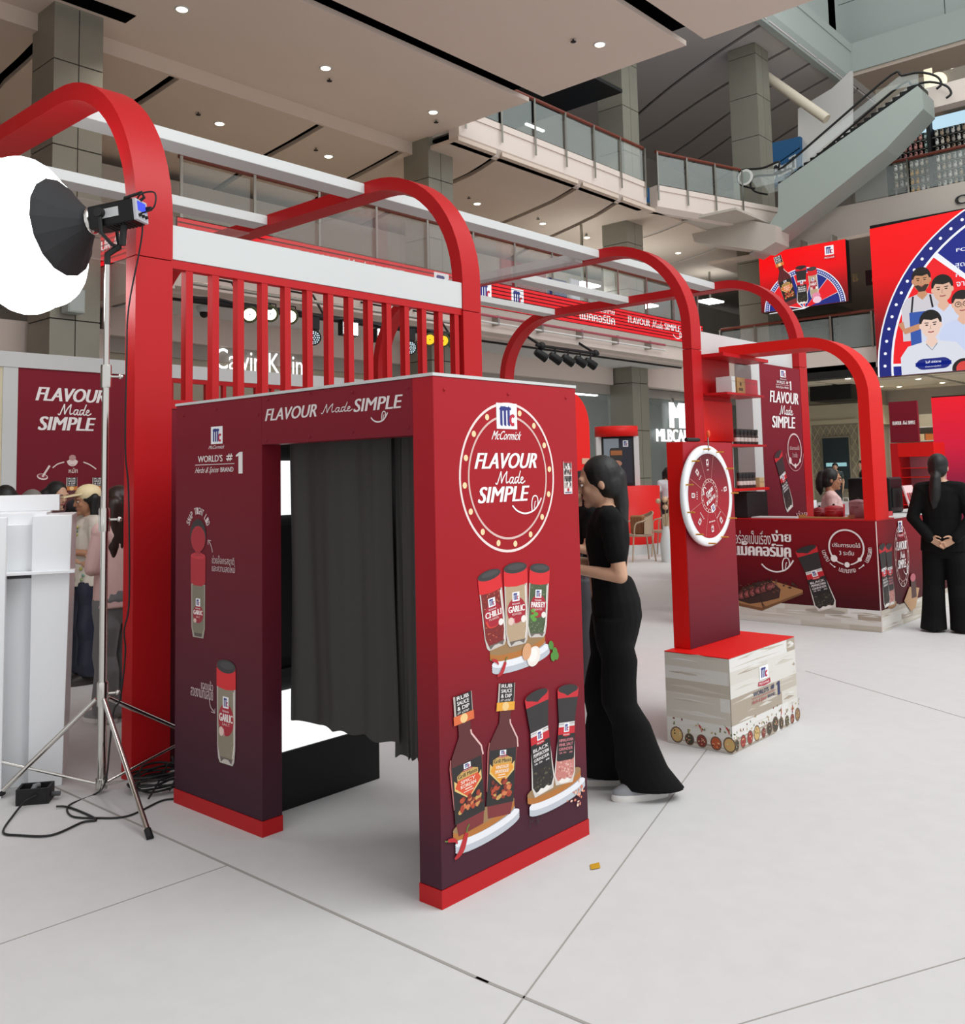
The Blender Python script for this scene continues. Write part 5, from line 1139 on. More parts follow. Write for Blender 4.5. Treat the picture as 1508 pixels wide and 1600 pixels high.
o = lf.build('leaf_print', cw, off=(0, 0, 0)); o['kind'] = 'stuff'
p5 = thing('phone.001', 'dark phone in the hand of the visitor with the cream cap', 'phone', (.74, 4.93, 1.05)); b = MB(); b.box(-.005, .004, -.035, .035, -.07, .07, 'dark'); b.build('case', p5, .003, off=(0, 0, 0)); b = MB(); b.box(.004, .005, -.03, .03, -.064, .064, emat('#C23A5A', .8)); b.build('screen', p5, off=(0, 0, 0)); p5.rotation_euler = (0, .9, R_(172))
person('visitor with very long dark hair, pale pink shirt and grey jeans', (.62, 3.6, 0), R_(110), 1.52, .008, hairkind='long', hair='hair_brown', top='pale_pink', sleeve=1.2, tops=1.1, bottom='#77787A', legs=(.095, .08, .1, .1), torso=[(0, 0, .78, .14, .18), (0, 0, .95, .13, .175), (0, 0, 1.1, .125, .165), (0, 0, 1.22, .125, .165), (0, 0, 1.3, .1, .165), (0, 0, 1.35, .06, .1)], el=(.03, .2, 1.06), wl=(.2, .1, 1.08), er=(.03, -.2, 1.06), wr=(.2, -.1, 1.08), hdl=(1, -.2, .1), hdr=(1, .2, .1))
dk = person('visitor in dark navy cap bending over beside the cream capped one', (1.284, 5.600, 0), R_(-60), 1.407, .011, skin='skin_tan', hairkind='short', top='#7E2430', bottom='#22242C', pitch=.35, el=(.05, .2, 1.06), wl=(.25, .1, 1.05), er=(.05, -.2, 1.06), wr=(.25, -.1, 1.05), hdl=(1, 0, 0), hdr=(1, 0, 0))
b = MB(); b.ball(c+Vector((-.01, 0, .06)), (.11, .095, .08), '#23252F', 14, 8); b.hexa([tuple(c+Vector(q)) for q in ((.06, -.075, .055), (.19, -.05, .0), (.19, .05, .0), (.06, .075, .055), (.06, -.075, .068), (.19, -.05, .012), (.19, .05, .012), (.06, .075, .068))], '#23252F'); b.build('cap', dk, off=(0, 0, 0))
person('woman with loose dark hair looking down above the podium', (1.239, 5.900, 0), R_(-75), 1.560, .011, hairkind='long', top='#4A2A30', bottom='#22242C', pitch=.3)
person('grey haired visitor whose crown shows over the podium', (0.818, 5.400, 0), R_(80), 1.499, .011, hairkind='short', hair='#77726C', top='#6A6A70', bottom='#22242C')
person('black haired visitor at the photo edge behind the podium', (0.528, 5.200, 0), R_(80), 1.539, .011, hairkind='bob', top='#2A2A30', bottom='#22242C')
# others
person('person in black shirt standing just behind the woman with ponytail', (3.0, 1.5, 0), R_(150), 1.55, .009, hairkind='bob', top='black_cloth', bottom='#55575C', el=(.05, .2, 1.06), wl=(.22, .1, 1.1), er=(.05, -.2, 1.06), wr=(.22, -.1, 1.1), hdl=(1, 0, .2), hdr=(1, 0, .2))
person('person inside the booth in wide black trousers', (.52, .33, 0), R_(100), 1.6, .009, hairkind='bob', top='black_cloth', sleeve=1.6, legs=(.085, .075, .075, .085), hem=.02, shoe='#141414', sole='#1A1A1A', el=(.05, .18, 1.06), wl=(.15, .08, 1.1), er=(.05, -.16, 1.06), wr=(.18, -.06, 1.05), tl=(.1, .1, .03), tr=(.1, -.1, .03), al=(-.02, .09, .08), ar=(-.02, -.09, .08))
person('distant man in dark suit looking aside near the lattice wall', (25.5, 7.6, 0), R_(120), 1.72, .014, hairkind='short', top='suit', jacket=True, sleeve=1.9, bottom='suit', shoe='#121212')
person('distant shop worker whose face shows above the server', (27.5, 9.2, 0), R_(200), 1.66, .014, hairkind='short', top='#2A3A3A', bottom='#22242C')
person('distant shopper in white top seen under the lower red shelf', (14.5, 7.6, 0), R_(40), 1.6, .012, hairkind='bob', top='#C9CCD2', bottom='#22242C')
person('distant shopper with dark hair next to the white post', (16.5, 7.6, 0), R_(90), 1.5, .012, hairkind='bob', top='#3A3A40', bottom='#22242C')

# ---------------------------------------------------------------- red screen bands on the slab edges
def ribbon(name, lab, O, U, N, L, h, items):
    t = thing(name, lab, 'screen', O, 'red screen bands on the slab edge'); O, U, N = Vector(O), Vector(U), Vector(N); b = MB(); b.prism([O-N*.05, O+U*L-N*.05, O+U*L-N*.002, O-N*.002], (0, 0, h), 'black'); b.build('backing', t)
    n = 7; s = h/n; b0 = None
    for i in range(n):
        if b0 is None: b = MB(); b.prism([O, O+U*L, O+U*L+N*.01, O+N*.01], (0, 0, s*.82), emat('#E8121F', 1.0)); b0 = b.build('lit_strip', t)
        else: piece('lit_strip', b0, t, (0, 0, s*i))
    A = Art(O, U, (0, 0, 1), N, lift=.014, step=.0004, ink=emat)
    for k, x in items:
        if k == 'logo': A.logo(x, x+.42, h*.2, h*.92); A.text('McCormick', x-.02, x+.5, h*.04, h*.14, '#F4EFEE', .01)
        if k == 'thai': A.text('แม็คคอร์มิค', x, x+1.5, h*.2, h*.62, '#F4EFEE', .03); A.text('อร่อยง่าย', x+.6, x+1.5, h*.66, h*.9, '#F4EFEE', .02)
        if k == 'flav': A.text('FLAVOUR', x, x+1.05, h*.42, h*.74, '#F4EFEE', .03); A.made(x+1.12, x+1.7, h*.4, h*.78, '#F4EFEE'); A.text('SIMPLE', x+1.76, x+2.6, h*.42, h*.74, '#F4EFEE', .03); A.smile(x+2.2, x+2.7, h*.1, h*.4, '#F4EFEE', .03)
    A.done(t, 'lit_lettering')
    q = MB()
    for i in range(1, n): z = O+Vector((0, 0, s*i-.008)); q.prism([z+N*.03, z+U*L+N*.03, z+U*L+N*.036, z+N*.036], (0, 0, .01), 'black')
    q.build('dark_seam', t)
ribbon('screen_band', 'long red screen band between second and third red arch', (5.1, 10.49, 5.06), (1, 0, 0), (0, -1, 0), 16.5, .56, (('logo', .9), ('flav', 2.2), ('logo', 8.0), ('thai', 10.5), ('flav', 12.6), ('logo', 5.6), ('logo', 6.9), ('logo', 15.9)))
ribbon('screen_band.001', 'short red screen band on the set back slab edge behind the third arch', (21.62, 11.9, 4.94), (1, 0, 0), (0, -1, 0), 4.8, .55, (('flav', .3), ('logo', 4.0)))
ribbon('screen_band.002', 'red screen band facing the lamp from the side of the bay', (4.73, 13.0, 5.06), (0, -1, 0), (-1, 0, 0), 2.45, .56, (('flav', .1),))
ribbon('screen_band.003', 'red screen band at the back of the bay behind the lantern', (-4, 12.98, 5.06), (1, 0, 0), (0, -1, 0), 8.7, .56, (('flav', 1), ('flav', 5.9)))

# ---------------------------------------------------------------- two big hanging screens
def screen(name, lab, X, y0, y1, z0, z1):
    t = thing(name, lab, 'screen', (X, y0, z0), 'big hanging screens'); B(X+.03, X+.3, y0, y1, z0, z1, 'black_metal').build('cabinet', t); return t
def glow(name, z0, z1, stops, k=1.0):
    m = grad(name, z0, z1, [(p, '#0A0A0A') for p, c in stops]); nt = m.node_tree; b = nt.nodes['Principled BSDF']; cr = nt.nodes['Color Ramp']
    for e, (p, c) in zip(cr.color_ramp.elements, stops): e.color = lin(c)
    for l in list(b.inputs['Base Color'].links): nt.links.remove(l)
    b.inputs['Base Color'].default_value = (.01, .01, .01, 1); nt.links.new(cr.outputs[0], b.inputs['Emission Color']); b.inputs['Emission Strength'].default_value = k; return m
def circ3(a, b, c):
    ax_, ay, bx_, by_, cx, cy = *a, *b, *c; d = 2*(ax_*(by_-cy)+bx_*(cy-ay)+cx*(ay-by_))
    ux = ((ax_**2+ay**2)*(by_-cy)+(bx_**2+by_**2)*(cy-ay)+(cx**2+cy**2)*(ay-by_))/d; uy = ((ax_**2+ay**2)*(cx-bx_)+(bx_**2+by_**2)*(ax_-cx)+(cx**2+cy**2)*(bx_-ax_))/d
    return ux, uy, math.hypot(ax_-ux, ay-uy)
class Clip(Art):
    """keeps the picture inside the screen's own edges"""
    lim = None
    def poly(s, pts, col):
        if s.lim and s.T == (1, 0, 0, 0, 1, 0):
            for ax_, v, sg in ((0, s.lim[0], 1), (0, s.lim[1], -1), (1, s.lim[2], 1), (1, s.lim[3], -1)):
                o = []
                for i in range(len(pts)):
                    p, q = pts[i-1], pts[i]; pi, qi = (p[ax_]-v)*sg >= 0, (q[ax_]-v)*sg >= 0
                    if pi != qi: f = (v-p[ax_])/(q[ax_]-p[ax_]); o.append((p[0]+(q[0]-p[0])*f, p[1]+(q[1]-p[1])*f))
                    if qi: o.append(q)
                pts = o
                if len(pts) < 3: return
        Art.poly(s, pts, col)
    def disc(s, x, y, r, col): s.poly([(x+r*math.cos(2*math.pi*i/96), y+r*math.sin(2*math.pi*i/96)) for i in range(96)], col)
    def wedge(s, x, y, r, a0, a1, col): s.poly([(x, y)]+[(x+r*math.cos(math.radians(a0+(a1-a0)*i/14)), y+r*math.sin(math.radians(a0+(a1-a0)*i/14))) for i in range(15)], col)
XS = 24.5
t = screen('hanging_screen', 'small red screen with three spice bottles on a wheel', XS, 10.04, 7.4, 6.26, 8.07)
glow('screen_red', 0, 1.85, ((0, '#5A0A12'), (.3, '#A30F16'), (.6, '#EE0A12'), (1, '#FF0A10')))
B(XS, XS+.03, 10.04, 7.4, 6.26, 8.07, 'screen_red').build('display', t)
A = Clip((XS, 0, 0), (0, -1, 0), (0, 0, 1), (-1, 0, 0), lift=.006, step=.0003, ink=emat); A.lim = (-10.03, -7.41, 6.27, 8.06)
wx, wz = -8.7, 6.2; 
A.disc(wx, wz, 1.24, '#E9ECF6'); A.disc(wx, wz, 1.21, '#16247E'); A.disc(wx, wz, 1.1, '#E9ECF6')
for a0, a1, c in ((0, 20, '#16247E'), (20, 48, '#E81622'), (48, 75, '#16247E'), (75, 105, '#E81622'), (105, 132, '#16247E'), (132, 165, '#E81622'), (165, 180, '#16247E')): A.wedge(wx, wz, 1.08, a0, a1, c); A.line([(wx, wz+.02), (wx+1.08*math.cos(math.radians(a1)), wz+1.08*math.sin(math.radians(a1)))], .025, '#F2F2F6')
A.hold = True
for i in range(60): a = math.pi*i/60; A.poly([(wx+1.155*math.cos(a+d)+e*math.cos(a), wz+1.155*math.sin(a+d)+e*math.sin(a)) for d, e in ((-.013, -.03), (.013, -.03), (.013, .03), (-.013, .03))], '#C9D2F2')
A.hold = False; A.inc()
A.place((-9.05, 6.38), (-9.45, 7.92)).sauce('#D9702C', '#D9793A', 'SPICY', 'KOREAN'); A.place((-8.35, 6.5), (-8.4, 7.42)).jar('garlic', 'GARLIC', 'POWDER'); A.place((-8.72, 6.36), (-8.72, 7.5)).grinder('pepper', (('BLACK', .04), ('PEPPERCORN', .04), ('GRINDER', .035))); A.reset()
A.ell(-8.3, 6.55, .12, .09, '#E58AA6'); A.ell(-8.28, 6.42, .13, .1, '#F0C9D8')
A.logo(-7.98, -7.72, 7.68, 7.95, ribbon='#C81622'); A.done(t, 'lit_picture')
for y in (9.6, 8.7, 7.8): B(XS+.1, 25.02, y, y+.06, 8.0, 8.3, 'steel').build('bracket', t)
X2 = 24.4
t = screen('hanging_screen.001', 'big screen showing chefs before a blue and red wheel', X2, 6.66, 1.6, 3.99, 8.3)
glow('screen_red_b', 0, 4.3, ((0, '#55060C'), (.35, '#8A0A12'), (.65, '#EE0A10'), (1, '#FF0C10')))
b = MB(); b.prism([(X2, 6.66, 3.99), (X2, 1.6, 3.99), (X2, 1.6, 8.33), (X2, 6.66, 8.2)], (.03, 0, 0), 'screen_red_b'); b.build('display', t)
A = Clip((X2, 0, 0), (0, -1, 0), (0, 0, 1), (-1, 0, 0), lift=.006, step=.0004, ink=emat); A.lim = (-6.65, -1.61, 4.0, 8.26)
ux, uz, ur = circ3((-4.3, 8.199), (-6.098, 6.326), (-6.65, 4.024))
A.disc(ux, uz, ur, '#F2F4FA'); A.disc(ux, uz, ur-.04, '#0E1C78'); A.disc(ux, uz, ur-.36, '#F2F4FA'); A.disc(ux, uz, ur-.42, '#0E1F86')
A.wedge(ux, uz, ur-.42, 134, 178, '#F2F4FA'); A.wedge(ux, uz, ur-.42, 136, 177, '#F0101C')
for i in range(26):
    a = math.radians(95+4.35*i); A.ell(ux+(ur-.2)*math.cos(a), uz+(ur-.2)*math.sin(a), .042, .042, '#F4F6FF', 12)
def bust(h, r, skin, hair, cloth, sh, extra=None):
    x, z = h
    A.poly([(x-sh, z-r*6), (x-sh, z-r*2.6), (x-sh*.75, z-r*1.7), (x-r*.4, z-r*1.35), (x+r*.4, z-r*1.35), (x+sh*.75, z-r*1.7), (x+sh, z-r*2.6), (x+sh, z-r*6)], cloth)
    A.poly([(x-r*.4, z-r*1.2), (x+r*.4, z-r*1.2), (x+r*.5, z-r*1.5), (x, z-r*2), (x-r*.5, z-r*1.5)], skin); A.rect(x-r*.35, x+r*.35, z-r*1.5, z-r*.6, skin)
    A.ell(x, z+r*.35, r*.92, r*1.0, hair); A.ell(x-r*.8, z-r*.05, r*.14, r*.24, skin); A.ell(x+r*.8, z-r*.05, r*.14, r*.24, skin); A.ell(x, z-r*.12, r*.78, r*1.02, skin)
    A.poly([(x-r*.8, z+r*.2), (x-r*.55, z+r*.55), (x+r*.1, z+r*.42), (x+r*.62, z+r*.55), (x+r*.8, z+r*.2), (x+r*.75, z+r*.9), (x, z+r*1.25), (x-r*.75, z+r*.9)], hair)
    for s in (-1, 1): A.ell(x+s*r*.32, z+r*.02, r*.13, r*.06, '#241A18', 10); A.line([(x+s*r*.16, z+r*.2), (x+s*r*.5, z+r*.22)], r*.08, '#2A1E1A')
    A.line([(x, z-r*.02), (x-r*.07, z-r*.32), (x+r*.06, z-r*.33)], r*.05, '#A8806E'); A.line([(x-r*.24, z-r*.58), (x, z-r*.63), (x+r*.24, z-r*.58)], r*.1, '#A24A4C')
    if extra == 'beard': A.poly([(x-r*.7, z-r*.5), (x-r*.3, z-r*.45), (x, z-r*.72), (x+r*.3, z-r*.45), (x+r*.7, z-r*.5), (x+r*.3, z-r*1.15), (x-r*.3, z-r*1.15)], '#3A2A22')
    if extra == 'glasses':
        for s in (-1, 1): A.ring(x+s*r*.34, z, r*.26, r*.24, r*.06, '#2A2220', n=16)
h1 = (-5.364, 6.536); bust(h1, .27, '#C98F6A', '#1C1512', '#CFCBD2', .56, 'beard')
A.poly([(h1[0]-.36, h1[1]-2.2), (h1[0]-.36, h1[1]-.85), (h1[0]+.3, h1[1]-.85), (h1[0]+.36, h1[1]-2.2)], '#2F55A8'); A.line([(h1[0]-.3, h1[1]-.85), (h1[0]-.24, h1[1]-.42)], .05, '#1A1A22'); A.line([(h1[0]+.26, h1[1]-.85), (h1[0]+.2, h1[1]-.42)], .05, '#1A1A22')
A.line([(h1[0]-.6, h1[1]-1.1), (h1[0]-.5, h1[1]-1.35), (h1[0]+.3, h1[1]-1.15)], .16, '#C98F6A')
bust((-4.846, 6.212), .3, '#E0B49C', '#15110F', '#D2D8EC', .6); bust((-4.383, 5.75), .28, '#E3B59C', '#1A1412', '#C9D3EE', .6, 'glasses')
h4 = (-5.191, 5.285); bust(h4, .31, '#EBCBBB', '#120E0E', '#DADDE6', .82); A.line([(h4[0]-.14, h4[1]-.5), (h4[0], h4[1]-.68), (h4[0]+.14, h4[1]-.5)], .025, '#8E8A90')
A.rrect(*bx((-5.637, 4.094), (-4.731, 4.389)), .2, '#16247E'); A.text('ไมกี้ ปณิธาน', *bx((-5.381, 4.262), (-4.989, 4.329)), '#F2F4FA', .02); A.text('หัวแถวคนรุ่นใหม่', *bx((-5.388, 4.142), (-4.997, 4.192)), '#E2E6F6', .01)
A.ell(*(-4.423, 4.036), .3, .28, '#1A1214'); A.ell(*(-4.423, 4.036), .2, .2, '#D8403A')
x0, x1, z0, z1 = bx((-4.441, 7.152), (-4.247, 7.239)); A.text('FOUR CHEFS', x0, x0+1.3, z0, z1, '#F4F6FF', .03)
for s, py, L in (('สุดยอดรสชาติ', 0, 1.2), ('กับการปรุงง่าย', .26, 1.4), ('จากเชฟดัง', .48, 1.0)): A.text(s, x0-.05, x0-.05+L, z0-.45-py, z0-.28-py, '#E9EDFA', .01)
A.done(t, 'lit_picture')
for y in (6.2, 4.6, 3.0): B(X2+.12, 25.02, y, y+.06, 8.15, 8.32, 'steel').build('bracket', t)

# ---------------------------------------------------------------- glass railings
def railing(lab, p, q, z, h, n, rail='handrail', drop=.45, group='glass railings of the upper floors', off=.06):
    p, q = Vector((*p, 0)), Vector((*q, 0)); d = (q-p).normalized(); nn = Vector((d.y, -d.x, 0)); L = (q-p).length; t = thing('glass_railing', lab, 'railing', (p.x, p.y, z), group)
    b = MB(); b.tube([p+Vector((0, 0, z+h)), q+Vector((0, 0, z+h))], .045, rail, 8); b.build('handrail', t); po = gl = None
    for i in range(n+1):
        c = p+d*(L*i/n)
        if po is None: b = MB(); o = c+nn*off; b.prism([o-d*.025, o+d*.025, o+d*.025+nn*.02, o-d*.025+nn*.02], (0, 0, h+drop-.02), 'steel'); b.v = [(x, y, zz+z-drop) for x, y, zz in b.v]; po = b.build('post', t)
        else: piece('post', po, t, d*(L*i/n))
        if i < n:
            if gl is None: a = c+d*.05; e = c+d*(L/n-.05); b = MB(); b.prism([a, e, e+nn*.012, a+nn*.012], (0, 0, h-.12), 'glass'); b.v = [(x, y, zz+z+.03) for x, y, zz in b.v]; gl = b.build('pane', t)
            else: piece('pane', gl, t, d*(L*i/n))
    return t
railing('glass railing above the long red screen band', (5.2, 10.62), (21.5, 10.62), 5.64, 1.0, 12, drop=.05)
railing('third level glass railing on the long pale slab edge', (12.2, 10.95), (19.5, 10.95), 9.45, .95, 6)
railing('third level glass railing on the oblique slab edge near the escalator', (20.0, 10.85), (23.2, 9.9), 9.45, .95, 3)
railing('glass railing in front of the shoe kiosk', (25.1, 7.3), (25.1, -.5), 9.2, .98, 5, drop=.02)
railing('second level glass railing below the small hanging screen', (25.05, 11.7), (25.05, 1.0), 4.95, 1.05, 9, drop=.02)
railing('glass railing of the landing over the shoe kiosk', (24.6, q0[1]), (24.6, -1.5), q0[2], .9, 4, drop=.3)
# ---------------------------------------------------------------- escalator
t = thing('escalator', 'grey clad escalator rising to the fourth level behind the screens', 'escalator', (23.4, 9, 9.4)); XE = 23.4
mat('truss', '#9AA39C', rough=.6)
b = MB(); b.prism([(23.4, 8.831, 9.762), (23.4, 4.869, 11.542), (23.4, 4.765, 11.389), (23.4, 4.762, 10.884), (23.4, 5.776, 10.048), (23.4, 7.927, 8.817), (23.4, 9.187, 8.16), (23.4, 9.842, 7.856), (23.4, 8.871, 8.973)], (1.0, 0, 0), 'truss'); b.build('truss_cladding', t)
for dx in (.06, .92):
    P0 = [Vector(p) for p in ((23.4, 8.705, 9.962), (23.4, 7.197, 10.827), (23.4, 5.545, 11.778), (23.4, 5.269, 11.961), (23.4, 4.815, 11.91), (23.4, 4.415, 11.683), (23.4, 4.303, 11.442), (23.4, 4.434, 11.343))]
    L0 = [Vector(p) for p in ((23.4, 9.584, 9.815), (23.4, 9.984, 10.001), (23.4, 10.116, 10.267), (23.4, 9.961, 10.467), (23.4, 9.315, 10.373), (23.4, 8.797, 10.441))]
    up = Vector((0, 0, .28)); b = MB(); b.tube(crom([p+Vector((dx, 0, 0)) for p in L0]+[p+Vector((dx, 0, 0))+up for p in P0[:3]]+[p+Vector((dx, 0, 0)) for p in P0[3:]], 4), .032, 'black', 6); b.build('handrail', t)
    b = MB(); b.prism([Vector(p)+Vector((dx, 0, 0)) for p in ((23.4, 9.542, 9.844), (23.4, 8.71, 9.849), (23.4, 7.203, 10.718), (23.4, 5.552, 11.638), (23.4, 4.865, 11.61), (23.4, 4.849, 11.886), (23.4, 5.317, 11.976), (23.4, 7.187, 11.009), (23.4, 8.691, 10.225), (23.4, 9.82, 10.414))], (.015, 0, 0), 'glass'); b.build('glass_balustrade', t)
s0 = None; a_, b_ = Vector((23.4, 8.713, 9.793)), Vector((23.4, 5.015, 11.533))
for i in range(20):
    p = a_.lerp(b_, i/19)
    if s0 is None: b = MB(); b.box(XE+.12, XE+.86, p.y-.16, p.y+.16, p.z-.06, p.z+.1, 'black_metal'); s0 = b.build('step', t); p0 = p
    else: piece('step', s0, t, p-p0)
b = MB(); q = Vector((23.4, 9.83, 10.201)); b.lathe(q+Vector((-.02, 0, 0)), ((.24, 0), (.24, .02)), 'wall_white', 24, (1, 0, 0)); b.lathe(q+Vector((-.03, 0, 0)), ((.17, 0), (.17, .02)), 'truss', 24, (1, 0, 0)); b.build('round_emblem', t)
struct(MB().prism([(23, 11.487, 8.791), (23, 10.404, 9.11), (23, 8.793, 8.467), (23, 8.817, 7.986), (23, 9.254, 7.802), (23, 11.393, 8.456)], (.9, 0, 0), 'wall_mid').build('trim_7'), 'dull boxed pit under the escalator foot')
# far rooms of the upper floors
mat('blue_wall', '#1F5F93', rough=.7)
t = thing('shop_wall', 'blue shop wall with white outlined letters behind the escalator', 'wall panel', (29, 12, 9.4)); b = MB(); b.prism([(29, 11.752, 12.065), (29, 10.424, 12.625), (29, 10.402, 13.054), (29, 11.701, 13.086)], (.2, 0, 0), 'blue_wall'); b.build('wall_sheet', t)
b = MB(); b.prism([(29, 11.763, 11.366), (29, 10.459, 11.947), (29, 10.422, 12.67), (29, 11.726, 12.106)], (.2, 0, 0), 'blue_wall'); b.build('wall_sheet', t)
A = Art((29, 0, 0), (0, -1, 0), (0, 0, 1), (-1, 0, 0), lift=.06, step=.01); x0, x1, z0, z1 = bx((-11.572, 11.813), (-10.602, 12.324)); A.T = (1, 0, 0, .28, 1, -.28*(x0+x1)/2); A.text('Ari', x0-.05, x1+.05, z0-.02, z1+.02, '#D8DDE0', .12); A.text('Ari', x0, x1, z0+.05, z1-.05, '#20262B', .02); A.done(t, 'sign_letters')
t = thing('shop_wall.001', 'dim blue panelled shop wall with portrait poster behind the oblique railing', 'wall panel', (22, 14, 9.4))
for k in range(5): B(20.7+1.5*k, 22.15+1.5*k, 14.5, 14.6, 9.0, 11.4, 'blue_wall').build('wall_board', t)
B(23.0, 24.1, 14.4, 14.48, 9.3, 11.2, '#B9A7A0').build('poster', t); A = Art((23, 14.39, 9.3), (1, 0, 0), (0, 0, 1), (0, -1, 0), lift=.01, step=.004); A.ell(.55, 1.25, .26, .34, '#D8B3A2'); A.ell(.55, 1.55, .3, .18, '#2A211E'); A.rect(.15, .95, .1, .8, '#B5707A'); A.done(t)
struct(MB().prism([(29.2, 10.655, 11.166), (29.2, 8.823, 10.765), (29.2, 8.596, 14.936), (29.2, 9.276, 14.51), (29.2, 10.502, 14.128)], (.2, 0, 0), 'wall_white').build('wall_white_court'), 'white wall right behind the escalator')
b = MB(); b.tube([(27, 12.802, 16.901), (27, 8.678, 12.658)], .16, 'ceil_d', 8); tag(b.build('roof_brace'), 'beige slanting brace pipe crossing behind the upper column', 'pipe')
t = thing('shop_ceiling_rack', 'dark shop interior with lit strip lamps on the third level', 'shop', (15, 14, 9)); B(12.5, 19.6, 15.5, 15.6, 9.0, 12.5, 'dark').build('rear_wall', t); B(12.5, 19.6, 11.6, 15.5, 12.2, 12.3, 'black').build('dark_ceiling', t)
for x, y, z in ((14.0, 13, 11.6), (15.2, 14, 11.4), (16.2, 13, 11.7), (17.5, 13.4, 11.2), (13.2, 12.6, 10.9)): B(x, x+.8, y, y+.08, z, z+.05, emat('#F4F8F8', 2.5)).build('strip_lamp', t)
for k in range(4): B(13+1.6*k, 14.4+1.6*k, 15.3, 15.45, 9.1, 10.5+.2*(k % 2), ('#4A4A48', '#3A4244', '#55504A', '#2E3436')[k]).build('display_board', t)
t = thing('sign_letter', 'black letter on the grey slab edge over the big screen', 'sign', (24.95, 3.5, 8.6)); A = Art((24.98, 0, 0), (0, -1, 0), (0, 0, 1), (-1, 0, 0), lift=.03, step=.001); x0, x1, z0, z1 = bx((-4.546, 8.558), (-4.226, 8.809)); A.text('C', x0, x1, z0, z1, '#101010', .05); A.done(t, 'letter'); 
t = thing('ring_sign', 'lit round sign beside a white lit panel at the escalator head', 'sign', (26.5, 5, 12.4)); q = Vector((26.5, 5.214, 12.714)); b = MB(); b.lathe(q, ((.2, 0), (.27, 0), (.27, .06), (.2, .06)), emat('#F4E9C9', 1.4), 24, (1, 0, 0)); b.build('lit_ring', t); B(26.5, 26.55, *sorted(((26.5, 5.563, 15.314)[1], (26.5, 5.334, 15.231)[1])), q.z-.3, q.z+.45, emat('#EFE6C8', 1.2)).build('lit_panel', t); B(26.6, 26.7, 3.5, 7.0, 11.9, 13.0, '#7E7466').build('rear_board', t)
# ---------------------------------------------------------------- shoe kiosk on the third level
t = thing('shoe_kiosk', 'black framed shoe kiosk with lit pale blue header on the third level', 'kiosk', (25.7, 6.4, 9.2)); XK = 25.7
B(XK+.3, XK+.35, 6.35, 1.5, 9.2, 11.5, 'dark').build('back_board', t)
for y in (6.45, 5.3, 4.15, 3.0): B(XK-.05, XK+.3, y-.05, y+.05, 9.2, 11.75, 'black').build('frame_post', t)
for y0, y1 in ((6.38, 5.38), (5.22, 4.22), (4.08, 3.08)): B(XK+.1, XK+.25, y0, y1, 11.1, 11.42, emat('#BFE0F2', 1.0)).build('lit_header', t)
B(XK-.04, XK+.02, 6.4, 5.28, 11.43, 11.8, '#B5B1A8').build('sign_board', t); A = Art((XK-.04, 0, 0), (0, -1, 0), (0, 0, 1), (-1, 0, 0), lift=.01, step=.001); A.text('crocs', -6.25, -5.45, 11.48, 11.72, '#4E6A3A', .04); A.done(t, 'sign_lettering')
r0 = None
for i in range(7):
    z = 9.35+.25*i
    if r0 is None: r0 = B(XK+.12, XK+.3, 6.38, 3.08, z-.02, z, 'steel').build('shelf_rail', t)
    else: piece('shelf_rail', r0, t, (0, 0, .25*i))
shoe_m = {}
ORD = 'first second third fourth fifth sixth seventh eighth ninth tenth eleventh twelfth thirteenth fourteenth fifteenth sixteenth seventeenth eighteenth nineteenth twentieth twenty-first twenty-second'.split()
CLR = ['#5E5257', '#B07A78', '#C98F86', '#BFD6CF', '#A8A49C', '#B9A58C', '#D8D2C4', '#E2E0DA']
names_c = dict(zip(CLR, ('dark mauve', 'dusty pink', 'salmon', 'pale mint', 'grey', 'tan', 'cream', 'white')))
for i in range(7):
    z = 9.35+.25*i
    for j in range(22):
        y = 6.28-.145*j
        if abs(y-5.3) < .08 or abs(y-4.15) < .08 or (i == 0 and j < 3): continue
        c = CLR[min(7, j//2 if j < 8 else 4+(j*7+i*3) % 4)] if i > 3 else ('#C9963A' if j in (3, 4) and i < 3 else CLR[4+(j*3+i) % 4])
        if c not in shoe_m:
            b = MB(); b.ball((0, 0, .055), (.05, .052, .06), c, 9, 6); b.ball((0, 0, .13), (.045, .046, .06), c, 9, 6); b.lathe((-.046, 0, .135), ((.026, 0), (.02, -.008)), 'dark', 8, (1, 0, 0)); me = b.build('clog', None).data; shoe_m[c] = me; bpy.data.objects.remove([o for o in bpy.data.objects if o.data == me][0])
        o = bpy.data.objects.new('clog', shoe_m[c]); COL.objects.link(o); o.location = (XK+.08, y, z); tag(o, '%s clog, %s from the sign post in the %s kiosk row' % (names_c.get(c, 'mustard'), ORD[j], ('bottom', 'second lowest', 'third lowest', 'middle', 'third highest', 'second highest', 'top')[i]), 'shoe', '%s clogs on the shoe kiosk wall' % names_c.get(c, 'mustard'))
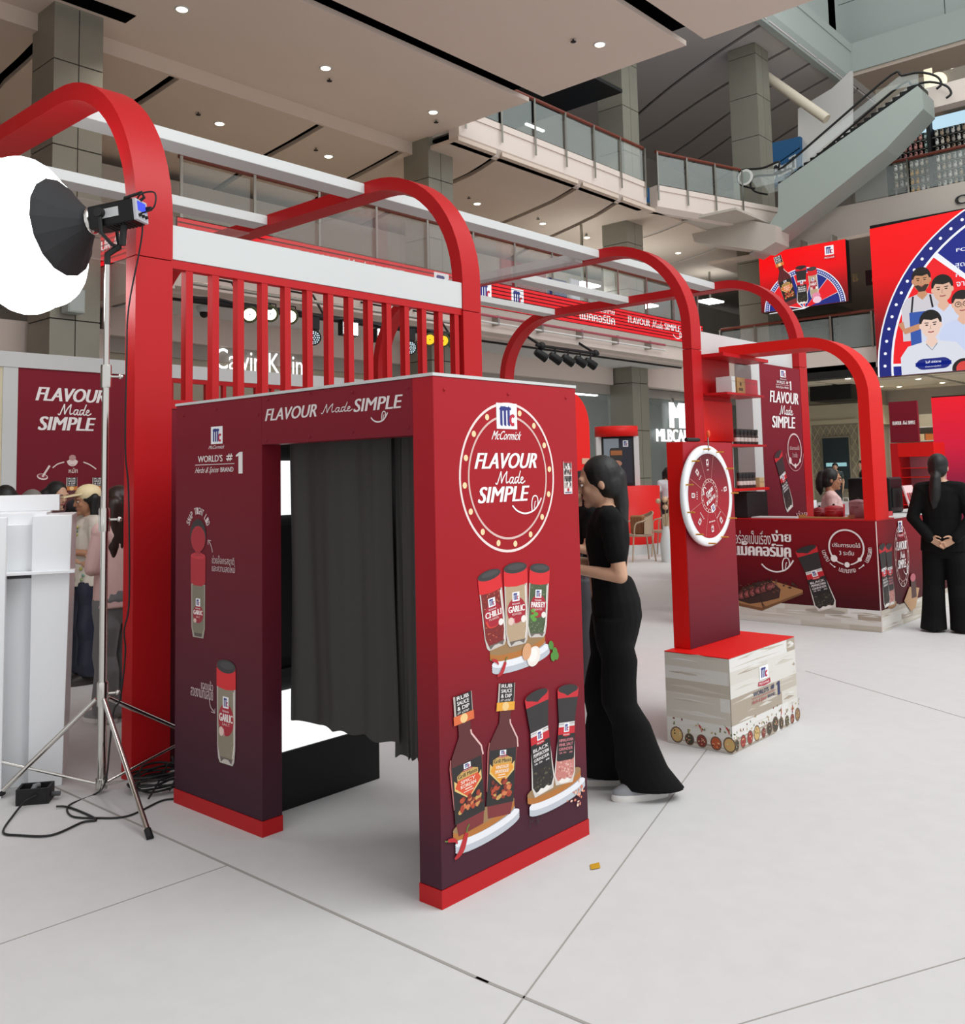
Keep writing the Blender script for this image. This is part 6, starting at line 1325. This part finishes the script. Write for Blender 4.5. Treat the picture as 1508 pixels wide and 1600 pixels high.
# ---------------------------------------------------------------- downlights
def downlight(lab, x, y, z, r=.11, k=6.0, group='round ceiling downlights'):
    t = thing('ceiling_light', lab, 'light', (x, y, z), group); b = MB(); b.lathe((x, y, z-.012), ((r*1.25, .012), (r*1.25, 0), (r, 0)), 'white_paint', 20); b.build('trim_ring', t); b = MB(); b.lathe((x, y, z-.03), ((r*.5, 0), (r*.9, .01), (r, .02)), emat('#FFF1D6', k), 18); b.build('lit_lens', t)
    sl = bpy.data.lights.new('downlight_beam', 'SPOT'); sl.energy = 120; sl.spot_size = 2.3; sl.spot_blend = .8; sl.shadow_soft_size = .06; sl.color = (1, .93, .82); so = bpy.data.objects.new('downlight_beam', sl); COL.objects.link(so); so.parent = t; so.location = (0, 0, -.06)
    return t
d0 = downlight('white downlight', 5.19, 10.54, 9.0, .09)
d0['label'] = 'downlight in the low ceiling right above the first arch, by the photo top'
for lab, x, y in (('downlight in the low ceiling above the front beam, second from the metal column', 8.15, 10.63), ('downlight with rainbow glint near the corner of the low ceiling', 11.03, 10.72), ('lone downlight of the low ceiling on the second panel by the free edge', 10.88, 6.48)): dup(d0, (x, y, 9.0), lab)
for lab, x, y in (('second level downlight over the slatted partition header, left of the second arch', 7.59, 13.2), ('second level downlight behind the front white beam before the second arch', 10.3, 13.2), ('second level downlight touching the crown of the second arch', 12.2, 13.7), ('second level downlight nearest behind the second arch curve', 15.3, 13.36), ('second level downlight midway between second and third arch', 18.06, 13.38), ('second level downlight just before the big column', 20.28, 13.45), ('second level downlight above the third arch curve', 24.08, 12.57), ('second level downlight hidden near the lamp arch', 4.75, 13.2)): dup(d0, (-2.514+(x+2.514)*1.0317, -2.4765+(y+2.4765)*1.0317, 8.72), lab)
for i, (x, y) in enumerate(((27.2, 8.53), (29.8, 9.3), (31.2, 8.9), (29.4, 7.1), (31.9, 8.5), (31.6, 7.0), (27.4, 5.6), (30.5, 5.2), (34, 8.0), (34, 6.0), (27.4, 3.6))):
    o = dup(d0, (x, y, 4.3), 'warm downlight in the soffit behind the counter arch', group='downlights in the soffit behind the counter')
for x, y in ((33.0, 6.4), (30.0, 12.0), (27.6, 11.6)): dup(d0, (x, y, 15.5 if y < 7 else 15.2), 'dim downlight in the ceiling of the upper levels', group='downlights of the upper ceiling')
sp0 = None
for x, y, z in ((4.9, 10.2, 9), (8.5, 10.95, 9), (11.4, 11.0, 9), (10.4, 6.7, 9), (7.0, 13.0, 8.5), (9.8, 13.0, 8.5), (14.7, 13.1, 8.5), (17.5, 13.1, 8.5), (19.9, 13.2, 8.5)):
    if sp0 is None:
        sp0 = thing('sprinkler', 'tiny dark sprinkler head near a ceiling downlight', 'sprinkler', (x, y, z), 'ceiling sprinklers'); b = MB(); b.lathe((x, y, z-.05), ((.05, 0), (.05, .008), (.012, .012), (.012, .05)), 'dark', 10); b.build('head', sp0)
    else: dup(sp0, (x, y, z) if z > 8.8 else (-2.514+(x+2.514)*1.0317, -2.4765+(y+2.4765)*1.0317, 8.72))
# ---------------------------------------------------------------- stage lights behind the slats
YB = 9.6
def P9(x, y): return None
bar = thing('light_bar', 'black lighting bar with cables behind the slatted partition', 'bar', (6, YB, 4.0)); p, q = Vector((4.817, 9.6, 4.217)), Vector((10.608, 9.6, 4.143)); zb = (p.z+q.z)/2
p.z = q.z = zb; b = MB(); b.tube([p, q], .04, 'black', 8); b.tube([p+Vector((0, 0, .22)), q+Vector((0, 0, .22))], .03, 'steel', 8); b.build('pipe', bar)
for f in (.15, .42, .7, .93):
    c = p.lerp(q, f); b = MB(); b.tube([c, c+Vector((0, .3, .4)), Vector((c.x, 10.56, 4.75))], .02, 'black', 6); b.build('hanger', bar)
b = MB(); b.tube(crom([tuple(p.lerp(q, i/14)+Vector((0, -.05, .03*math.sin(i*1.9)))) for i in range(15)], 4), .02, 'cable', 5); b.build('cable_run', bar)
ZBAR = zb
def parlight(lab, px, kind, group=None):
    x, y, z = px; t = thing('stage_light', lab, 'light', px, group); c = Vector(px); d = Vector((-.45, -.8, -.35)).normalized()
    b = MB(); b.tube([(x, y, ZBAR-.035), (x, y, z+.16)], .015, 'black', 6); b.tube([(x-.11, y, z), (x-.11, y, z+.16), (x+.11, y, z+.16), (x+.11, y, z)], .012, 'black', 6); b.build('yoke', t)
    if kind == 'flood':
        b = MB(); b.box(x-.17, x+.17, y-.06, y+.06, z-.12, z+.12, 'black'); b.build('housing', t); b = MB(); b.box(x-.15, x+.15, y-.075, y-.061, z-.1, z+.1, emat('#FFFFFF', 14)); b.build('lit_lens', t)
    else:
        r = .12; b = MB(); b.lathe(c-d*.2, ((r*.6, 0), (r*.95, .05), (r, .2)), 'black', 18, d); b.lathe(c, ((r*1.1, -.02), (r*1.1, .03), (r*.97, .03)), mat('olive', '#4A5230', rough=.6) if kind != 'spot' else 'black', 18, d); b.build('housing', t)
        col, k = {'warm': ('#FFF6D2', 5), 'amber': ('#F7B21C', 1.6), 'spot': ('#CFE6F0', .9)}[kind]
        b = MB()
        if kind == 'spot':
            b.lathe(c+d*.02, ((.112, 0), (.112, .005)), 'dark', 18, d)
            s_ = d.cross(Vector((0, 0, 1))).normalized(); u_2 = s_.cross(d)
            for rr, n in ((0, 1), (.036, 6), (.07, 12), (.098, 16)):
                for i in range(n): a = 2*math.pi*i/n; b.lathe(c+d*.026+s_*rr*math.cos(a)+u_2*rr*math.sin(a), ((.014, 0), (.01, .008)), emat(col, 1.2), 7, d)
        else: b.lathe(c+d*.02, ((.113, 0), (.09, .012), (.012, .016)), emat(col, k), 18, d); b.lathe(c+d*.034, ((.014, 0), (.01, .004)), 'dark', 8, d)
        b.build('lit_lens', t)
        if kind == 'spot': b = MB(); b.box(x-.1, x+.1, y-.05, y+.12, z+.13, z+.34, 'black'); b.build('base', t)
    return t
SG = 'stage lights on the bar behind the slats'
for k, q in enumerate(((5.799, 9.6, 4.057), (6.174, 9.6, 4.109), (6.551, 9.6, 4.111))): parlight(('first', 'second', 'third')[k]+' of the round white stage lights behind the front slats', q, 'warm', SG)
parlight('dark moving head light with pale dots, beside the white floods', (7.005, 9.6, 3.816), 'spot', SG); parlight('dark moving head light with pale dots, beside the amber lights', (9.168, 9.6, 3.835), 'spot', SG)
parlight('brightest square flood light behind the slats, lower of the pair', (7.746, 9.6, 4.027), 'flood', SG); parlight('square flood light behind the slats, nearer the second arch', (8.509, 9.6, 3.98), 'flood', SG)
for k, q in enumerate(((9.674, 9.6, 4.032), (10.028, 9.6, 4.041), (10.356, 9.6, 4.022))): parlight(('first', 'middle', 'last')[k]+' of three amber stage lights by the second arch leg', q, 'amber', SG)
bar = thing('light_bar.001', 'short black lighting bar with spots between second and third arch', 'bar', (14, 10.1, 4.6)); p, q = Vector((13.459, 10.1, 4.355)), Vector((15.798, 10.1, 4.261)); zb = (p.z+q.z)/2; p.z = q.z = zb
b = MB(); b.tube([p, q], .035, 'black', 8); b.build('pipe', bar)
for f in (.08, .95): c = p.lerp(q, f); b = MB(); b.tube([c, Vector((c.x, 10.56, max(4.6, c.z+.1)))], .03, 'black', 6); b.ball(c, .09, 'black', 8, 6); b.build('hanger', bar)
for k, q in enumerate(((13.627, 10.1, 4.103), (14.13, 10.1, 4.072), (14.605, 10.1, 4.065), (15.072, 10.1, 4.071), (15.476, 10.1, 4.056))):
    t = thing('stage_light', N[k]+' small black spot lamp on the short lighting bar', 'light', q, 'black spots on the short bar'); c = Vector(q); d = Vector((.75, -.35, -.5)).normalized()
    b = MB(); b.lathe(c-d*.16, ((.07, 0), (.09, .06), (.1, .3)), 'black_metal', 12, d); b.build('housing', t); b = MB(); b.lathe(c+d*.142, ((.085, 0), (.085, .006)), emat('#E9EEF2', .9), 12, d); b.build('lit_lens', t); b = MB(); b.tube([c, Vector((c.x, c.y, zb-.03))], .02, 'black', 6); b.build('yoke', t)
b = MB(); p, q = Vector((11.807, 10.4, 4.346)), Vector((19.359, 10.4, 4.574)); b.tube([(p.x, 10.4, 4.86), (q.x, 10.4, 4.86)], .03, '#A8505A', 6); b.tube([(p.x, 10.4, 4.72), (q.x, 10.4, 4.72)], .022, 'wall_white', 6)
for i in range(5): x = p.x+(q.x-p.x)*(i+.5)/5; b.box(x-.03, x+.03, 10.38, 10.555, 4.68, 4.9, 'steel')
tag(b.build('service_pipe'), 'thin reddish service pipes under the long screen band', 'pipe')
t = thing('dome_camera', 'small dark dome camera under the soffit behind the slats', 'camera', (6.263, 11.6, 4.424)); c = Vector((6.263, 11.6, 4.402)); c.z = 4.36; b = MB(); b.lathe(c, ((.1, .04), (.13, .1), (.13, .14)), 'white_paint', 16); b.build('mount', t); b = MB(); b.ball(c+Vector((0, 0, .02)), .075, 'black', 12, 8); b.build('dome', t)
t = thing('wall_speaker', 'pale box loudspeaker on the metal column behind the lamp stand', 'speaker', (3.996, 11.6, 4.143)); c = (3.993, 11.6, 4.31); B(c[0]-.13, c[0]+.13, 11.45, 11.68, c[2]-.19, c[2]+.17, 'mint').build('cabinet', t, .01); B(c[0]-.11, c[0]+.11, 11.44, 11.45, c[2]-.17, c[2]+.15, '#B5BFBB').build('grille', t)
# shop names and windows on the ground floor
t = thing('shop_sign', 'white lit shop name over the taupe wall behind the slats', 'sign', (6.8, 12.55, 3.7)); A = Art((0, 12.74, 0), (1, 0, 0), (0, 0, 1), (0, -1, 0), lift=.06, step=.001, ink=lambda c: emat(c, 1.6)); p, q = (7.177, 3.937), (9.168, 3.677); zc = ((8.103, 3.792))[1]; A.text('Calvin Klein', p[0], q[0], zc-.19, zc+.2, '#FFFFFF', .003); A.done(t, 'lit_lettering')
t = thing('shop_sign.001', 'big white block letter shop sign seen past the third portal leg', 'sign', (17.9, 12.6, 2.6)); A = Art((0, 12.7, 0), (1, 0, 0), (0, 0, 1), (0, -1, 0), lift=.08, step=.001, ink=lambda c: emat(c, 1.6)); x0, x1, z0, z1 = bx((23.211, 2.809), (24.873, 3.653)); A.text('MLB', x0, x0+(x1-x0)*1.25, z0+.05, z1, '#FFFFFF', .08)
x0, x1, z0, z1 = bx((22.396, 2.423), (24.354, 2.813)); A.text('MLBCAP', x0, x1, z0, z1, '#FFFFFF', .06); A.done(t, 'lit_lettering')
def winlight(lab, x0, x1, y, z): 
    t = thing('shop_light', lab, 'light', (x0, y, z)); B(x0, x1, y, y+.12, z, z+.04, emat("#F6FBFB", 9)).build('lit_tube', t); B(x0, x1, y, y+.12, z+.04, z+.07, 'white_paint').build('housing', t)
for k, (x0, x1, y, z) in enumerate(((17.4, 20.8, 13.6, 3.8), (17.0, 20.6, 14.6, 3.6), (18.2, 21.5, 15.6, 3.5), (13.0, 15.6, 14.4, 3.9))): winlight(N[k]+' long tube lamp inside the glazed shops, counted from the glass' if k < 3 else 'tube lamp in the shop window beside the red rounded board', x0, x1, y, z)
dr = MB(); rnd = random.Random(2)
for k in range(14): x = 14.2+.11*k; dr.tube(crom([(x, 13.1, 3.7), (x+rnd.uniform(-.05, .1), 13.05, 3.0), (x+rnd.uniform(.0, .3), 13.1, 2.3+rnd.uniform(-.2, .3))], 4), [.05]*8+[.02], 'wall_white', 6)
tag(dr.build('window_drape'), 'white draped fabric strips hanging in the shop window', 'drape')
t = thing('rounded_board', 'red board with rounded top just past the booth side', 'board', (3.9, 2.35, 0)); p, q = (4.339, 1.76), (3.961, 2.085)
x1_ = p[0]; R = .3; zt = (4.115, 2.218)[1]+.03; x0_ = x1_-.7; b = MB(); b.prism([(x0_, 2.35, .0), (x1_, 2.35, 0), (x1_, 2.35, zt-R)]+[(x1_-R+R*math.cos(a), 2.35, zt-R+R*math.sin(a)) for a in [math.pi/2*i/10 for i in range(1, 11)]]+[(x0_, 2.35, zt)], (0, .06, 0), 'red_bright'); b.build('board', t); B(x1_-.13, x1_-.02, 2.345, 2.349, 1.62, 1.67, '#C99A80').build('tape_strip', t)
# ---------------------------------------------------------------- round red kiosk, rattan chairs
t = thing('round_kiosk', 'round red kiosk with picture screen and ring top', 'kiosk', (13.05, 7.85, 0)); c = (13.05, 7.85, 0)
b = MB(); b.lathe(c, ((.86, 0), (.86, .18)), 'white_paint', 40); b.build('plinth', t); b = MB(); b.lathe(c, ((.8, .181), (.8, 1.26), (.2, 1.27)), 'red_bright', 40); b.build('drum', t)
b = MB(); b.lathe(c, ((.4, 2.22), (.42, 2.22), (.42, 2.42), (.2, 2.42)), 'red_bright', 36); b.build('ring_top', t)
d = Vector((-.78, -.62, 0)).normalized(); s = Vector((d.y, -d.x, 0)); cv = Vector(c)
def kb(a0, a1, b0, b1, z0, z1, m): g = MB(); g.hexa([cv+s*a+d*bb+Vector((0, 0, z)) for z in (z0, z1) for a, bb in ((a0, b0), (a1, b0), (a1, b1), (a0, b1))], m); return g
kb(-.3, .3, -.2, .22, 1.27, 2.22, 'dark').build('screen_box', t)
for a in (-.36, .36): kb(a-.05, a+.05, -.1, .2, 1.27, 2.22, 'white_paint').build('side_post', t)
A = Art(cv+d*.22, -s if (-s).dot(Vector((.6, -.8, 0))) > 0 else s, (0, 0, 1), d, lift=.006, step=.001, ink=lambda q: emat(q, .55)); A.rect(-.27, .02, 1.32, 2.18, '#8E98A0'); A.rect(.02, .27, 1.32, 2.18, '#1A2030'); A.rrect(-.16, .08, 1.75, 2.0, .05, '#2E2A2A'); A.rect(-.14, .08, 1.86, 1.95, '#B56A35'); A.rrect(-.13, .06, 1.4, 1.66, .05, '#5E6A70'); A.ell(-.03, 1.7, .1, .06, '#C98A70'); A.logo(.1, .2, 2.02, 2.14); A.done(t, 'lit_picture')
t = thing('flower_bunch', 'bunch of dried cream flowers in a tall white vase before the red drum', 'flowers', (11.55, 5.9, 0)); c_ = Vector((11.6, 5.983, 0.898)); rnd = random.Random(9); b = MB()
for k in range(9): p = c_+Vector((rnd.uniform(-.05, .05), rnd.uniform(-.12, .12), rnd.uniform(.0, .22))); b.tube([c_+Vector((.05, 0, -.35)), p], .006, '#9A8A66', 5); b.ball(p, .045, '#C9A98A', 8, 6)
b.build('stems_and_heads', t); b = MB(); b.lathe((c_.x+.05, c_.y, 0), ((.09, 0), (.11, .3), (.05, c_.z-.3)), 'white_paint', 14); b.build('vase', t)
mat('rattan', '#B59E86', rough=.8, bump=.4, nscale=120)
def rattan_chair(lab, loc, rz):
    t = thing('rattan_chair', lab, 'chair', loc, 'rattan chairs at the round kiosk')
    b = MB(); b.lathe((0, 0, .42), ((.2, 0), (.23, .02), (.22, .04)), 'rattan', 20); b.build('seat', t, off=(0, 0, 0))
    b = MB(); rows = [[(-.2*math.cos(a)*(1+.12*j/6), .24*math.sin(a)*(1+.12*j/6), .46+.38*j/6*(1-.25*abs(a)/1.6)) for a in [-1.5+3*i/16 for i in range(17)]] for j in range(7)]; b.grid(rows, 'rattan'); b.grid([[(p[0]-.012, p[1], p[2]) for p in r] for r in rows][::-1], 'rattan'); b.build('backrest', t, off=(0, 0, 0))
    b = MB(); b.tube(crom([(.16, -.24, .44), (.14, -.27, .64), (-.02, -.27, .7), (-.2, -.15, .8), (-.23, 0, .84), (-.2, .15, .8), (-.02, .27, .7), (.14, .27, .64), (.16, .24, .44)], 4), .014, 'rattan', 6); b.build('arm_frame', t, off=(0, 0, 0))
    for x, y in ((.16, .2), (.16, -.2), (-.17, .18), (-.17, -.18)): b = MB(); b.tube([(x, y, .43), (x*1.25, y*1.2, 0.002)], .013, 'rattan', 6); b.build('leg', t, off=(0, 0, 0))
    t.rotation_euler = (0, 0, rz); return t
rattan_chair('rattan armchair with a brown cushion, behind the ponytail', (*(11.64, 6.503, 0)[:2], 0), 2.4); rattan_chair('rattan armchair next to the red wheel board', (*(12.697, 6.638, 0)[:2], 0), 1.9)
t = thing('cushion', 'brown slatted cushion standing on the rattan chair behind the ponytail', 'cushion', (*(11.64, 6.503, 0)[:2], .46)); x, y = (11.64, 6.503, 0)[:2]; B(x-.1, x+.04, y-.13, y+.13, .463, .78, '#9A6A45').build('pad', t, .03)
for k in range(4): B(x-.105, x-.1, y-.11+.06*k, y-.07+.06*k, .5, .75, '#7E5234').build('stripe', t)
# ---------------------------------------------------------------- right hand kiosk and stage wall
t = thing('display_cabinet', 'red display cabinet with sign board and shelves tinted pink as if lit', 'cabinet', (11.0, 1.95, 0))
B(11.0, 11.06, 1.62, 1.99, 1.86, 2.42, 'maroon_print').build('sign_board', t); A = Art((11.0, 0, 0), (0, -1, 0), (0, 0, 1), (-1, 0, 0), lift=.006, step=.0004); A.text('FLAVOUR', -1.95, -1.83, 2.1, 2.15, '#F0E6E6', .04); A.made(-1.815, -1.755, 2.1, 2.155, '#F0E6E6', .006); A.text('SIMPLE', -1.745, -1.65, 2.1, 2.15, '#F0E6E6', .04); A.done(t, 'sign_lettering')
B(11.0, 11.5, 1.9, 2.0, 0, 1.85, 'red_paint').build('side_board', t); B(11.0, 11.5, 1.44, 1.9, 1.66, 1.85, 'red_bright').build('header_board', t); B(11.48, 11.5, 1.44, 1.9, 0, 1.66, '#E0A9B5').build('back_board', t); B(11.0, 11.48, 1.44, 1.9, 0, .95, 'red_paint').build('lower_case', t)  # pink shelf glow is put into the back board's colour
s0 = None
for k in range(5):
    if s0 is None: s0 = B(11.05, 11.47, 1.45, 1.89, 1.0, 1.012, 'red_bright').build('shelf_board', t)
    else: piece('shelf_board', s0, t, (0, 0, .125*k))
t = thing('stage_wall', 'glowing red to maroon stage wall at the photo edge', 'wall panel', (14, 1, 0)); glow('stage_red', 0, 2.6, ((0, '#5A1226'), (.45, '#7E1238'), (.7, '#D8123A'), (1, '#F5142A')), .9)
B(14, 14.03, -3, 2.3, .02, 2.64, 'stage_red').build('lit_face', t); B(14.03, 14.3, -3, 2.3, 0, 2.66, 'black_metal').build('frame', t)
t = thing('goods_rack', 'lit rack of coloured packages in the far shop', 'rack', (30, 7.6, 0)); rnd = random.Random(12)
B(30.4, 30.5, 6.4, 8.2, 0, 3.2, 'taupe').build('back_board', t)
for k in range(6): B(30, 30.4, 6.4, 8.2, .5+.45*k, .53+.45*k, 'wall_white').build('shelf_board', t)
t2 = None
for k in range(5):
    y = 6.5; ii = 0
    while y < 8.0: w = rnd.uniform(.14, .25); h = rnd.uniform(.18, .36); tag(B(30.05, 30.3, y, y+w, .532+.45*k, .532+.45*k+h, rnd.choice(('#D8C23A', '#C93A6A', '#E0E0D8', '#B5D04A', '#D8783A', '#E2C9A0'))).build('package'), 'coloured package, %s along the %s shelf of the far lit rack' % (ORD[ii], ('lowest', 'second', 'third', 'fourth', 'top')[k]), 'package', 'packages on the far rack'); y += w+.03; ii += 1
t = thing('work_lamp', 'round white work lamp on a dark stand near the far suited man', 'lamp', (20, 4.9, 0)); c = Vector((17, 4.666, 1.11)); b = MB(); b.ball(c, .14, emat('#F2FAFF', 3), 14, 9); b.build('globe', t); b = MB(); b.tube([(c.x, c.y, 0), (c.x, c.y, c.z-.1)], .03, 'black', 8); b.box(c.x-.2, c.x+.2, c.y-.2, c.y+.2, .0, .04, 'black'); b.build('stand', t); t.location = (0, 0, 0)
t = thing('hanging_board', 'dark maroon letter board behind the gap between the two screens', 'sign', (26.5, 7, 6.5)); B(26.5, 26.6, *sorted(((26.5, 7.571, 16.042)[1], (26.5, 6.729, 15.737)[1])), (26.5, 7.731, 7.017)[2], (26.5, 7.706, 7.469)[2], '#4A2028').build('board', t); B(26.52, 26.58, 6.9, 7.0, 4.9, (26.5, 7.731, 7.017)[2], 'dark').build('leg', t); A = Art((26.5, 0, 0), (0, -1, 0), (0, 0, 1), (-1, 0, 0), lift=.02, step=.001); A.text('B', *bx((-7.955, 7.171), (-7.786, 7.423)), '#C9A878', .03); A.text('A', *bx((-7.4, 7.105), (-7.236, 7.335)), '#C9A878', .03); A.done(t, 'letters')
t = thing('shop_sign.002', 'white lit letters under the small hanging screen', 'sign', (26.5, 10, 5.8)); A = Art((26.5, 0, 0), (0, -1, 0), (0, 0, 1), (-1, 0, 0), lift=.05, step=.001, ink=lambda c: emat(c, 1.5)); A.text('OE', *bx((-10.961, 6.23), (-10.421, 6.498)), '#F6FAF6', .06); A.done(t, 'lit_lettering'); B(26.5, 26.6, 8.5, 12, 5.9, 6.3, 'dark').build('board', t)
for y in (8.6, 11.8): B(26.52, 26.58, y, y+.08, 4.9, 5.9, 'dark').build('leg', t)
t = thing('banner_stand', 'red and navy banners on the second level behind the third arch', 'banner', (15, 12.5, 5.1))
for x0, x1, z1, c in ((15.2, 17.0, 6.9, '#8E1524'), (17.1, 17.9, 6.7, '#1B2A6A'), (18.1, 18.5, 6.8, '#D8DCE6'), (14.2, 15.0, 6.3, '#1B2450')): B(x0, x1, 12.5, 12.56, 5.1, z1, c).build('banner_sheet', t)
A = Art((15.2, 12.5, 5.1), (1, 0, 0), (0, 0, 1), (0, -1, 0), lift=.01, step=.002); A.rect(.3, 1.5, .9, 1.0, '#E9C9C4'); A.rect(.5, 1.3, .7, .76, '#E9C9C4'); A.done(t)
t = thing('shop_lamp_fill_row', 'row of lit square lamps, some added to brighten the second level, behind the third arch', 'lamp', (19, 13, 7)); 
for x, y, z in ((19.2, 12.9, 6.9), (28, 13.5, 7.6), (21.8, 13.5, 6.4), (23.4, 13.5, 6.9), (22.6, 14.5, 6.2)): B(x, x+.9, y, y+.6, z, z+.05, emat('#F4FAFA', 9)).build('lit_panel', t); B(x+.42, x+.48, y+.27, y+.33, z+.05, 8.72, 'steel').build('rod', t)  # some of these lit panels are added to brighten the dim second level
struct(B(21.6, 40, 12.6, 16.9, 4.75, 4.9, 'wall_mid').build('floor_deck'), 'second level deck behind the set back edge'); struct(B(21.6, 40, 16.9, 17.1, 4.9, 8.5, 'wall_mid').build('wall_second_level.001'), 'second level wall at the far corner')
t = thing('confetti', 'single gold paper scrap on the white floor before the booth', 'paper', (0.642, -0.215, 0)); c = (0.642, -0.215, 0); b = MB(); b.prism([(c[0]-.035, c[1]-.005, .003), (c[0], c[1]-.025, .004), (c[0]+.035, c[1]+.005, .006), (c[0], c[1]+.025, .003)], (0, 0, .001), '#C99A1E'); b.build('scrap', t)
